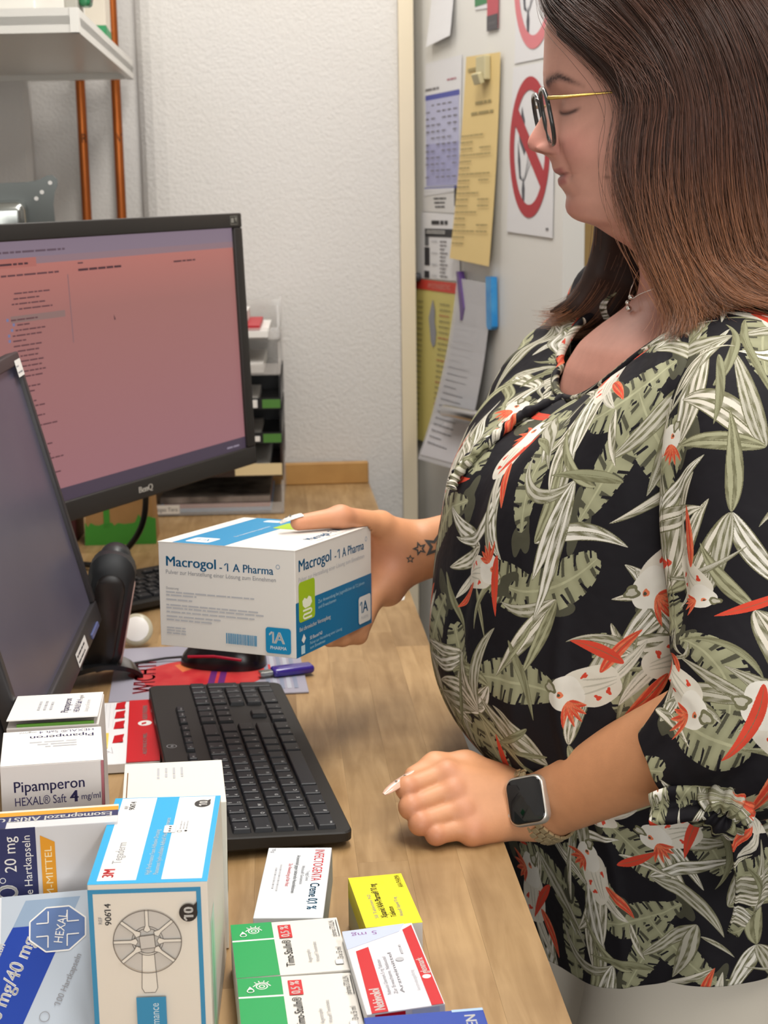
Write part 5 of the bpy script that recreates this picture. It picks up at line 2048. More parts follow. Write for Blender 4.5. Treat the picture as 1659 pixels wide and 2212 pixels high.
zl = np.concatenate([[1.6729, 1.6722, 1.671, 1.669, 1.666, 1.662], np.arange(1.658, 1.405, -0.0012), np.arange(1.405, 1.25, -0.004), np.arange(1.25, 0.899, -0.02)])


def ip(z, zs, vs):
    o = np.argsort(zs)
    return np.interp(z, np.asarray(zs)[o], np.asarray(vs)[o])


xf = ip(zl, prof[:, 1], prof[:, 0])
cx = ip(zl, [1.68, 1.60, 1.47, 1.43, 1.40, 1.36, 1.30, 1.20, 0.9], [.252, .255, .262, .285, .305, .310, .295, .280, .285])
xb = ip(zl, [1.673, 1.668, 1.655, 1.64, 1.60, 1.56, 1.50, 1.45, 1.41, 1.37, 1.33, 1.25, 0.9], [.256, .285, .315, .332, .350, .354, .350, .352, .362, .372, .392, .41, .43])
hw = ip(zl, [1.673, 1.668, 1.655, 1.64, 1.62, 1.59, 1.55, 1.51, 1.48, 1.46, 1.44, 1.42, 1.40, 1.375, 1.36, 1.345, 1.33, 1.29, 1.2, 0.9],
        [.004, .026, .046, .058, .067, .0735, .0735, .0725, .069, .064, .060, .060, .060, .064, .078, .105, .140, .155, .165, .18])
bs = ip(zl, [1.673, 1.64, 1.60, 1.575, 1.56, 1.545, 1.52, 1.50, 1.485, 1.47, 1.458, 1.447, 1.4436, 1.439, 1.43, 1.41], [.25, .167, .1549, .1552, .1600, .1640, .1655, .1675, .1725, .1780, .1785, .1845, .1905, .2065, .220, .247])
bs = np.where(zl < 1.41, xf, np.maximum(bs, xf - 0.0005))
sg = ip(zl, [1.64, 1.58, 1.562, 1.545, 1.53, 1.516, 1.508, 1.500, 1.487, 1.475, 1.465, 1.455, 1.44], [.05, .03, .011, .0095, .0105, .0125, .0145, .017, .021, .022, .028, .024, .035])


def smooth_z(v, s):
    """gaussian smoothing along the height"""
    w = np.exp(-((zl[:, None] - zl[None]) / s) ** 2)
    w *= np.abs(np.gradient(zl))[None]
    return (w @ v) / w.sum(1)


_hw0, _xb0 = hw.copy(), xb.copy()
_t = np.clip((1.66 - zl) / 0.02, 0, 1)
hw = _hw0 * (1 - _t) + smooth_z(hw, 0.014) * _t
xb = _xb0 * (1 - _t) + smooth_z(xb, 0.014) * _t
cx = smooth_z(cx, 0.012)
bs = np.where(zl > 1.655, bs, smooth_z(bs, 0.0045))
xf = np.where(zl > 1.62, xf, smooth_z(xf, 0.0013))
th0 = np.linspace(-math.pi, math.pi, 281)[:-1]
th = th0 - 0.42 * np.sin(th0) * (0.5 + 0.5 * np.cos(th0)) * 1.35                 # more columns towards the face
nT, nZ = len(th), len(zl)
C, S = np.cos(th), np.sin(th)
ex = 2 / 2.25
cc = np.sign(C) * np.abs(C) ** ex
ss = np.sign(S) * np.abs(S) ** ex
af = (cx - bs)[:, None]
ab = (xb - cx)[:, None]
Xh = np.where(cc[None] > 0, cx[:, None] - af * cc[None], cx[:, None] - ab * cc[None])
Yh = hw[:, None] * ss[None]
Zh = np.repeat(zl[:, None], nT, 1)
front = np.clip(cc[None] * 1.6, 0, 1)
Xh = Xh + (xf - bs)[:, None] * np.exp(-(Yh / sg[:, None]) ** 2) * front


def bump(cy, cz, ry, rz, amp, both=True):
    g = np.exp(-(((np.abs(Yh) if both else Yh) - cy) / ry) ** 2 - ((Zh - cz) / rz) ** 2) * front
    return amp * g


Xh = Xh + bump(0.028, 1.5500, 0.016, 0.0105, 0.0068)        # eye sockets
Xh = Xh - bump(0.031, 1.5475, 0.0115, 0.0075, 0.0062)       # lids over the eyes
Xh = Xh + bump(0.032, 1.5415, 0.0120, 0.0016, 0.0014)       # lash line
Xh = Xh + bump(0.031, 1.5555, 0.0130, 0.0016, 0.0014)       # lid fold
Xh = Xh - bump(0.024, 1.5690, 0.020, 0.0060, 0.0016)        # brow
Xh = Xh - bump(0.044, 1.5100, 0.024, 0.020, 0.0072)         # cheek
Xh = Xh - bump(0.0150, 1.5112, 0.0058, 0.0062, 0.0100)      # wings of the nose
Xh = Xh + bump(0.0225, 1.5125, 0.0032, 0.0062, 0.0034)      # crease round the wings
Xh = Xh + bump(0.0090, 1.5078, 0.0042, 0.0016, 0.0040)      # nostrils
Xh = Xh + bump(0.0, 1.4866, 0.024, 0.0013, 0.0024)          # mouth line
Xh = Xh + bump(0.0255, 1.4870, 0.0045, 0.0040, 0.0026)      # mouth corner
Xh = Xh + bump(0.030, 1.4970, 0.006, 0.014, 0.0030)         # fold beside the mouth
Xh = Xh - bump(0.036, 1.4720, 0.020, 0.016, 0.0030)         # jowl
# turn the torso part of this mesh to face as the blouse does
Vh = np.stack([Xh, Y0 + Yh, Zh], -1)
wt = np.clip((1.38 - Zh) / 0.10, 0, 1)[..., None]
a = R(11.5)
q = Vh - np.array([0.29, Y0, 0])
rot = np.stack([q[..., 0] * math.cos(a) - q[..., 1] * math.sin(a), q[..., 0] * math.sin(a) + q[..., 1] * math.cos(a), q[..., 2]], -1) + np.array([0.29, Y0, 0])
Vh = Vh * (1 - wt) + rot * wt
Fh = []
ii, kk = np.meshgrid(np.arange(nZ - 1), np.arange(nT), indexing='ij')
Fh = np.stack([ii * nT + kk, (ii + 1) * nT + kk, (ii + 1) * nT + (kk + 1) % nT, ii * nT + (kk + 1) % nT], -1).reshape(-1, 4)
# colours of the skin, with shade painted into nostrils, creases and mouth line
ay = np.abs(Yh)


def blend(col, c2, w):
    return col * (1 - w[..., None]) + srgb(c2) * w[..., None]


ch = np.tile(SK, (nZ, nT, 1))
ch = blend(ch, '#bf7a70', 0.55 * np.exp(-((ay - 0.040) / 0.022) ** 2 - ((Zh - 1.512) / 0.018) ** 2) * front)
ch = blend(ch, '#bd7268', 0.6 * np.exp(-(Yh / 0.016) ** 2 - ((Zh - 1.514) / 0.014) ** 2) * front)
ch = blend(ch, '#c07c70', 0.5 * np.exp(-(Yh / 0.028) ** 2 - ((Zh - 1.456) / 0.014) ** 2) * front)
ch = blend(ch, '#bb7c6c', 0.50 * np.clip((1.425 - Zh) / 0.06, 0, 1))
ch = blend(ch, '#9c7468', 0.45 * np.exp(-((ay - 0.031) / 0.017) ** 2 - ((Zh - 1.543) / 0.012) ** 2) * front)
mw = 0.0250
mz = 1.4866 + 0.0022 * (ay / mw) ** 2
lipu = np.clip(1 - np.abs(Zh - mz - 0.0028) / 0.0036, 0, 1)
lipl = np.clip(1 - np.abs(Zh - mz + 0.0046) / 0.0060, 0, 1)
lip = np.clip(2.2 * np.maximum(lipu, lipl), 0, 1) * np.clip((mw - ay) / 0.006, 0, 1) * front
ch = blend(ch, '#a85f5e', 0.75 * lip)
ch = blend(ch, '#6e3b38', 0.8 * np.exp(-((Zh - mz) / 0.0009) ** 2) * np.clip((mw + 0.002 - ay) / 0.004, 0, 1) * front)
rs_ = np.random.RandomState(4)
bz_ = 1.5695 + 0.0045 * np.clip((ay - 0.012) / 0.022, 0, 1) - 0.010 * np.clip((ay - 0.034) / 0.02, 0, 1) ** 1.5
brow = np.exp(-((Zh - bz_) / (0.0050 - 0.0026 * np.clip((ay - 0.015) / 0.04, 0, 1))) ** 2) * np.clip((ay - 0.008) / 0.005, 0, 1) * np.clip((0.056 - ay) / 0.012, 0, 1) * front
ch = blend(ch, '#4a3330', np.clip(1.0 * brow * (0.75 + 0.5 * rs_.rand(nZ, nT)), 0, 1))
ez = 1.5412 + 0.0022 * ((ay - 0.033) / 0.014) ** 2 + 0.10 * np.clip(ay - 0.036, 0, 1)
lash = np.exp(-((Zh - ez) / 0.0018) ** 2) * np.clip((ay - 0.016) / 0.005, 0, 1) * np.clip((0.050 - ay) / 0.006, 0, 1) * front
ch = blend(ch, '#3a2626', 0.9 * lash)
ch = blend(ch, '#8c5a50', 0.5 * np.exp(-((Zh - 1.5558) / 0.0012) ** 2 - ((ay - 0.032) / 0.013) ** 2) * front)
nos = np.exp(-((ay - 0.0085) / 0.0042) ** 2 - ((Zh - 1.5078) / 0.0014) ** 2) * front
ch = blend(ch, '#5a2a26', 0.85 * nos)
ch = blend(ch, '#9a5a50', 0.5 * np.exp(-((ay - 0.0225) / 0.0028) ** 2 - ((Zh - 1.5115) / 0.0065) ** 2) * front)
ch = blend(ch, '#7a3c36', 0.7 * np.exp(-((ay - 0.0165) / 0.0035) ** 2 - ((Zh - 1.5062) / 0.0012) ** 2) * front)
mole = np.exp(-((Yh + 0.058) / 0.0013) ** 2 - ((Zh - 1.4835) / 0.0013) ** 2) * front
ch = blend(ch, '#5b3328', 0.8 * mole)

# ---- left forearm and fist (nearer arm)
n_p = np.array([-0.19, 0.76, -0.62])
MCP = np.array([[.0560, 1.2830, .9590], [.0615, 1.2705, .9460], [.0690, 1.2595, .9310], [.0765, 1.2500, .9165]])
PIP = np.array([[.0200, 1.2665, .9515], [.0225, 1.2545, .9375], [.0300, 1.2450, .9245], [.0430, 1.2415, .9135]])
curl = np.array([[-.15, .84, -.52], [-.12, .90, -.42], [-.05, .96, -.28], [.05, .99, -.10]])
curl /= np.linalg.norm(curl, axis=1)[:, None]
wr = np.array([.1350, 1.294, .9195])
el = np.array([.288, 1.162, 1.052])
fr = [0.0102, 0.0105, 0.0102, 0.0092]


def sdf_left(p):
    across = np.array([.35, -.50, -.79])
    across /= np.linalg.norm(across)
    fa = smin(rcone(p, wr + across * .012, el + across * .012, .0205, .033), rcone(p, wr - across * .012, el - across * .012, .0205, .033), .02)
    palm = None
    for i in range(4):
        w0 = wr + across * (-.0105 + .007 * i)
        m0 = MCP[i] + n_p * .010
        e = rcone(p, w0, m0, .0175, .0125)
        palm = e if palm is None else smin(palm, e, .012)
    for i in range(3):                                    # web of the palm
        palm = smin(palm, rcone(p, (MCP[i] + MCP[i + 1]) / 2 + n_p * .016 + np.array([.012, .004, .002]), wr + n_p * .004, .012, .017), .012)
    for i in range(4):                                    # knuckles
        palm = smin(palm, ellip(p, MCP[i] + n_p * .0080, (.0105, .0105, .0105)), .006)
    d = smin(fa, palm, .018)
    fing = None
    for i in range(4):
        b = (PIP[i] - MCP[i]) / np.linalg.norm(PIP[i] - MCP[i])
        m0 = MCP[i] + curl[i] * .010
        p0 = PIP[i] + curl[i] * .0095 + b * .001
        d0 = p0 + curl[i] * .021 - b * .004
        t0 = d0 - b * .016 + curl[i] * .004
        e = chain(p, [m0, p0], [fr[i] + .0010, fr[i]], .002)
        e = smin(e, ellip(p, p0 - curl[i] * .0012, (fr[i] + .0006,) * 3), .003)
        e = smin(e, chain(p, [p0, d0, t0], [fr[i], fr[i] - .0008, fr[i] - .0016], .003), .0025)
        fing = e if fing is None else smin(fing, e, .0016)
    d = smin(d, fing, .0045)
    # thumb lying along the top of the fist
    th_ = chain(p, [wr + np.array([-.012, .012, .012]), np.array([.072, 1.312, .951]), np.array([.044, 1.307, .955]), np.array([.0235, 1.2925, .9515])], [.017, .0145, .0115, .0085], .008)
    d = smin(d, th_, .007)
    return d


Vl, Fl = surf_net(sdf_left, (-.01, 1.12, .895), (.335, 1.345, 1.115), .0016)

# ---- right forearm and hand round the carton (farther arm)
BX = np.array(rpy(-3.15, -1.01, -24.2).to_3x3())
BC = np.array([-.1199, 1.5, 1.0814])


def onbox(x, y, z):
    return BC + BX @ np.array([x, y, z])


bx_, by_, bz2 = .0765, .08695, .0527
rwr = np.array([.028, 1.6000, 1.0900])
rel = np.array([.215, 1.585, 1.125])
thumb = [rwr + np.array([-.008, -.006, .012]), np.array([-.004, 1.573, 1.126]), onbox(.058, .052, bz2 + .0125), onbox(.028, .014, bz2 + .0100)]
rM = [onbox(.068 - .021 * i, by_ + .020 + .002 * i, -.030) for i in range(4)]
rP = [onbox(.064 - .021 * i, by_ - .008, -bz2 - .0125) for i in range(4)]
rD = [onbox(.058 - .020 * i, by_ - .034, -bz2 - .0105) for i in range(4)]
rT = [onbox(.053 - .019 * i, by_ - .055, -bz2 - .0090) for i in range(4)]


def sdf_right(p):
    up = np.array([.0, -.15, .98])
    fa = smin(rcone(p, rwr + up * .011, rel + up * .012, .0205, .034), rcone(p, rwr - up * .011, rel - up * .012, .0205, .034), .02)
    palm = None
    for i in range(4):
        e = rcone(p, rwr + np.array([-.004, .004 + .004 * i, .004 - .007 * i]), rM[i], .020, .0135)
        palm = e if palm is None else smin(palm, e, .014)
    palm = smin(palm, ellip(p, rwr + np.array([-.024, -.012, -.028]), (.021, .020, .030)), .016)      # heel of the hand
    palm = smin(palm, ellip(p, rwr + np.array([-.020, -.014, .016]), (.023, .018, .022)), .016)        # ball of the thumb
    d = smin(fa, palm, .02)
    t = chain(p, thumb, [.0175, .0140, .0112, .0080], .008)
    d = smin(d, t, .012)
    for i in range(4):
        d = smin(d, chain(p, [rM[i], rP[i], rD[i], rT[i]], [.0125, .0100, .0092, .0076], .004), .004)
    # never press into the carton
    q = (p - BC) @ BX
    w = np.abs(q) - np.array([bx_, by_, bz2])
    dbx = np.linalg.norm(np.maximum(w, 0), axis=1) + np.minimum(w.max(1), 0)
    return np.maximum(d, .0004 - dbx)


Vr, Fr = surf_net(sdf_right, (-.13, 1.43, .985), (.235, 1.70, 1.185), .0016)


def arm_col(V, pink, r):
    c = np.tile(SK_ARM, (len(V), 1))
    for pt in pink:
        w = np.exp(-(np.linalg.norm(V - np.asarray(pt), axis=1) / r) ** 2)
        c = c * (1 - .45 * w[:, None]) + srgb('#c07c66') * .45 * w[:, None]
    return c


cl_ = arm_col(Vl, list(MCP) + list(PIP), .011)
w = np.exp(-(np.linalg.norm(Vl - np.array([.2206, 1.190, 1.010]), axis=1) / .0022) ** 2)
cl_ = cl_ * (1 - .8 * w[:, None]) + srgb('#6b3f2c') * .8 * w[:, None]
cr_ = arm_col(Vr, [thumb[2], thumb[3], rwr + np.array([-.024, -.012, -.028]), rwr + np.array([-.02, -.03, 0])], .024)


def skin_mat():
    m = mat('skin', '#c99a82', 0.48)
    nt = m.node_tree
    b = nt.nodes['Principled BSDF']
    at = nt.nodes.new('ShaderNodeAttribute')
    at.attribute_name = 'skin_tone'
    tc = nt.nodes.new('ShaderNodeTexCoord')
    n = nt.nodes.new('ShaderNodeTexNoise')
    n.inputs['Scale'].default_value = 90
    n.inputs['Detail'].default_value = 6
    nt.links.new(tc.outputs['Object'], n.inputs['Vector'])
    mr = nt.nodes.new('ShaderNodeMapRange')
    mr.inputs[3].default_value = 0.90
    mr.inputs[4].default_value = 1.09
    nt.links.new(n.outputs['Fac'], mr.inputs[0])
    hs = nt.nodes.new('ShaderNodeHueSaturation')
    nt.links.new(at.outputs['Color'], hs.inputs['Color'])
    nt.links.new(mr.outputs[0], hs.inputs['Value'])
    nt.links.new(hs.outputs[0], b.inputs['Base Color'])
    b.inputs['Subsurface Weight'].default_value = 0.0
    b.inputs['Subsurface Radius'].default_value = (0.008, 0.003, 0.0015)
    b.inputs['Subsurface Scale'].default_value = 1.0
    n3 = nt.nodes.new('ShaderNodeTexNoise')
    n3.inputs['Scale'].default_value = 700
    nt.links.new(tc.outputs['Object'], n3.inputs['Vector'])
    bp = nt.nodes.new('ShaderNodeBump')
    bp.inputs['Strength'].default_value = 0.12
    bp.inputs['Distance'].default_value = 0.0006
    nt.links.new(n3.outputs['Fac'], bp.inputs['Height'])
    nt.links.new(bp.outputs['Normal'], b.inputs['Normal'])
    return m


VV = np.concatenate([Vh.reshape(-1, 3), Vl, Vr])
FF = np.concatenate([Fh, Fl + nZ * nT, Fr + nZ * nT + len(Vl)])
CCOL = np.concatenate([ch.reshape(-1, 3), cl_, cr_])
body = np_mesh('body', VV, FF, [skin_mat()], person, CCOL)
# ------------------------------------------------------------------ blouse print, drawn by code
def draw_print(N=1536, seed=8):
    rs = np.random.RandomState(seed)
    img = np.empty((N, N, 3), np.float32)
    img[:] = srgb('#17151a')
    H_ = {k: srgb(v) for k, v in dict(sage='#8f8f72', sage2='#a3a284', olive='#6f6d52', dark='#4c4b3d', cream='#d8d2c4', white='#e0dcd2', red='#cf4632', coral='#e07a55', grey='#8a8d84', shade='#b9b5a6').items()}
    px = N / 0.46                                # pixels per metre of cloth

    def splat(x, y, c):
        xi = np.mod(np.round(x).astype(int), N)
        yi = np.mod(np.round(y).astype(int), N)
        img[yi, xi] = c

    def blade(x0, y0, L, w, ang, bend, c1, c2, stripes=4, point=1.0, c3=None):
        """one long leaf: spine bends, width swells, stripes along it"""
        n, m = int(L * px * 1.5) + 8, int(w * px * 2.4) + 6
        t, s = np.meshgrid(np.linspace(0, 1, n), np.linspace(-1, 1, m), indexing='ij')
        a = ang + bend * t
        dx, dy = np.cos(a), np.sin(a)
        cxx = np.cumsum(dx, 0) / n * L
        cyy = np.cumsum(dy, 0) / n * L
        wid = w * 0.5 * np.sin(np.pi * np.clip(t, 0, 1) ** (0.75 * point)) ** 0.8
        X = (x0 + cxx - dy * s * wid) * px
        Y = (y0 + cyy + dx * s * wid) * px
        st = 0.5 + 0.5 * np.cos(s * math.pi * stripes + 2.2 * np.sin(3 * t + x0 * 50))
        k = (st > 0.62).astype(float) * (0.55 + 0.45 * np.sin(t * 17 + s * 3) ** 2)
        col = H_[c1] * (1 - k[..., None]) + H_[c2] * k[..., None]
        edge = np.abs(s) > 0.90
        col = np.where(edge[..., None], H_[c3 or c2], col)
        mid = np.abs(s) < 0.05
        col = np.where(mid[..., None], H_['olive'], col)
        splat(X, Y, col)

    def banana(x0, y0, L, w, ang, bend):
        """broad ribbed leaf with torn edge"""
        n, m = int(L * px * 1.5) + 8, int(w * px * 2.2) + 6
        t, s = np.meshgrid(np.linspace(0, 1, n), np.linspace(-1, 1, m), indexing='ij')
        a = ang + bend * t
        dx, dy = np.cos(a), np.sin(a)
        cxx = np.cumsum(dx, 0) / n * L
        cyy = np.cumsum(dy, 0) / n * L
        wid = w * 0.5 * np.sin(np.pi * np.clip(t * 0.96 + 0.02, 0, 1)) ** 0.55 * (1 - 0.10 * (np.sin(t * 60 + x0 * 90) > 0.6))
        sl = s * wid / (w * 0.5)
        X = (x0 + cxx - dy * s * wid + dx * np.abs(s) * wid * 0.45) * px
        Y = (y0 + cyy + dx * s * wid + dy * np.abs(s) * wid * 0.45) * px
        r = 0.5 + 0.5 * np.sin(t * 46 + np.abs(s) * 2)
        col = H_['sage'] * (1 - r[..., None] * 0.55) + H_['sage2'] * r[..., None] * 0.55
        dk = (np.sin(t * 46 + np.abs(s) * 2) < -0.72) & (np.abs(s) > 0.25)
        col = np.where(dk[..., None], H_['dark'], col)
        rag = (np.sin(t * 34 + 1) > 0.93) & (np.abs(s) > 0.45)
        col = np.where(rag[..., None], srgb('#17151a'), col)
        col = np.where((np.abs(s) < 0.06)[..., None], H_['sage2'] * 1.1, col)
        splat(X, Y, col)

    def blob(x0, y0, rx, ry, ang, c, wob=0.12, k=3):
        n = int(max(rx, ry) * px * 2.6) + 8
        rr, a = np.meshgrid(np.linspace(0, 1, n), np.linspace(0, 2 * math.pi, n * 3), indexing='ij')
        q = rr * (1 + wob * np.sin(k * a + x0 * 77) + wob * 0.5 * np.sin((k + 2) * a))
        u, v = rx * q * np.cos(a), ry * q * np.sin(a)
        splat((x0 + u * math.cos(ang) - v * math.sin(ang)) * px, (y0 + u * math.sin(ang) + v * math.cos(ang)) * px, H_[c])

    def flower(x0, y0, ang, s=1.0):
        """pale crested bird with red crest feathers and a few red marks"""
        c_, s_ = math.cos(ang), math.sin(ang)

        def at(u, v):
            return x0 + (u * c_ - v * s_) * s, y0 + (u * s_ + v * c_) * s
        blade(*at(-.012, 0), .050 * s, .011 * s, ang + math.pi + .5, .3, 'cream', 'shade', 3)
        blob(*at(0, 0), .029 * s, .0165 * s, ang, 'cream', .06)
        blob(*at(.022, .004), .0165 * s, .0145 * s, ang, 'white', .05)
        for q in range(5):
            blade(*at(.020, .010), (.024 - .002 * q) * s, .0050 * s, ang + 0.9 + 0.42 * q, 0.5, 'red', 'coral', 1)
        blob(*at(.036, -.003), .0062 * s, .0048 * s, ang - .5, 'olive', .15)
        blob(*at(.0365, -.003), .0040 * s, .0026 * s, ang - .5, 'shade', .15)
        blob(*at(.027, .004), .0026 * s, .0026 * s, ang, 'coral', .1)
        blob(*at(.028, .004), .0012 * s, .0012 * s, ang, 'dark', .1)
        for u, v in ((-.016, .006), (.004, -.009), (-.006, .010)):
            blob(*at(u, v), .0030 * s, .0017 * s, ang + u * 90, 'red', .25)
        for q in (-.006, 0, .006):
            blade(*at(.006, q), .030 * s, .0012 * s, ang + math.pi + q * 20, .2, 'shade', 'shade', 1)
        blade(*at(-.010, -.010), .048 * s, .010 * s, ang - 2.3, -.4, 'red', 'coral', 2)

    def spot():
        return rs.rand() * 0.46, rs.rand() * 0.46

    def fan(x, y, a, n=4, L0=0.10):
        for i in range(n):
            blade(x, y, L0 * (0.6 + 0.55 * rs.rand()), 0.011 + 0.009 * rs.rand(), a + (i - n / 2) * 0.42 + 0.15 * rs.randn(), 0.6 * rs.randn(),
                  rs.choice(['cream', 'white', 'shade']), 'olive', rs.choice([2, 3]))

    # jittered grid so that motifs are spread evenly
    g = 5
    cells = [(i, j) for i in range(g) for j in range(g)]
    rs.shuffle(cells)
    for i, j in cells:
        x, y = (i + 0.2 + 0.6 * rs.rand()) * 0.46 / g, (j + 0.2 + 0.6 * rs.rand()) * 0.46 / g
        blob(x, y, 0.020, 0.011, rs.rand() * 6, 'dark', .25)
        a = rs.rand() * 6.28
        banana(x, y, 0.080 + 0.03 * rs.rand(), 0.040, a, 0.5 * rs.randn())
    g = 6
    cells = [(i, j) for i in range(g) for j in range(g)]
    rs.shuffle(cells)
    for n_, (i, j) in enumerate(cells):
        x, y = (i + rs.rand()) * 0.46 / g, (j + rs.rand()) * 0.46 / g
        fan(x, y, rs.rand() * 6.28, rs.choice([2, 2, 3]))
        if n_ % 2 == 0:
            blade(x, y, 0.075, 0.013, rs.rand() * 6.28, 0.5 * rs.randn(), 'sage2', 'olive', 2)
    for n_ in range(44):
        x, y = spot()
        blade(x, y, 0.045 + 0.045 * rs.rand(), 0.0045 + 0.004 * rs.rand(), rs.rand() * 6.28, 0.9 * rs.randn(), rs.choice(['cream', 'shade', 'sage2', 'sage']), 'olive', 1)
    g = 4
    for i in range(g):
        for j in range(g):
            x, y = (i + 0.2 + 0.6 * rs.rand()) * 0.46 / g, (j + 0.2 + 0.6 * rs.rand()) * 0.46 / g
            if (i * 3 + j) % 4 == 3:
                continue
            flower(x, y, rs.rand() * 6.28, 0.82 + 0.3 * rs.rand())
            blade(x + 0.03, y + 0.02, 0.055, 0.010, rs.rand() * 6.28, 0.4, 'red', 'red', 2)
    return img


def blouse_mat():
    img = draw_print()
    N = img.shape[0]
    im = bpy.data.images.new('leaf_print', N, N, float_buffer=False)
    s = np.where(img <= 0.0031308, img * 12.92, 1.055 * np.maximum(img, 1e-6) ** (1 / 2.4) - 0.055)
    px = np.ones((N, N, 4), np.float32)
    px[..., :3] = s
    im.pixels.foreach_set(px.ravel())
    im.update()
    im.pack()
    m = mat('printed_viscose', '#2a282c', 0.66, spec=0.22)
    nt = m.node_tree
    b = nt.nodes['Principled BSDF']
    uvn = nt.nodes.new('ShaderNodeUVMap')
    uvn.uv_map = 'print_uv'
    ti = nt.nodes.new('ShaderNodeTexImage')
    ti.image = im
    nt.links.new(uvn.outputs[0], ti.inputs[0])
    nt.links.new(ti.outputs[0], b.inputs['Base Color'])
    tc = nt.nodes.new('ShaderNodeTexCoord')
    n = nt.nodes.new('ShaderNodeTexNoise')
    n.inputs['Scale'].default_value = 22
    n.inputs['Detail'].default_value = 3
    nt.links.new(tc.outputs['Object'], n.inputs['Vector'])
    bp = nt.nodes.new('ShaderNodeBump')
    bp.inputs['Strength'].default_value = 0.35
    bp.inputs['Distance'].default_value = 0.010
    nt.links.new(n.outputs['Fac'], bp.inputs['Height'])
    nt.links.new(bp.outputs['Normal'], b.inputs['Normal'])
    b.inputs['Sheen Weight'].default_value = 0.0
    return m


BLM = blouse_mat()
TY = R(11.5)
TO = np.array([0.27, 1.45])
FWD = np.array([-math.cos(TY), -math.sin(TY)])
LFT = np.array([math.sin(TY), -math.cos(TY)])


def torso_pt(f, l, z):
    xy = TO[None] + np.asarray(f)[:, None] * FWD[None] + np.asarray(l)[:, None] * LFT[None]
    return np.concatenate([xy, np.asarray(z)[:, None]], 1)


# rings: front f, back f, near half width, far half width, z front, z near side, z back, z far side
RG = np.array([
    [.098, -.085, .128, .108, 1.278, 1.356, 1.392, 1.356],
    [.118, -.110, .150, .135, 1.268, 1.353, 1.380, 1.360],
    [.158, -.140, .186, .186, 1.242, 1.325, 1.345, 1.345],
    [.193, -.158, .200, .205, 1.205, 1.255, 1.29, 1.270],
    [.212, -.168, .205, .212, 1.150, 1.175, 1.20, 1.185],
    [.219, -.170, .208, .214, 1.085, 1.100, 1.11, 1.10],
    [.222, -.168, .210, .214, 1.020, 1.030, 1.03, 1.03],
    [.205, -.170, .214, .216, .960, .965, .96, .96],
    [.165, -.182, .222, .222, .900, .905, .90, .90],
    [.150, -.195, .228, .232, .815, .842, .85, .835],
    [.146, -.200, .232, .238, .736, .782, .82, .78]])
nR, nA = 260, 420
RGi = catmull(RG, nR)
ph = np.linspace(0, 2 * math.pi, nA, endpoint=False)
tt = np.linspace(0, 1, nR)
cp, sp_ = np.cos(ph), np.sin(ph)
e = 2 / 2.35
cpe, spe = np.sign(cp) * np.abs(cp) ** e, np.sign(sp_) * np.abs(sp_) ** e
f = np.where(cpe > 0, RGi[:, [0]] * cpe, -RGi[:, [1]] * cpe)
l = np.where(spe > 0, RGi[:, [2]] * spe, RGi[:, [3]] * spe)
wF = np.clip(cp, 0, 1) ** 2
wB = np.clip(-cp, 0, 1) ** 2
wN = np.clip(sp_, 0, 1) ** 2
wR = np.clip(-sp_, 0, 1) ** 2
z = RGi[:, [4]] * wF + RGi[:, [5]] * wN + RGi[:, [6]] * wB + RGi[:, [7]] * wR
# gathers below the neckline and soft hanging folds
T2 = tt[:, None]
pl = np.sin(ph[None] * 30 + 1.5 * np.sin(ph[None] * 5) + 3 * T2) * np.exp(-((T2 - 0.04) / 0.20) ** 2) * 0.0046 * np.clip(T2 / 0.015, 0, 1)
rsx = np.random.RandomState(6)
fold = np.zeros_like(f)
for k in range(20):
    a0, w0, sl, t0, tw = rsx.uniform(-1.2, 2.2), rsx.uniform(0.035, 0.08), rsx.uniform(-0.7, 0.7), rsx.uniform(0.15, 0.95), rsx.uniform(0.12, 0.3)
    dd = ph[None] - a0 - sl * (T2 - t0)
    dd = (dd + math.pi) % (2 * math.pi) - math.pi
    fold += rsx.uniform(-0.0085, 0.0085) * np.exp(-(dd / w0) ** 2 - ((T2 - t0) / tw) ** 2)
hemw = 0.006 * np.sin(ph[None] * 9 + 1) * np.clip((T2 - 0.75) / 0.25, 0, 1)
dsp = pl + fold + hemw
# crease under the bust where the cloth pulls towards the tied knot
crs = -0.006 * np.exp(-((T2 - 0.42 - 0.05 * np.sin(ph[None])) / 0.05) ** 2) * np.clip(cp[None] - 0.1, 0, 1)
dsp = dsp + crs * 0.5
rad = np.sqrt(f ** 2 + l ** 2) + 1e-6
f = f + dsp * f / rad
l = l + dsp * l / rad
Pb = torso_pt(f.ravel(), l.ravel(), z.ravel())
# keep clear of the desk edge below the table top
ii, kk = np.meshgrid(np.arange(nR - 1), np.arange(nA), indexing='ij')
Fb = np.stack([ii * nA + kk, (ii + 1) * nA + kk, (ii + 1) * nA + (kk + 1) % nA, ii * nA + (kk + 1) % nA], -1).reshape(-1, 4)
vlen = np.concatenate([[0], np.cumsum(np.linalg.norm(np.diff(np.stack([f.mean(1) * 0 + RGi[:, 0], RGi[:, 4]], 1), axis=0), axis=1))])
uu = np.repeat((ph * 0.215)[None], nR, 0)
vv = np.repeat(-vlen[:, None], nA, 1)
UVb = np.stack([uu / 0.46, vv / 0.46], -1).reshape(-1, 2)
# seam at ph = 0 shifted to the back: start the angle at the back
blouse = empty('blouse', (0.27, 1.45, 1.0))
blouse.parent = person
blouse.matrix_parent_inverse = person.matrix_world.inverted()
blouse['label'] = 'dark blouse with sage leaves, cream blossoms and red tips'


def cloth(name, V, F, UV, thick=0.0012):
    o = np_mesh(name, V, F, [BLM], blouse, None, UV)
    md = o.modifiers.new('cloth_thickness', 'SOLIDIFY')
    md.thickness = thick
    md.offset = -1
    return o


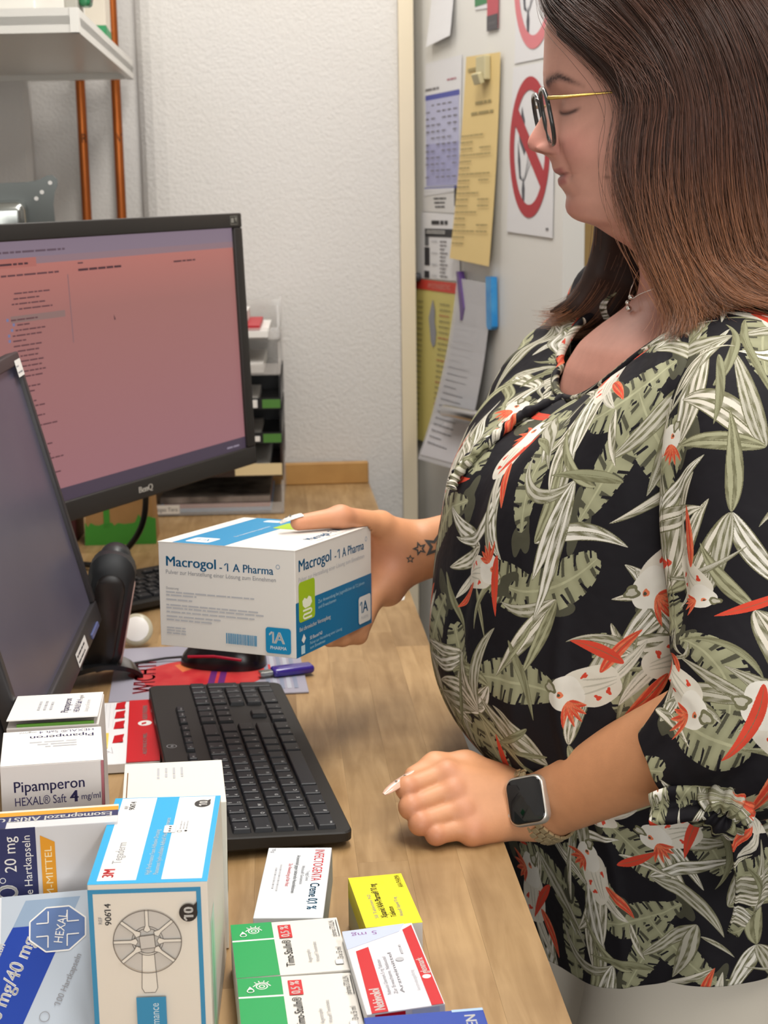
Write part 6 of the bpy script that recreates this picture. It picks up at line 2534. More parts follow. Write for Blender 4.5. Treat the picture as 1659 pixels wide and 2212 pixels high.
def grid_uv_mesh(name, P, nr, na, UV, closed=True):
    """P (nr,na,3); a doubled seam column keeps the print continuous"""
    P2 = np.concatenate([P, P[:, :1]], 1)
    U2 = np.concatenate([UV, UV[:, :1] + np.array([UV[0, -1, 0] - UV[0, 0, 0] + (UV[0, 1, 0] - UV[0, 0, 0]), 0])], 1)
    n2 = na + 1
    a, b = np.meshgrid(np.arange(nr - 1), np.arange(na), indexing='ij')
    F = np.stack([a * n2 + b, (a + 1) * n2 + b, (a + 1) * n2 + b + 1, a * n2 + b + 1], -1).reshape(-1, 4)
    return cloth(name, P2.reshape(-1, 3), F, U2.reshape(-1, 2))


sh_ = nA // 2
Pg = np.roll(Pb.reshape(nR, nA, 3), sh_, 1)
UVg = np.stack([np.repeat((np.arange(nA) / nA * 2 * math.pi * 0.215)[None], nR, 0) / 0.46, vv / 0.46], -1)
grid_uv_mesh('bodice', Pg, nR, nA, UVg)
# neckline binding
nk = Pb.reshape(nR, nA, 3)[0]
step = 6
mb = MB()


def uv_tube(name, pts, r, na=10, uvs=0.0, closed=False):
    pts = [Vector(p) for p in pts]
    m_ = MB()
    rs = r if isinstance(r, (list, tuple, np.ndarray)) else [r] * len(pts)
    m_.tube(pts, list(rs), BLM, None, na, cap=not closed)
    V = np.array(m_.v)
    Fq = [q for q in m_.f if len(q) == 4]
    L = np.concatenate([[0], np.cumsum([(pts[i + 1] - pts[i]).length for i in range(len(pts) - 1)])])
    U = np.stack([np.tile(np.arange(na) / na * 2 * math.pi * float(np.mean(rs)), len(pts)) / 0.46 + uvs, np.repeat(L, na) / 0.46], 1)
    return np_mesh(name, V, np.array(Fq), [BLM], blouse, None, U)


uv_tube('neck_binding', list(nk[::4]) + [nk[0]], 0.0042, 10, 0.3, True)

# ---- near sleeve
SC = np.array([
    # centre xyz, radius a (front-back), radius b (side)
    [.305, 1.352, 1.335, .046, .042],
    [.318, 1.292, 1.308, .068, .056],
    [.322, 1.250, 1.275, .084, .064],
    [.318, 1.222, 1.200, .087, .068],
    [.322, 1.197, 1.130, .086, .068],
    [.314, 1.174, 1.075, .084, .066],
    [.290, 1.168, 1.034, .073, .058],
    [.262, 1.176, 1.008, .058, .050],
    [.243, 1.185, .992, .050, .045]])
nS, nB = 190, 240
SCi = catmull(SC, nS)
tan = np.gradient(SCi[:, :3], axis=0)
tan /= np.linalg.norm(tan, axis=1)[:, None]
fw = np.array([-1.0, 0.0, 0.0])
ph2 = np.linspace(0, 2 * math.pi, nB, endpoint=False)
Ps = np.zeros((nS, nB, 3))
prevu = None
rs2 = np.random.RandomState(12)
fo = [(rs2.uniform(0, 6.28), rs2.uniform(0.05, 0.95), rs2.uniform(0.10, 0.22), rs2.uniform(0.04, 0.14), rs2.uniform(-2, 2), rs2.uniform(-0.0095, 0.0095)) for _ in range(26)]
for i in range(nS):
    u = fw - tan[i] * (fw @ tan[i])
    if prevu is not None:
        u = prevu - tan[i] * (prevu @ tan[i])
    u /= np.linalg.norm(u)
    prevu = u
    v = np.cross(tan[i], u)
    t = i / (nS - 1)
    d = np.zeros(nB)
    for a0, t0, w0, tw, sl, am in fo:
        dd = (ph2 - a0 - sl * (t - t0) + math.pi) % (2 * math.pi) - math.pi
        d += am * np.exp(-(dd / w0) ** 2 - ((t - t0) / tw) ** 2)
    d += 0.0035 * np.sin(ph2 * 7 + 4 * t) * np.clip((t - 0.55) / 0.3, 0, 1) * (1 - np.clip((t - 0.9) / 0.1, 0, 1) * 0.5)
    Ps[i] = SCi[i, :3] + np.outer(np.cos(ph2) * (SCi[i, 3] + d), u) + np.outer(np.sin(ph2) * (SCi[i, 4] + d), v)
Ls = np.concatenate([[0], np.cumsum(np.linalg.norm(np.diff(SCi[:, :3], axis=0), axis=1))])
UVs = np.stack([np.repeat((ph2 * 0.074 / 0.46)[None], nS, 0) + 0.37, np.repeat(-Ls[:, None] / 0.46, nB, 1) + 0.21], -1)
grid_uv_mesh('sleeve', Ps, nS, nB, UVs)

# ---- far sleeve: puffed over the far shoulder, then down to the far forearm
SF = np.array([
    [.275, 1.545, 1.350, .045, .045],
    [.262, 1.600, 1.350, .066, .058],
    [.262, 1.640, 1.300, .078, .064],
    [.258, 1.655, 1.230, .080, .066],
    [.245, 1.650, 1.170, .078, .062],
    [.215, 1.625, 1.135, .066, .056],
    [.180, 1.605, 1.120, .055, .050],
    [.150, 1.598, 1.112, .050, .046]])
nS2, nB2 = 90, 120
SFi = catmull(SF, nS2)
tan = np.gradient(SFi[:, :3], axis=0)
tan /= np.linalg.norm(tan, axis=1)[:, None]
ph3 = np.linspace(0, 2 * math.pi, nB2, endpoint=False)
Pf = np.zeros((nS2, nB2, 3))
prevu = None
for i in range(nS2):
    u = (fw if prevu is None else prevu)
    u = u - tan[i] * (u @ tan[i])
    u /= np.linalg.norm(u)
    prevu = u
    v = np.cross(tan[i], u)
    d = 0.003 * np.sin(ph3 * 8 + 5 * i / nS2)
    Pf[i] = SFi[i, :3] + np.outer(np.cos(ph3) * (SFi[i, 3] + d), u) + np.outer(np.sin(ph3) * (SFi[i, 4] + d), v)
Lf = np.concatenate([[0], np.cumsum(np.linalg.norm(np.diff(SFi[:, :3], axis=0), axis=1))])
UVf = np.stack([np.repeat((ph3 * 0.074 / 0.46)[None], nS2, 0) + 0.8, np.repeat(-Lf[:, None] / 0.46, nB2, 1) + 0.6], -1)
grid_uv_mesh('sleeve', Pf, nS2, nB2, UVf)

# ---- drawstring ends and the tied knot at the cuff
def braid(name, pts, r, uvs):
    p = smooth_path(pts, 14)
    rr = [r * (1 + 0.22 * math.sin(i * 1.1)) for i in range(len(p))]
    return uv_tube(name, p, rr, 10, uvs)


c0 = nk[0]


def on_front(dl, dz, lift=0.006):
    """point just in front of the bodice, dl to her left, at height dz below the neckline point"""
    zt = 1.278 - dz
    A = Pb.reshape(nR, nA, 3)
    fr_ = A[:, :70].reshape(-1, 3)
    fr2 = A[:, -70:].reshape(-1, 3)
    B = np.concatenate([fr_, fr2])
    lw_ = (B[:, :2] - TO) @ LFT
    k = np.argmin((lw_ - dl) ** 2 + (B[:, 2] - zt) ** 2)
    p = B[k].copy()
    p[:2] += FWD * lift
    return tuple(p)


braid('drawstring', [tuple(c0), on_front(0.000, 0.010, .010), on_front(-0.010, 0.030), on_front(-0.016, 0.050), on_front(-0.024, 0.070), on_front(-0.020, 0.080)], 0.0048, 0.1)
braid('drawstring', [tuple(c0), on_front(0.006, 0.012, .012), on_front(-0.002, 0.030, .008), on_front(-0.004, 0.050, .008), on_front(-0.010, 0.072, .008), on_front(-0.006, 0.082, .008)], 0.0048, 0.5)


def ribbon(name, pts, wdir, w, uvs):
    p = np.array([tuple(q) for q in smooth_path(pts, 12)])
    n = len(p)
    m = 9
    wd = np.asarray(wdir, float)
    wd /= np.linalg.norm(wd)
    s = np.linspace(-1, 1, m)
    ws = np.asarray(w) if np.ndim(w) else np.full(n, w)
    ws = np.interp(np.linspace(0, 1, n), np.linspace(0, 1, len(ws)), ws) if np.ndim(w) else ws
    P = p[:, None] + wd[None, None] * s[None, :, None] * ws[:, None, None] / 2
    nrm = np.cross(np.gradient(p, axis=0), wd)
    nrm /= np.linalg.norm(nrm, axis=1)[:, None]
    P += nrm[:, None] * (0.004 * np.cos(s * 4))[None, :, None]
    a, b = np.meshgrid(np.arange(n - 1), np.arange(m - 1), indexing='ij')
    F = np.stack([a * m + b, (a + 1) * m + b, (a + 1) * m + b + 1, a * m + b + 1], -1).reshape(-1, 4)
    U = np.stack([np.repeat((s * 0.02)[None], n, 0) / .46 + uvs, np.repeat(np.linspace(0, .2, n)[:, None], m, 1) / .46], -1)
    return cloth(name, P.reshape(-1, 3), F, U.reshape(-1, 2), 0.0016)


KN = np.array([.2700, 1.128, .9860])
braid('cuff_knot', [tuple(KN + np.array(q)) for q in ((-.018, .01, .002), (-.006, -.006, .010), (.008, -.008, .004), (.010, .0, -.010), (-.002, -.004, -.014), (-.012, .004, -.006))], 0.0105, 0.7)
ribbon('knot_tail', [tuple(KN), tuple(KN + [-.020, .0, .004]), tuple(KN + [-.042, .006, .000]), tuple(KN + [-.058, .012, -.006])], (0, .25, 1), [.016, .026, .030, .024], 0.2)
ribbon('knot_tail', [tuple(KN), tuple(KN + [.016, -.004, -.016]), tuple(KN + [.026, -.002, -.050]), tuple(KN + [.026, .004, -.085]), tuple(KN + [.014, .008, -.115])], (1, .3, .15), [.014, .028, .036, .030, .010], 0.55)

# ---- trousers and shoes
trm = mat('trousers_beige', '#e4dccd', 0.75, bump=(300, 0.15, 0.0008))


def tp(f, l, z):
    return np.append(TO + FWD * f + LFT * l, z)


def sdf_tr(p):
    hip = ellip(p, tp(-.025, 0, .84), (.165, .195, .12))
    d = hip
    for s in (-1, 1):
        d = smin(d, chain(p, [tp(-.02, .10 * s, .82), tp(.0, .098 * s, .62), tp(.012, .09 * s, .46), tp(-.015, .085 * s, .10)], [.112, .098, .075, .058], .04), .05)
    return np.maximum(d, .035 - p[:, 2])


Vt, Ft = surf_net(sdf_tr, (.02, 1.18, .02), (.54, 1.72, .98), .007)
np_mesh('trousers', Vt, Ft, [trm], person)
for s in (-1, 1):
    V_, F_ = surf_net(lambda p: np.maximum(chain(p, [tp(-.05, .085 * s, .045), tp(.05, .088 * s, .04), tp(.14, .095 * s, .032)], [.044, .046, .034], .02), .004 - p[:, 2]), tp(0, .085 * s, 0) - np.array([.25, .2, 0]), tp(0, .085 * s, 0) + np.array([.25, .2, .12]), .006)
    np_mesh('shoe', V_, F_, [mat('shoe_dark', '#2b2a2c', 0.5)], person)
# ------------------------------------------------------------------ hair
# guide locks: near side front to back, then far side; each a path root -> tip
near_g = [
    [(.150, 1.435, 1.655), (.156, 1.400, 1.622), (.186, 1.376, 1.590), (.2105, 1.367, 1.566), (.2225, 1.364, 1.542), (.2190, 1.364, 1.514), (.2185, 1.362, 1.484), (.2230, 1.358, 1.458), (.2330, 1.350, 1.425), (.2470, 1.334, 1.390), (.2540, 1.322, 1.364), (.2500, 1.312, 1.348)],
    [(.152, 1.436, 1.664), (.164, 1.394, 1.640), (.198, 1.370, 1.606), (.2240, 1.361, 1.575), (.2380, 1.358, 1.545), (.2370, 1.358, 1.512), (.2370, 1.357, 1.482), (.2430, 1.352, 1.452), (.2540, 1.344, 1.420), (.2650, 1.328, 1.390), (.2710, 1.312, 1.366), (.2640, 1.300, 1.350)],
    [(.172, 1.438, 1.680), (.185, 1.392, 1.660), (.218, 1.366, 1.622), (.2450, 1.356, 1.585), (.2580, 1.353, 1.548), (.2590, 1.352, 1.512), (.2600, 1.350, 1.478), (.2660, 1.345, 1.446), (.2760, 1.336, 1.414), (.2860, 1.322, 1.396), (.2950, 1.304, 1.380), (.3060, 1.288, 1.372)],
    [(.198, 1.440, 1.690), (.212, 1.390, 1.672), (.245, 1.362, 1.632), (.2700, 1.352, 1.590), (.2840, 1.348, 1.548), (.2880, 1.346, 1.508), (.2920, 1.342, 1.470), (.2990, 1.336, 1.436), (.3080, 1.327, 1.408), (.3200, 1.310, 1.396), (.3380, 1.292, 1.384), (.3600, 1.276, 1.378)],
    [(.230, 1.440, 1.696), (.245, 1.388, 1.678), (.275, 1.360, 1.636), (.2980, 1.350, 1.592), (.3110, 1.346, 1.548), (.3170, 1.343, 1.508), (.3220, 1.338, 1.470), (.3280, 1.330, 1.436), (.3360, 1.320, 1.410), (.3480, 1.304, 1.398), (.3680, 1.288, 1.386), (.3900, 1.276, 1.378)],
    [(.262, 1.440, 1.696), (.280, 1.390, 1.676), (.308, 1.364, 1.632), (.3300, 1.356, 1.585), (.3420, 1.352, 1.540), (.3490, 1.348, 1.500), (.3540, 1.342, 1.462), (.3600, 1.334, 1.430), (.3680, 1.324, 1.406), (.3800, 1.312, 1.388), (.3960, 1.302, 1.378), (.4150, 1.296, 1.372)],
    [(.292, 1.440, 1.688), (.312, 1.398, 1.662), (.338, 1.376, 1.616), (.3580, 1.370, 1.570), (.3700, 1.366, 1.525), (.3760, 1.362, 1.485), (.3820, 1.356, 1.450), (.3880, 1.348, 1.420), (.3950, 1.338, 1.398), (.4050, 1.328, 1.382), (.4180, 1.320, 1.372), (.4300, 1.314, 1.364)],
    [(.315, 1.445, 1.672), (.340, 1.420, 1.640), (.362, 1.408, 1.595), (.3780, 1.404, 1.550), (.3860, 1.402, 1.505), (.3920, 1.400, 1.465), (.3980, 1.396, 1.430), (.4040, 1.390, 1.400), (.4100, 1.382, 1.378), (.4180, 1.372, 1.362), (.4260, 1.366, 1.350), (.4320, 1.360, 1.340)],
    [(.325, 1.460, 1.668), (.352, 1.462, 1.630), (.370, 1.464, 1.580), (.3820, 1.465, 1.530), (.3900, 1.465, 1.485), (.3960, 1.465, 1.445), (.4020, 1.464, 1.410), (.4080, 1.462, 1.380), (.4140, 1.460, 1.352), (.4180, 1.458, 1.330), (.4200, 1.456, 1.310), (.4200, 1.455, 1.295)]]
far_g = [
    [(.156, 1.445, 1.662), (.172, 1.492, 1.640), (.200, 1.522, 1.600), (.220, 1.533, 1.562), (.228, 1.536, 1.530), (.232, 1.537, 1.495), (.231, 1.538, 1.455), (.2270, 1.540, 1.420), (.2180, 1.544, 1.390), (.2030, 1.550, 1.365), (.1840, 1.556, 1.352), (.1660, 1.560, 1.353)],
    [(.170, 1.450, 1.680), (.190, 1.505, 1.650), (.222, 1.532, 1.600), (.242, 1.540, 1.560), (.250, 1.542, 1.525), (.252, 1.542, 1.490), (.250, 1.542, 1.452), (.2450, 1.544, 1.416), (.2360, 1.548, 1.385), (.2200, 1.554, 1.358), (.1980, 1.560, 1.342), (.1760, 1.566, 1.340)],
    [(.200, 1.452, 1.690), (.225, 1.515, 1.655), (.252, 1.538, 1.600), (.270, 1.545, 1.555), (.276, 1.546, 1.515), (.276, 1.546, 1.480), (.272, 1.545, 1.444), (.2640, 1.546, 1.410), (.2530, 1.549, 1.380), (.2370, 1.554, 1.352), (.2170, 1.560, 1.335), (.1950, 1.566, 1.331)],
    [(.240, 1.454, 1.696), (.270, 1.520, 1.655), (.296, 1.540, 1.600), (.312, 1.547, 1.550), (.318, 1.548, 1.505), (.318, 1.547, 1.465), (.312, 1.546, 1.428), (.3020, 1.546, 1.395), (.2880, 1.549, 1.366), (.2700, 1.554, 1.342), (.2480, 1.560, 1.326), (.2250, 1.566, 1.322)],
    [(.290, 1.455, 1.686), (.325, 1.505, 1.640), (.348, 1.520, 1.590), (.362, 1.526, 1.540), (.370, 1.528, 1.495), (.374, 1.528, 1.455), (.376, 1.528, 1.420), (.3780, 1.528, 1.388), (.3800, 1.528, 1.360), (.3820, 1.528, 1.335), (.3840, 1.528, 1.312), (.3850, 1.528, 1.295)]]
NP_ = 26
GN = [catmull(np.array(g), NP_) for g in near_g]
GF = [catmull(np.array(g), NP_) for g in far_g]

hair = empty('hair', (0.27, 1.45, 1.5))
hair.parent = person
hair.matrix_parent_inverse = person.matrix_world.inverted()
hair['label'] = 'shoulder length brown hair with lighter curled ends'


def sdf_hair(p):
    d = None
    for gs in (GN, GF):
        for a in range(len(gs)):
            g = gs[a][::3]
            far = gs is GF
            rr = np.interp(np.linspace(0, 1, len(g)), [0, .2, .6, .85, 1], [.007, .009, .009, .006, .002] if not far else [.010, .014, .015, .011, .003])
            e = chain(p, list(g + (np.array([.006, .010, 0]) if not far else np.array([.002, -.004, 0]))), list(rr), .006)
            d = e if d is None else smin(d, e, .010)
    cap = ellip(p, (.262, 1.45, 1.585), (.113, .086, .116))
    cut = .180 + np.clip((1.64 - p[:, 2]), -1, 1) * .75 - p[:, 0]      # keep the face free
    cap = np.maximum(cap, cut)
    return smin(d, cap, .008)


Vk, Fk = surf_net(sdf_hair, (.13, 1.28, 1.28), (.46, 1.60, 1.715), .0045)
np_mesh('hair_mass', Vk, Fk, [mat('hair_under', '#2a1912', 0.6, noise=(60, 0.6, '#3a2419'))], hair)


def strands(groups, count, spread, seed):
    rs = np.random.RandomState(seed)
    k = len(groups)
    G = np.array(groups)
    out = np.zeros((count, NP_, 3), np.float32)
    t = np.linspace(0, 1, NP_)
    nclump = max(40, count // 22)
    tone = np.zeros(count, np.float32)
    ctone = rs.rand(nclump)
    clen = 0.78 + 0.22 * rs.rand(nclump)
    cu = rs.rand(nclump) * (k - 1 - 1e-6)
    co = rs.randn(nclump, 3) * np.array([.6, 1.0, .5]) * spread
    cph = rs.rand(nclump) * 6.28
    for s in range(count):
        c = rs.randint(nclump)
        u = np.clip(cu[c] + 0.10 * rs.randn(), 0, k - 1 - 1e-6)
        i = int(u)
        w = u - i
        p = G[i] * (1 - w) + G[min(i + 1, k - 1)] * w
        off = co[c] + rs.randn(3) * spread * np.array([.75, .45, .5])
        amp = 0.25 + 0.75 * np.sin(np.clip(t * 1.15, 0, 1) * math.pi * 0.75)
        wave = np.sin(t * (7 + 1.2 * rs.rand()) + cph[c])[:, None] * np.array([.0085, .0045, .002]) * (t ** 0.8)[:, None]
        fly = np.zeros((NP_, 3))
        if rs.rand() < 0.06:
            fly = (t ** 2)[:, None] * rs.randn(3) * np.array([.010, .008, .008])
        q = p + off * amp[:, None] + wave + fly
        L = clen[c] + 0.12 * rs.rand()
        if L < 1:
            tt_ = t * L
            q = np.stack([np.interp(tt_, t, q[:, j]) for j in range(3)], 1)
        out[s] = q
        tone[s] = 0.62 * ctone[c] + 0.38 * rs.rand()
    return out, tone


S1, T1 = strands(GN, 9000, .0062, 1)
S2, T2_ = strands(GF, 3600, .0060, 2)
S2[:, :, 1] += 0.0
S3, T3 = strands(GN, 420, .0125, 7)
T3 = 0.75 + 0.25 * T3
S_ = np.concatenate([S1, S2, S3])
hc = bpy.data.hair_curves.new('strands')
hc.add_curves([NP_] * len(S_))
hc.attributes['position'].data.foreach_set('vector', S_.reshape(-1).astype(np.float32))
ra = hc.attributes.get('radius') or hc.attributes.new('radius', 'FLOAT', 'POINT')
rad_ = np.tile(np.interp(np.linspace(0, 1, NP_), [0, .6, 1], [.00021, .00019, .00006]), len(S_)).astype(np.float32)
ra.data.foreach_set('value', rad_)
ta = hc.attributes.new('tone', 'FLOAT', 'CURVE')
ta.data.foreach_set('value', np.concatenate([T1, T2_, T3]).astype(np.float32))


def hair_mat():
    m = bpy.data.materials.new('hair_brown')
    m.use_nodes = True
    nt = m.node_tree
    nt.nodes.clear()
    out = nt.nodes.new('ShaderNodeOutputMaterial')
    hb = nt.nodes.new('ShaderNodeBsdfPrincipled')
    hi = nt.nodes.new('ShaderNodeHairInfo')
    cr = nt.nodes.new('ShaderNodeValToRGB')
    e = cr.color_ramp.elements
    e[0].position, e[0].color = 0.15, lin('#33211a')
    e[1].position, e[1].color = 1.0, lin('#7f5233')
    k = e.new(0.62)
    k.color = lin('#4d3024')
    nt.links.new(hi.outputs['Intercept'], cr.inputs[0])
    hs = nt.nodes.new('ShaderNodeHueSaturation')
    mr = nt.nodes.new('ShaderNodeMapRange')
    mr.inputs[1].default_value = 0.15
    mr.inputs[2].default_value = 0.85
    mr.inputs[3].default_value = 0.42
    mr.inputs[4].default_value = 2.1  # random strand tones; the wide range also imitates sheen streaks
    at = nt.nodes.new('ShaderNodeAttribute')
    at.attribute_name = 'tone'
    nt.links.new(at.outputs['Fac'], mr.inputs[0])
    nt.links.new(mr.outputs[0], hs.inputs['Value'])
    nt.links.new(cr.outputs[0], hs.inputs['Color'])
    nt.links.new(hs.outputs[0], hb.inputs['Base Color'])
    hb.inputs['Roughness'].default_value = 0.30
    hb.inputs['Specular IOR Level'].default_value = 0.6
    nt.links.new(hb.outputs[0], out.inputs[0])
    return m


hc.materials.append(hair_mat())
ho = bpy.data.objects.new('strands', hc)
COL.objects.link(ho)
ho.parent = hair
ho.matrix_parent_inverse = hair.matrix_world.inverted()
ho['kind'] = 'stuff'

# ------------------------------------------------------------------ glasses
gl = empty('glasses', (0.155, 1.45, 1.54))
gl.parent = person
gl.matrix_parent_inverse = person.matrix_world.inverted()
gl['label'] = 'glasses with dark rims and thin golden temples'
GI = gl.matrix_world.inverted()
rimm = mat('rim_dark', '#2c2e2e', 0.2, coat=0.4)
gold = mat('temple_gold', '#c9a85a', 0.25, 0.9)
for s in (-1, 1):
    cyy = 1.45 + s * .0335
    pts = []
    for k in range(49):
        a = 2 * math.pi * k / 48
        u = math.copysign(abs(math.cos(a)) ** 0.75, math.cos(a)) * .0265
        v = math.copysign(abs(math.sin(a)) ** 0.75, math.sin(a)) * .0245
        zz = 1.5385 + v
        xx = .1492 + (1.5630 - zz) * .215
        pts.append((xx, cyy + u, zz))
    mb = MB()
    mb.tube(pts, 0.0021, rimm, GI, 10, cap=False)
    mb.build('rim', gl)
    mb = MB()
    mb.add(pts[:-1], [tuple(range(48))], mat('lens_glass', '#e8ecec', 0.03, alpha=0.16, spec=0.8), GI)
    mb.build('lens', gl)
    mb = MB()
    y0_ = cyy + s * .0275
    tp_ = [(.1525, y0_, 1.5535), (.1540, y0_ + s * .003, 1.5532), (.165, y0_ + s * .006, 1.5538), (.195, y0_ + s * .0100, 1.5560), (.232, y0_ + s * .0110, 1.5585), (.262, y0_ + s * .009, 1.553), (.275, y0_ + s * .007, 1.540)]
    mb.tube(tp_, [.0018, .0018, .0016, .0011, .0010, .0010, .0012], gold, GI, 10)
    mb.build('temple', gl)
mb = MB()
mb.tube([(.1512, 1.4435, 1.5535), (.1482, 1.4475, 1.5560), (.1475, 1.45, 1.5565), (.1482, 1.4525, 1.5560), (.1512, 1.4565, 1.5535)], .0015, rimm, GI, 10)
mb.build('bridge', gl)

# ------------------------------------------------------------------ necklace
nkx = empty('necklace', (0.245, 1.43, 1.37))
nkx.parent = person
nkx.matrix_parent_inverse = person.matrix_world.inverted()
NI = nkx.matrix_world.inverted()
silver = mat('silver', '#d8d4cc', 0.2, 1.0)
ch_pts = smooth_path([(.345, 1.395, 1.415), (.300, 1.386, 1.402), (.270, 1.396, 1.388), (.2480, 1.418, 1.3775), (.2385, 1.432, 1.3710), (.2440, 1.452, 1.3830), (.262, 1.490, 1.402), (.300, 1.514, 1.412), (.345, 1.505, 1.42)], 8)
mb = MB()
mb.tube([tuple(p + Vector((-.0030, -.0015, 0))) for p in ch_pts], .0005, silver, NI, 6)
mb.build('chain', nkx)
for i, (dx, dz, r) in enumerate(((.0030, .004, .0028), (.0, -.001, .0024), (.0012, -.0065, .0030))):
    bm = bmesh.new()
    bmesh.ops.create_icosphere(bm, subdivisions=2, radius=r)
    mb = MB()
    mb.bm(bm, silver, NI @ Matrix.Translation((.2330 + dx, 1.428, 1.3690 + dz)), True)
    mb.build('gem', nkx)

# ------------------------------------------------------------------ wristwatch
axis = (el - wr) / np.linalg.norm(el - wr)
nw = np.array([.03, -.83, .56])
nw -= axis * (nw @ axis) * 0.75
nw /= np.linalg.norm(nw)
xw = axis - nw * (axis @ nw)
xw /= np.linalg.norm(xw)
yw = np.cross(nw, xw)
_r = R(-9)
xw, yw = xw * math.cos(_r) + yw * math.sin(_r), yw * math.cos(_r) - xw * math.sin(_r)
wc_ = wr + axis * .012
watch = empty('wristwatch')
watch.parent = person
watch['label'] = 'square smart watch with a dark face on a champagne link band'


def march(o_, d_, s):
    t = s
    for _ in range(60):
        dd = float(sdf_left((o_ + d_ * t)[None])[0])
        t -= dd * 0.9
        if abs(dd) < 2e-5:
            break
    return t


top_r = march(wc_, nw, .04)
cc_ = wc_ + nw * (top_r + .0062)
WM = Matrix(((xw[0], yw[0], nw[0], cc_[0]), (xw[1], yw[1], nw[1], cc_[1]), (xw[2], yw[2], nw[2], cc_[2]), (0, 0, 0, 1)))
watch.matrix_world = WM
WI = WM.inverted()


def rr_box(mb, w, h, t, r, m, M, edge):
    pts = []
    for cx_, cy_, a0 in ((w / 2 - r, -h / 2 + r, -90), (w / 2 - r, h / 2 - r, 0), (-w / 2 + r, h / 2 - r, 90), (-w / 2 + r, -h / 2 + r, 180)):
        for k in range(8):
            a = R(a0 + 90 / 7 * k)
            pts.append((cx_ + r * math.cos(a), cy_ + r * math.sin(a)))
    n = len(pts)
    vs, fs = [], []
    for s, zz in ((1 - edge / (w / 2), -t / 2), (1, -t / 2 + edge), (1, t / 2 - edge), (1 - edge * .4 / (w / 2), t / 2 - edge * .3), (1 - edge / (w / 2), t / 2)):
        vs += [(x * s, y * s, zz) for x, y in pts]
    for q in range(4):
        for k in range(n):
            fs.append((q * n + k, q * n + (k + 1) % n, (q + 1) * n + (k + 1) % n, (q + 1) * n + k))
    fs += [tuple(range(n))[::-1], tuple(range(4 * n, 5 * n))]
    mb.add(vs, fs, m, M, True)


alu = mat('watch_aluminium', '#d6d0c6', 0.3, 0.7)
mb = MB()
rr_box(mb, .0385, .0440, .0104, .0095, alu, None, .0024)
mb.build('case', watch)
mb = MB()
rr_box(mb, .0345, .0400, .0016, .0080, mat('watch_glass', '#0b0c10', 0.06, coat=0.6), Matrix.Translation((0, 0, .0053)), .0007)
mb.build('screen', watch)
mb = MB()
mb.lathe([(0, 0), (.0036, 0), (.0038, .0006), (.0036, .0026), (0, .0028)], alu, Matrix.Translation((-.0190, -.0105, .0)) @ Matrix.Rotation(R(-90), 4, 'Y'), 20)
mb.build('crown', watch)
champ = mat('band_champagne', '#cdb88f', 0.30, 0.45)
NL = 30
yb = np.cross(axis, nw)
nb_ = np.cross(yb, axis)
for k in range(NL):
    a = 2 * math.pi * (k + 0.5) / NL
    if math.cos(a) > 0.86:
        continue
    d_ = nb_ * math.cos(a) + yb * math.sin(a)
    rr = march(wc_, d_, .045)
    a2 = a + 0.02
    d2 = nb_ * math.cos(a2) + yb * math.sin(a2)
    r2 = march(wc_, d2, .045)
    p1, p2 = wc_ + d_ * (rr + .0012), wc_ + d2 * (r2 + .0012)
    tg_ = (p2 - p1) / np.linalg.norm(p2 - p1)
    nn = np.cross(axis, tg_)
    nn = nn if nn @ d_ > 0 else -nn
    LMx = Matrix(((axis[0], tg_[0], nn[0], p1[0]), (axis[1], tg_[1], nn[1], p1[1]), (axis[2], tg_[2], nn[2], p1[2]), (0, 0, 0, 1)))
    seg = 2 * math.pi * (rr + .0012) / NL
    mb = MB()
    for q, sh in ((-1, 0), (0, .5), (1, 0)):
        mb.box((.0060, seg * 0.80, .0028), champ, WI @ LMx @ Matrix.Translation((q * .0069, sh * seg, .0004)), .0005, 2)
    mb.build('band_link', watch)

# ------------------------------------------------------------------ nails and tattoo
def nail(name, base, tip, up, w, m, gems=None):
    b, t_ = np.asarray(base, float), np.asarray(tip, float)
    d = (t_ - b) / np.linalg.norm(t_ - b)
    u = np.asarray(up, float)
    u = u - d * (u @ d)
    u /= np.linalg.norm(u)
    s = np.cross(d, u)
    L = np.linalg.norm(t_ - b)
    n, k = 12, 9
    vs, fs = [], []
    for lay in (0, 1):
        for i in range(n + 1):
            q = i / n
            ww = w / 2 * (1 if q < .55 else math.sqrt(max(1 - ((q - .55) / .47) ** 2, 0.02)))
            for j in range(k):
                e_ = -1 + 2 * j / (k - 1)
                vs.append(tuple(b + d * L * q + s * ww * e_ + u * (.0022 * (1 - e_ * e_) * (ww / (w / 2)) + .0010 * math.sin(q * 3) + lay * .0009)))
    N_ = (n + 1) * k
    for lay in (0, 1):
        for i in range(n):
            for j in range(k - 1):
                q = (lay * N_ + i * k + j, lay * N_ + (i + 1) * k + j, lay * N_ + (i + 1) * k + j + 1, lay * N_ + i * k + j + 1)
                fs.append(q if lay else q[::-1])
    for i in range(n):
        for j in (0, k - 1):
            fs.append((i * k + j, (i + 1) * k + j, N_ + (i + 1) * k + j, N_ + i * k + j))
    for i in (0, n):
        for j in range(k - 1):
            fs.append((i * k + j, i * k + j + 1, N_ + i * k + j + 1, N_ + i * k + j))
    PI = person.matrix_world.inverted()
    mb = MB()
    mb.add(vs, fs, m, PI, True)
    o = mb.build(name, person)
    if gems:
        for q, e_ in gems:
            bm = bmesh.new()
            bmesh.ops.create_icosphere(bm, subdivisions=1, radius=.0013)
            g_ = MB()
            g_.bm(bm, silver, PI @ Matrix.Translation(tuple(b + d * L * q + s * w / 2 * e_ + u * .0040)), False)
            g_.build('nail_gem', o)
    return o


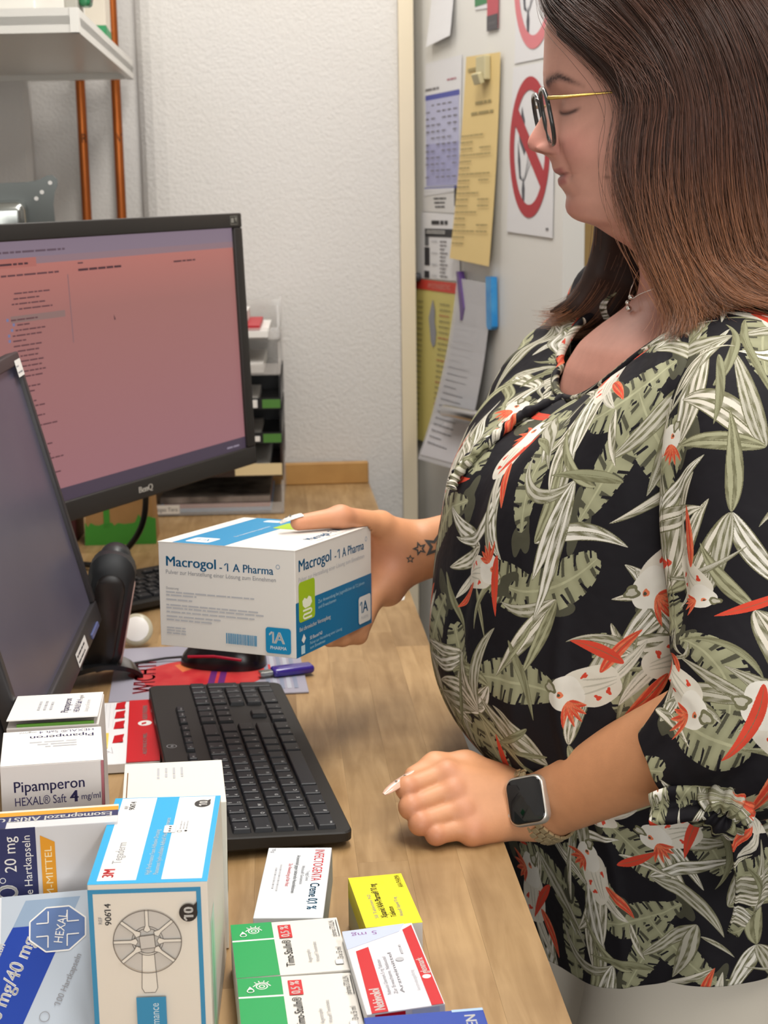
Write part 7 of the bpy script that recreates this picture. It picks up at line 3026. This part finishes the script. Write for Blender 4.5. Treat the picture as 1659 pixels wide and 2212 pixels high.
td = (thumb[3] - thumb[2]) / np.linalg.norm(thumb[3] - thumb[2])
nail('fingernail', thumb[3] - td * .004 + BX @ np.array([0, 0, .0068]), thumb[3] + td * .0205 + BX @ np.array([0, 0, .0015]), BX @ np.array([-.25, -.3, 1]), .0118, mat('nail_white', '#e6dfd8', 0.12, coat=0.6, noise=(300, 0.7, '#a9a59c')),
     [(.5, -.3), (.45, .3), (.65, 0)])
nail('fingernail', (.0265, 1.2890, .9560), (-.0040, 1.2570, .9475), (-.15, -.5, .85), .0098, mat('nail_pink', '#e0b7a2', 0.15, coat=0.6), [(.35, .2), (.48, -.3), (.6, .25)])


def tattoo(center, r, rot):
    c = np.asarray(center, float)
    d_ = np.array([.02, .97, -.22])
    d_ /= np.linalg.norm(d_)
    ux = np.array([1, 0, .15])
    ux -= d_ * (ux @ d_)
    ux /= np.linalg.norm(ux)
    uz = np.cross(ux, d_)
    if uz[2] < 0:
        uz = -uz
    pts = []
    n = 10
    for ring in (1.0, 0.50):
        for k in range(n * 3):
            k0, fr_ = divmod(k, 3)
            a0, a1 = R(rot + 36 * k0), R(rot + 36 * (k0 + 1))
            r0, r1 = (1, .46) if k0 % 2 == 0 else (.46, 1)
            p0 = np.array([math.cos(a0), math.sin(a0)]) * r0
            p1 = np.array([math.cos(a1), math.sin(a1)]) * r1
            pts.append((p0 + (p1 - p0) * fr_ / 3) * r * ring)
    P = np.array([c + ux * a + uz * b for a, b in pts])
    t = np.zeros(len(P))
    for _ in range(80):
        t += sdf_right(P + d_ * t[:, None]) * .8
    P = P + d_ * (t - .0006)[:, None]
    m_ = n * 3
    fs = [(k, (k + 1) % m_, m_ + (k + 1) % m_, m_ + k) for k in range(m_)]
    mb = MB()
    mb.add([tuple(p) for p in P], fs, mat('tattoo_ink', '#4a4744', 0.6), person.matrix_world.inverted())
    return mb.build('star_tattoo', person)


tattoo((.0265, 1.5178, 1.1003), .0050, 80)
tattoo((.0368, 1.5200, 1.1112), .0082, 100)
tattoo((.0546, 1.5202, 1.1135), .0150, 70)
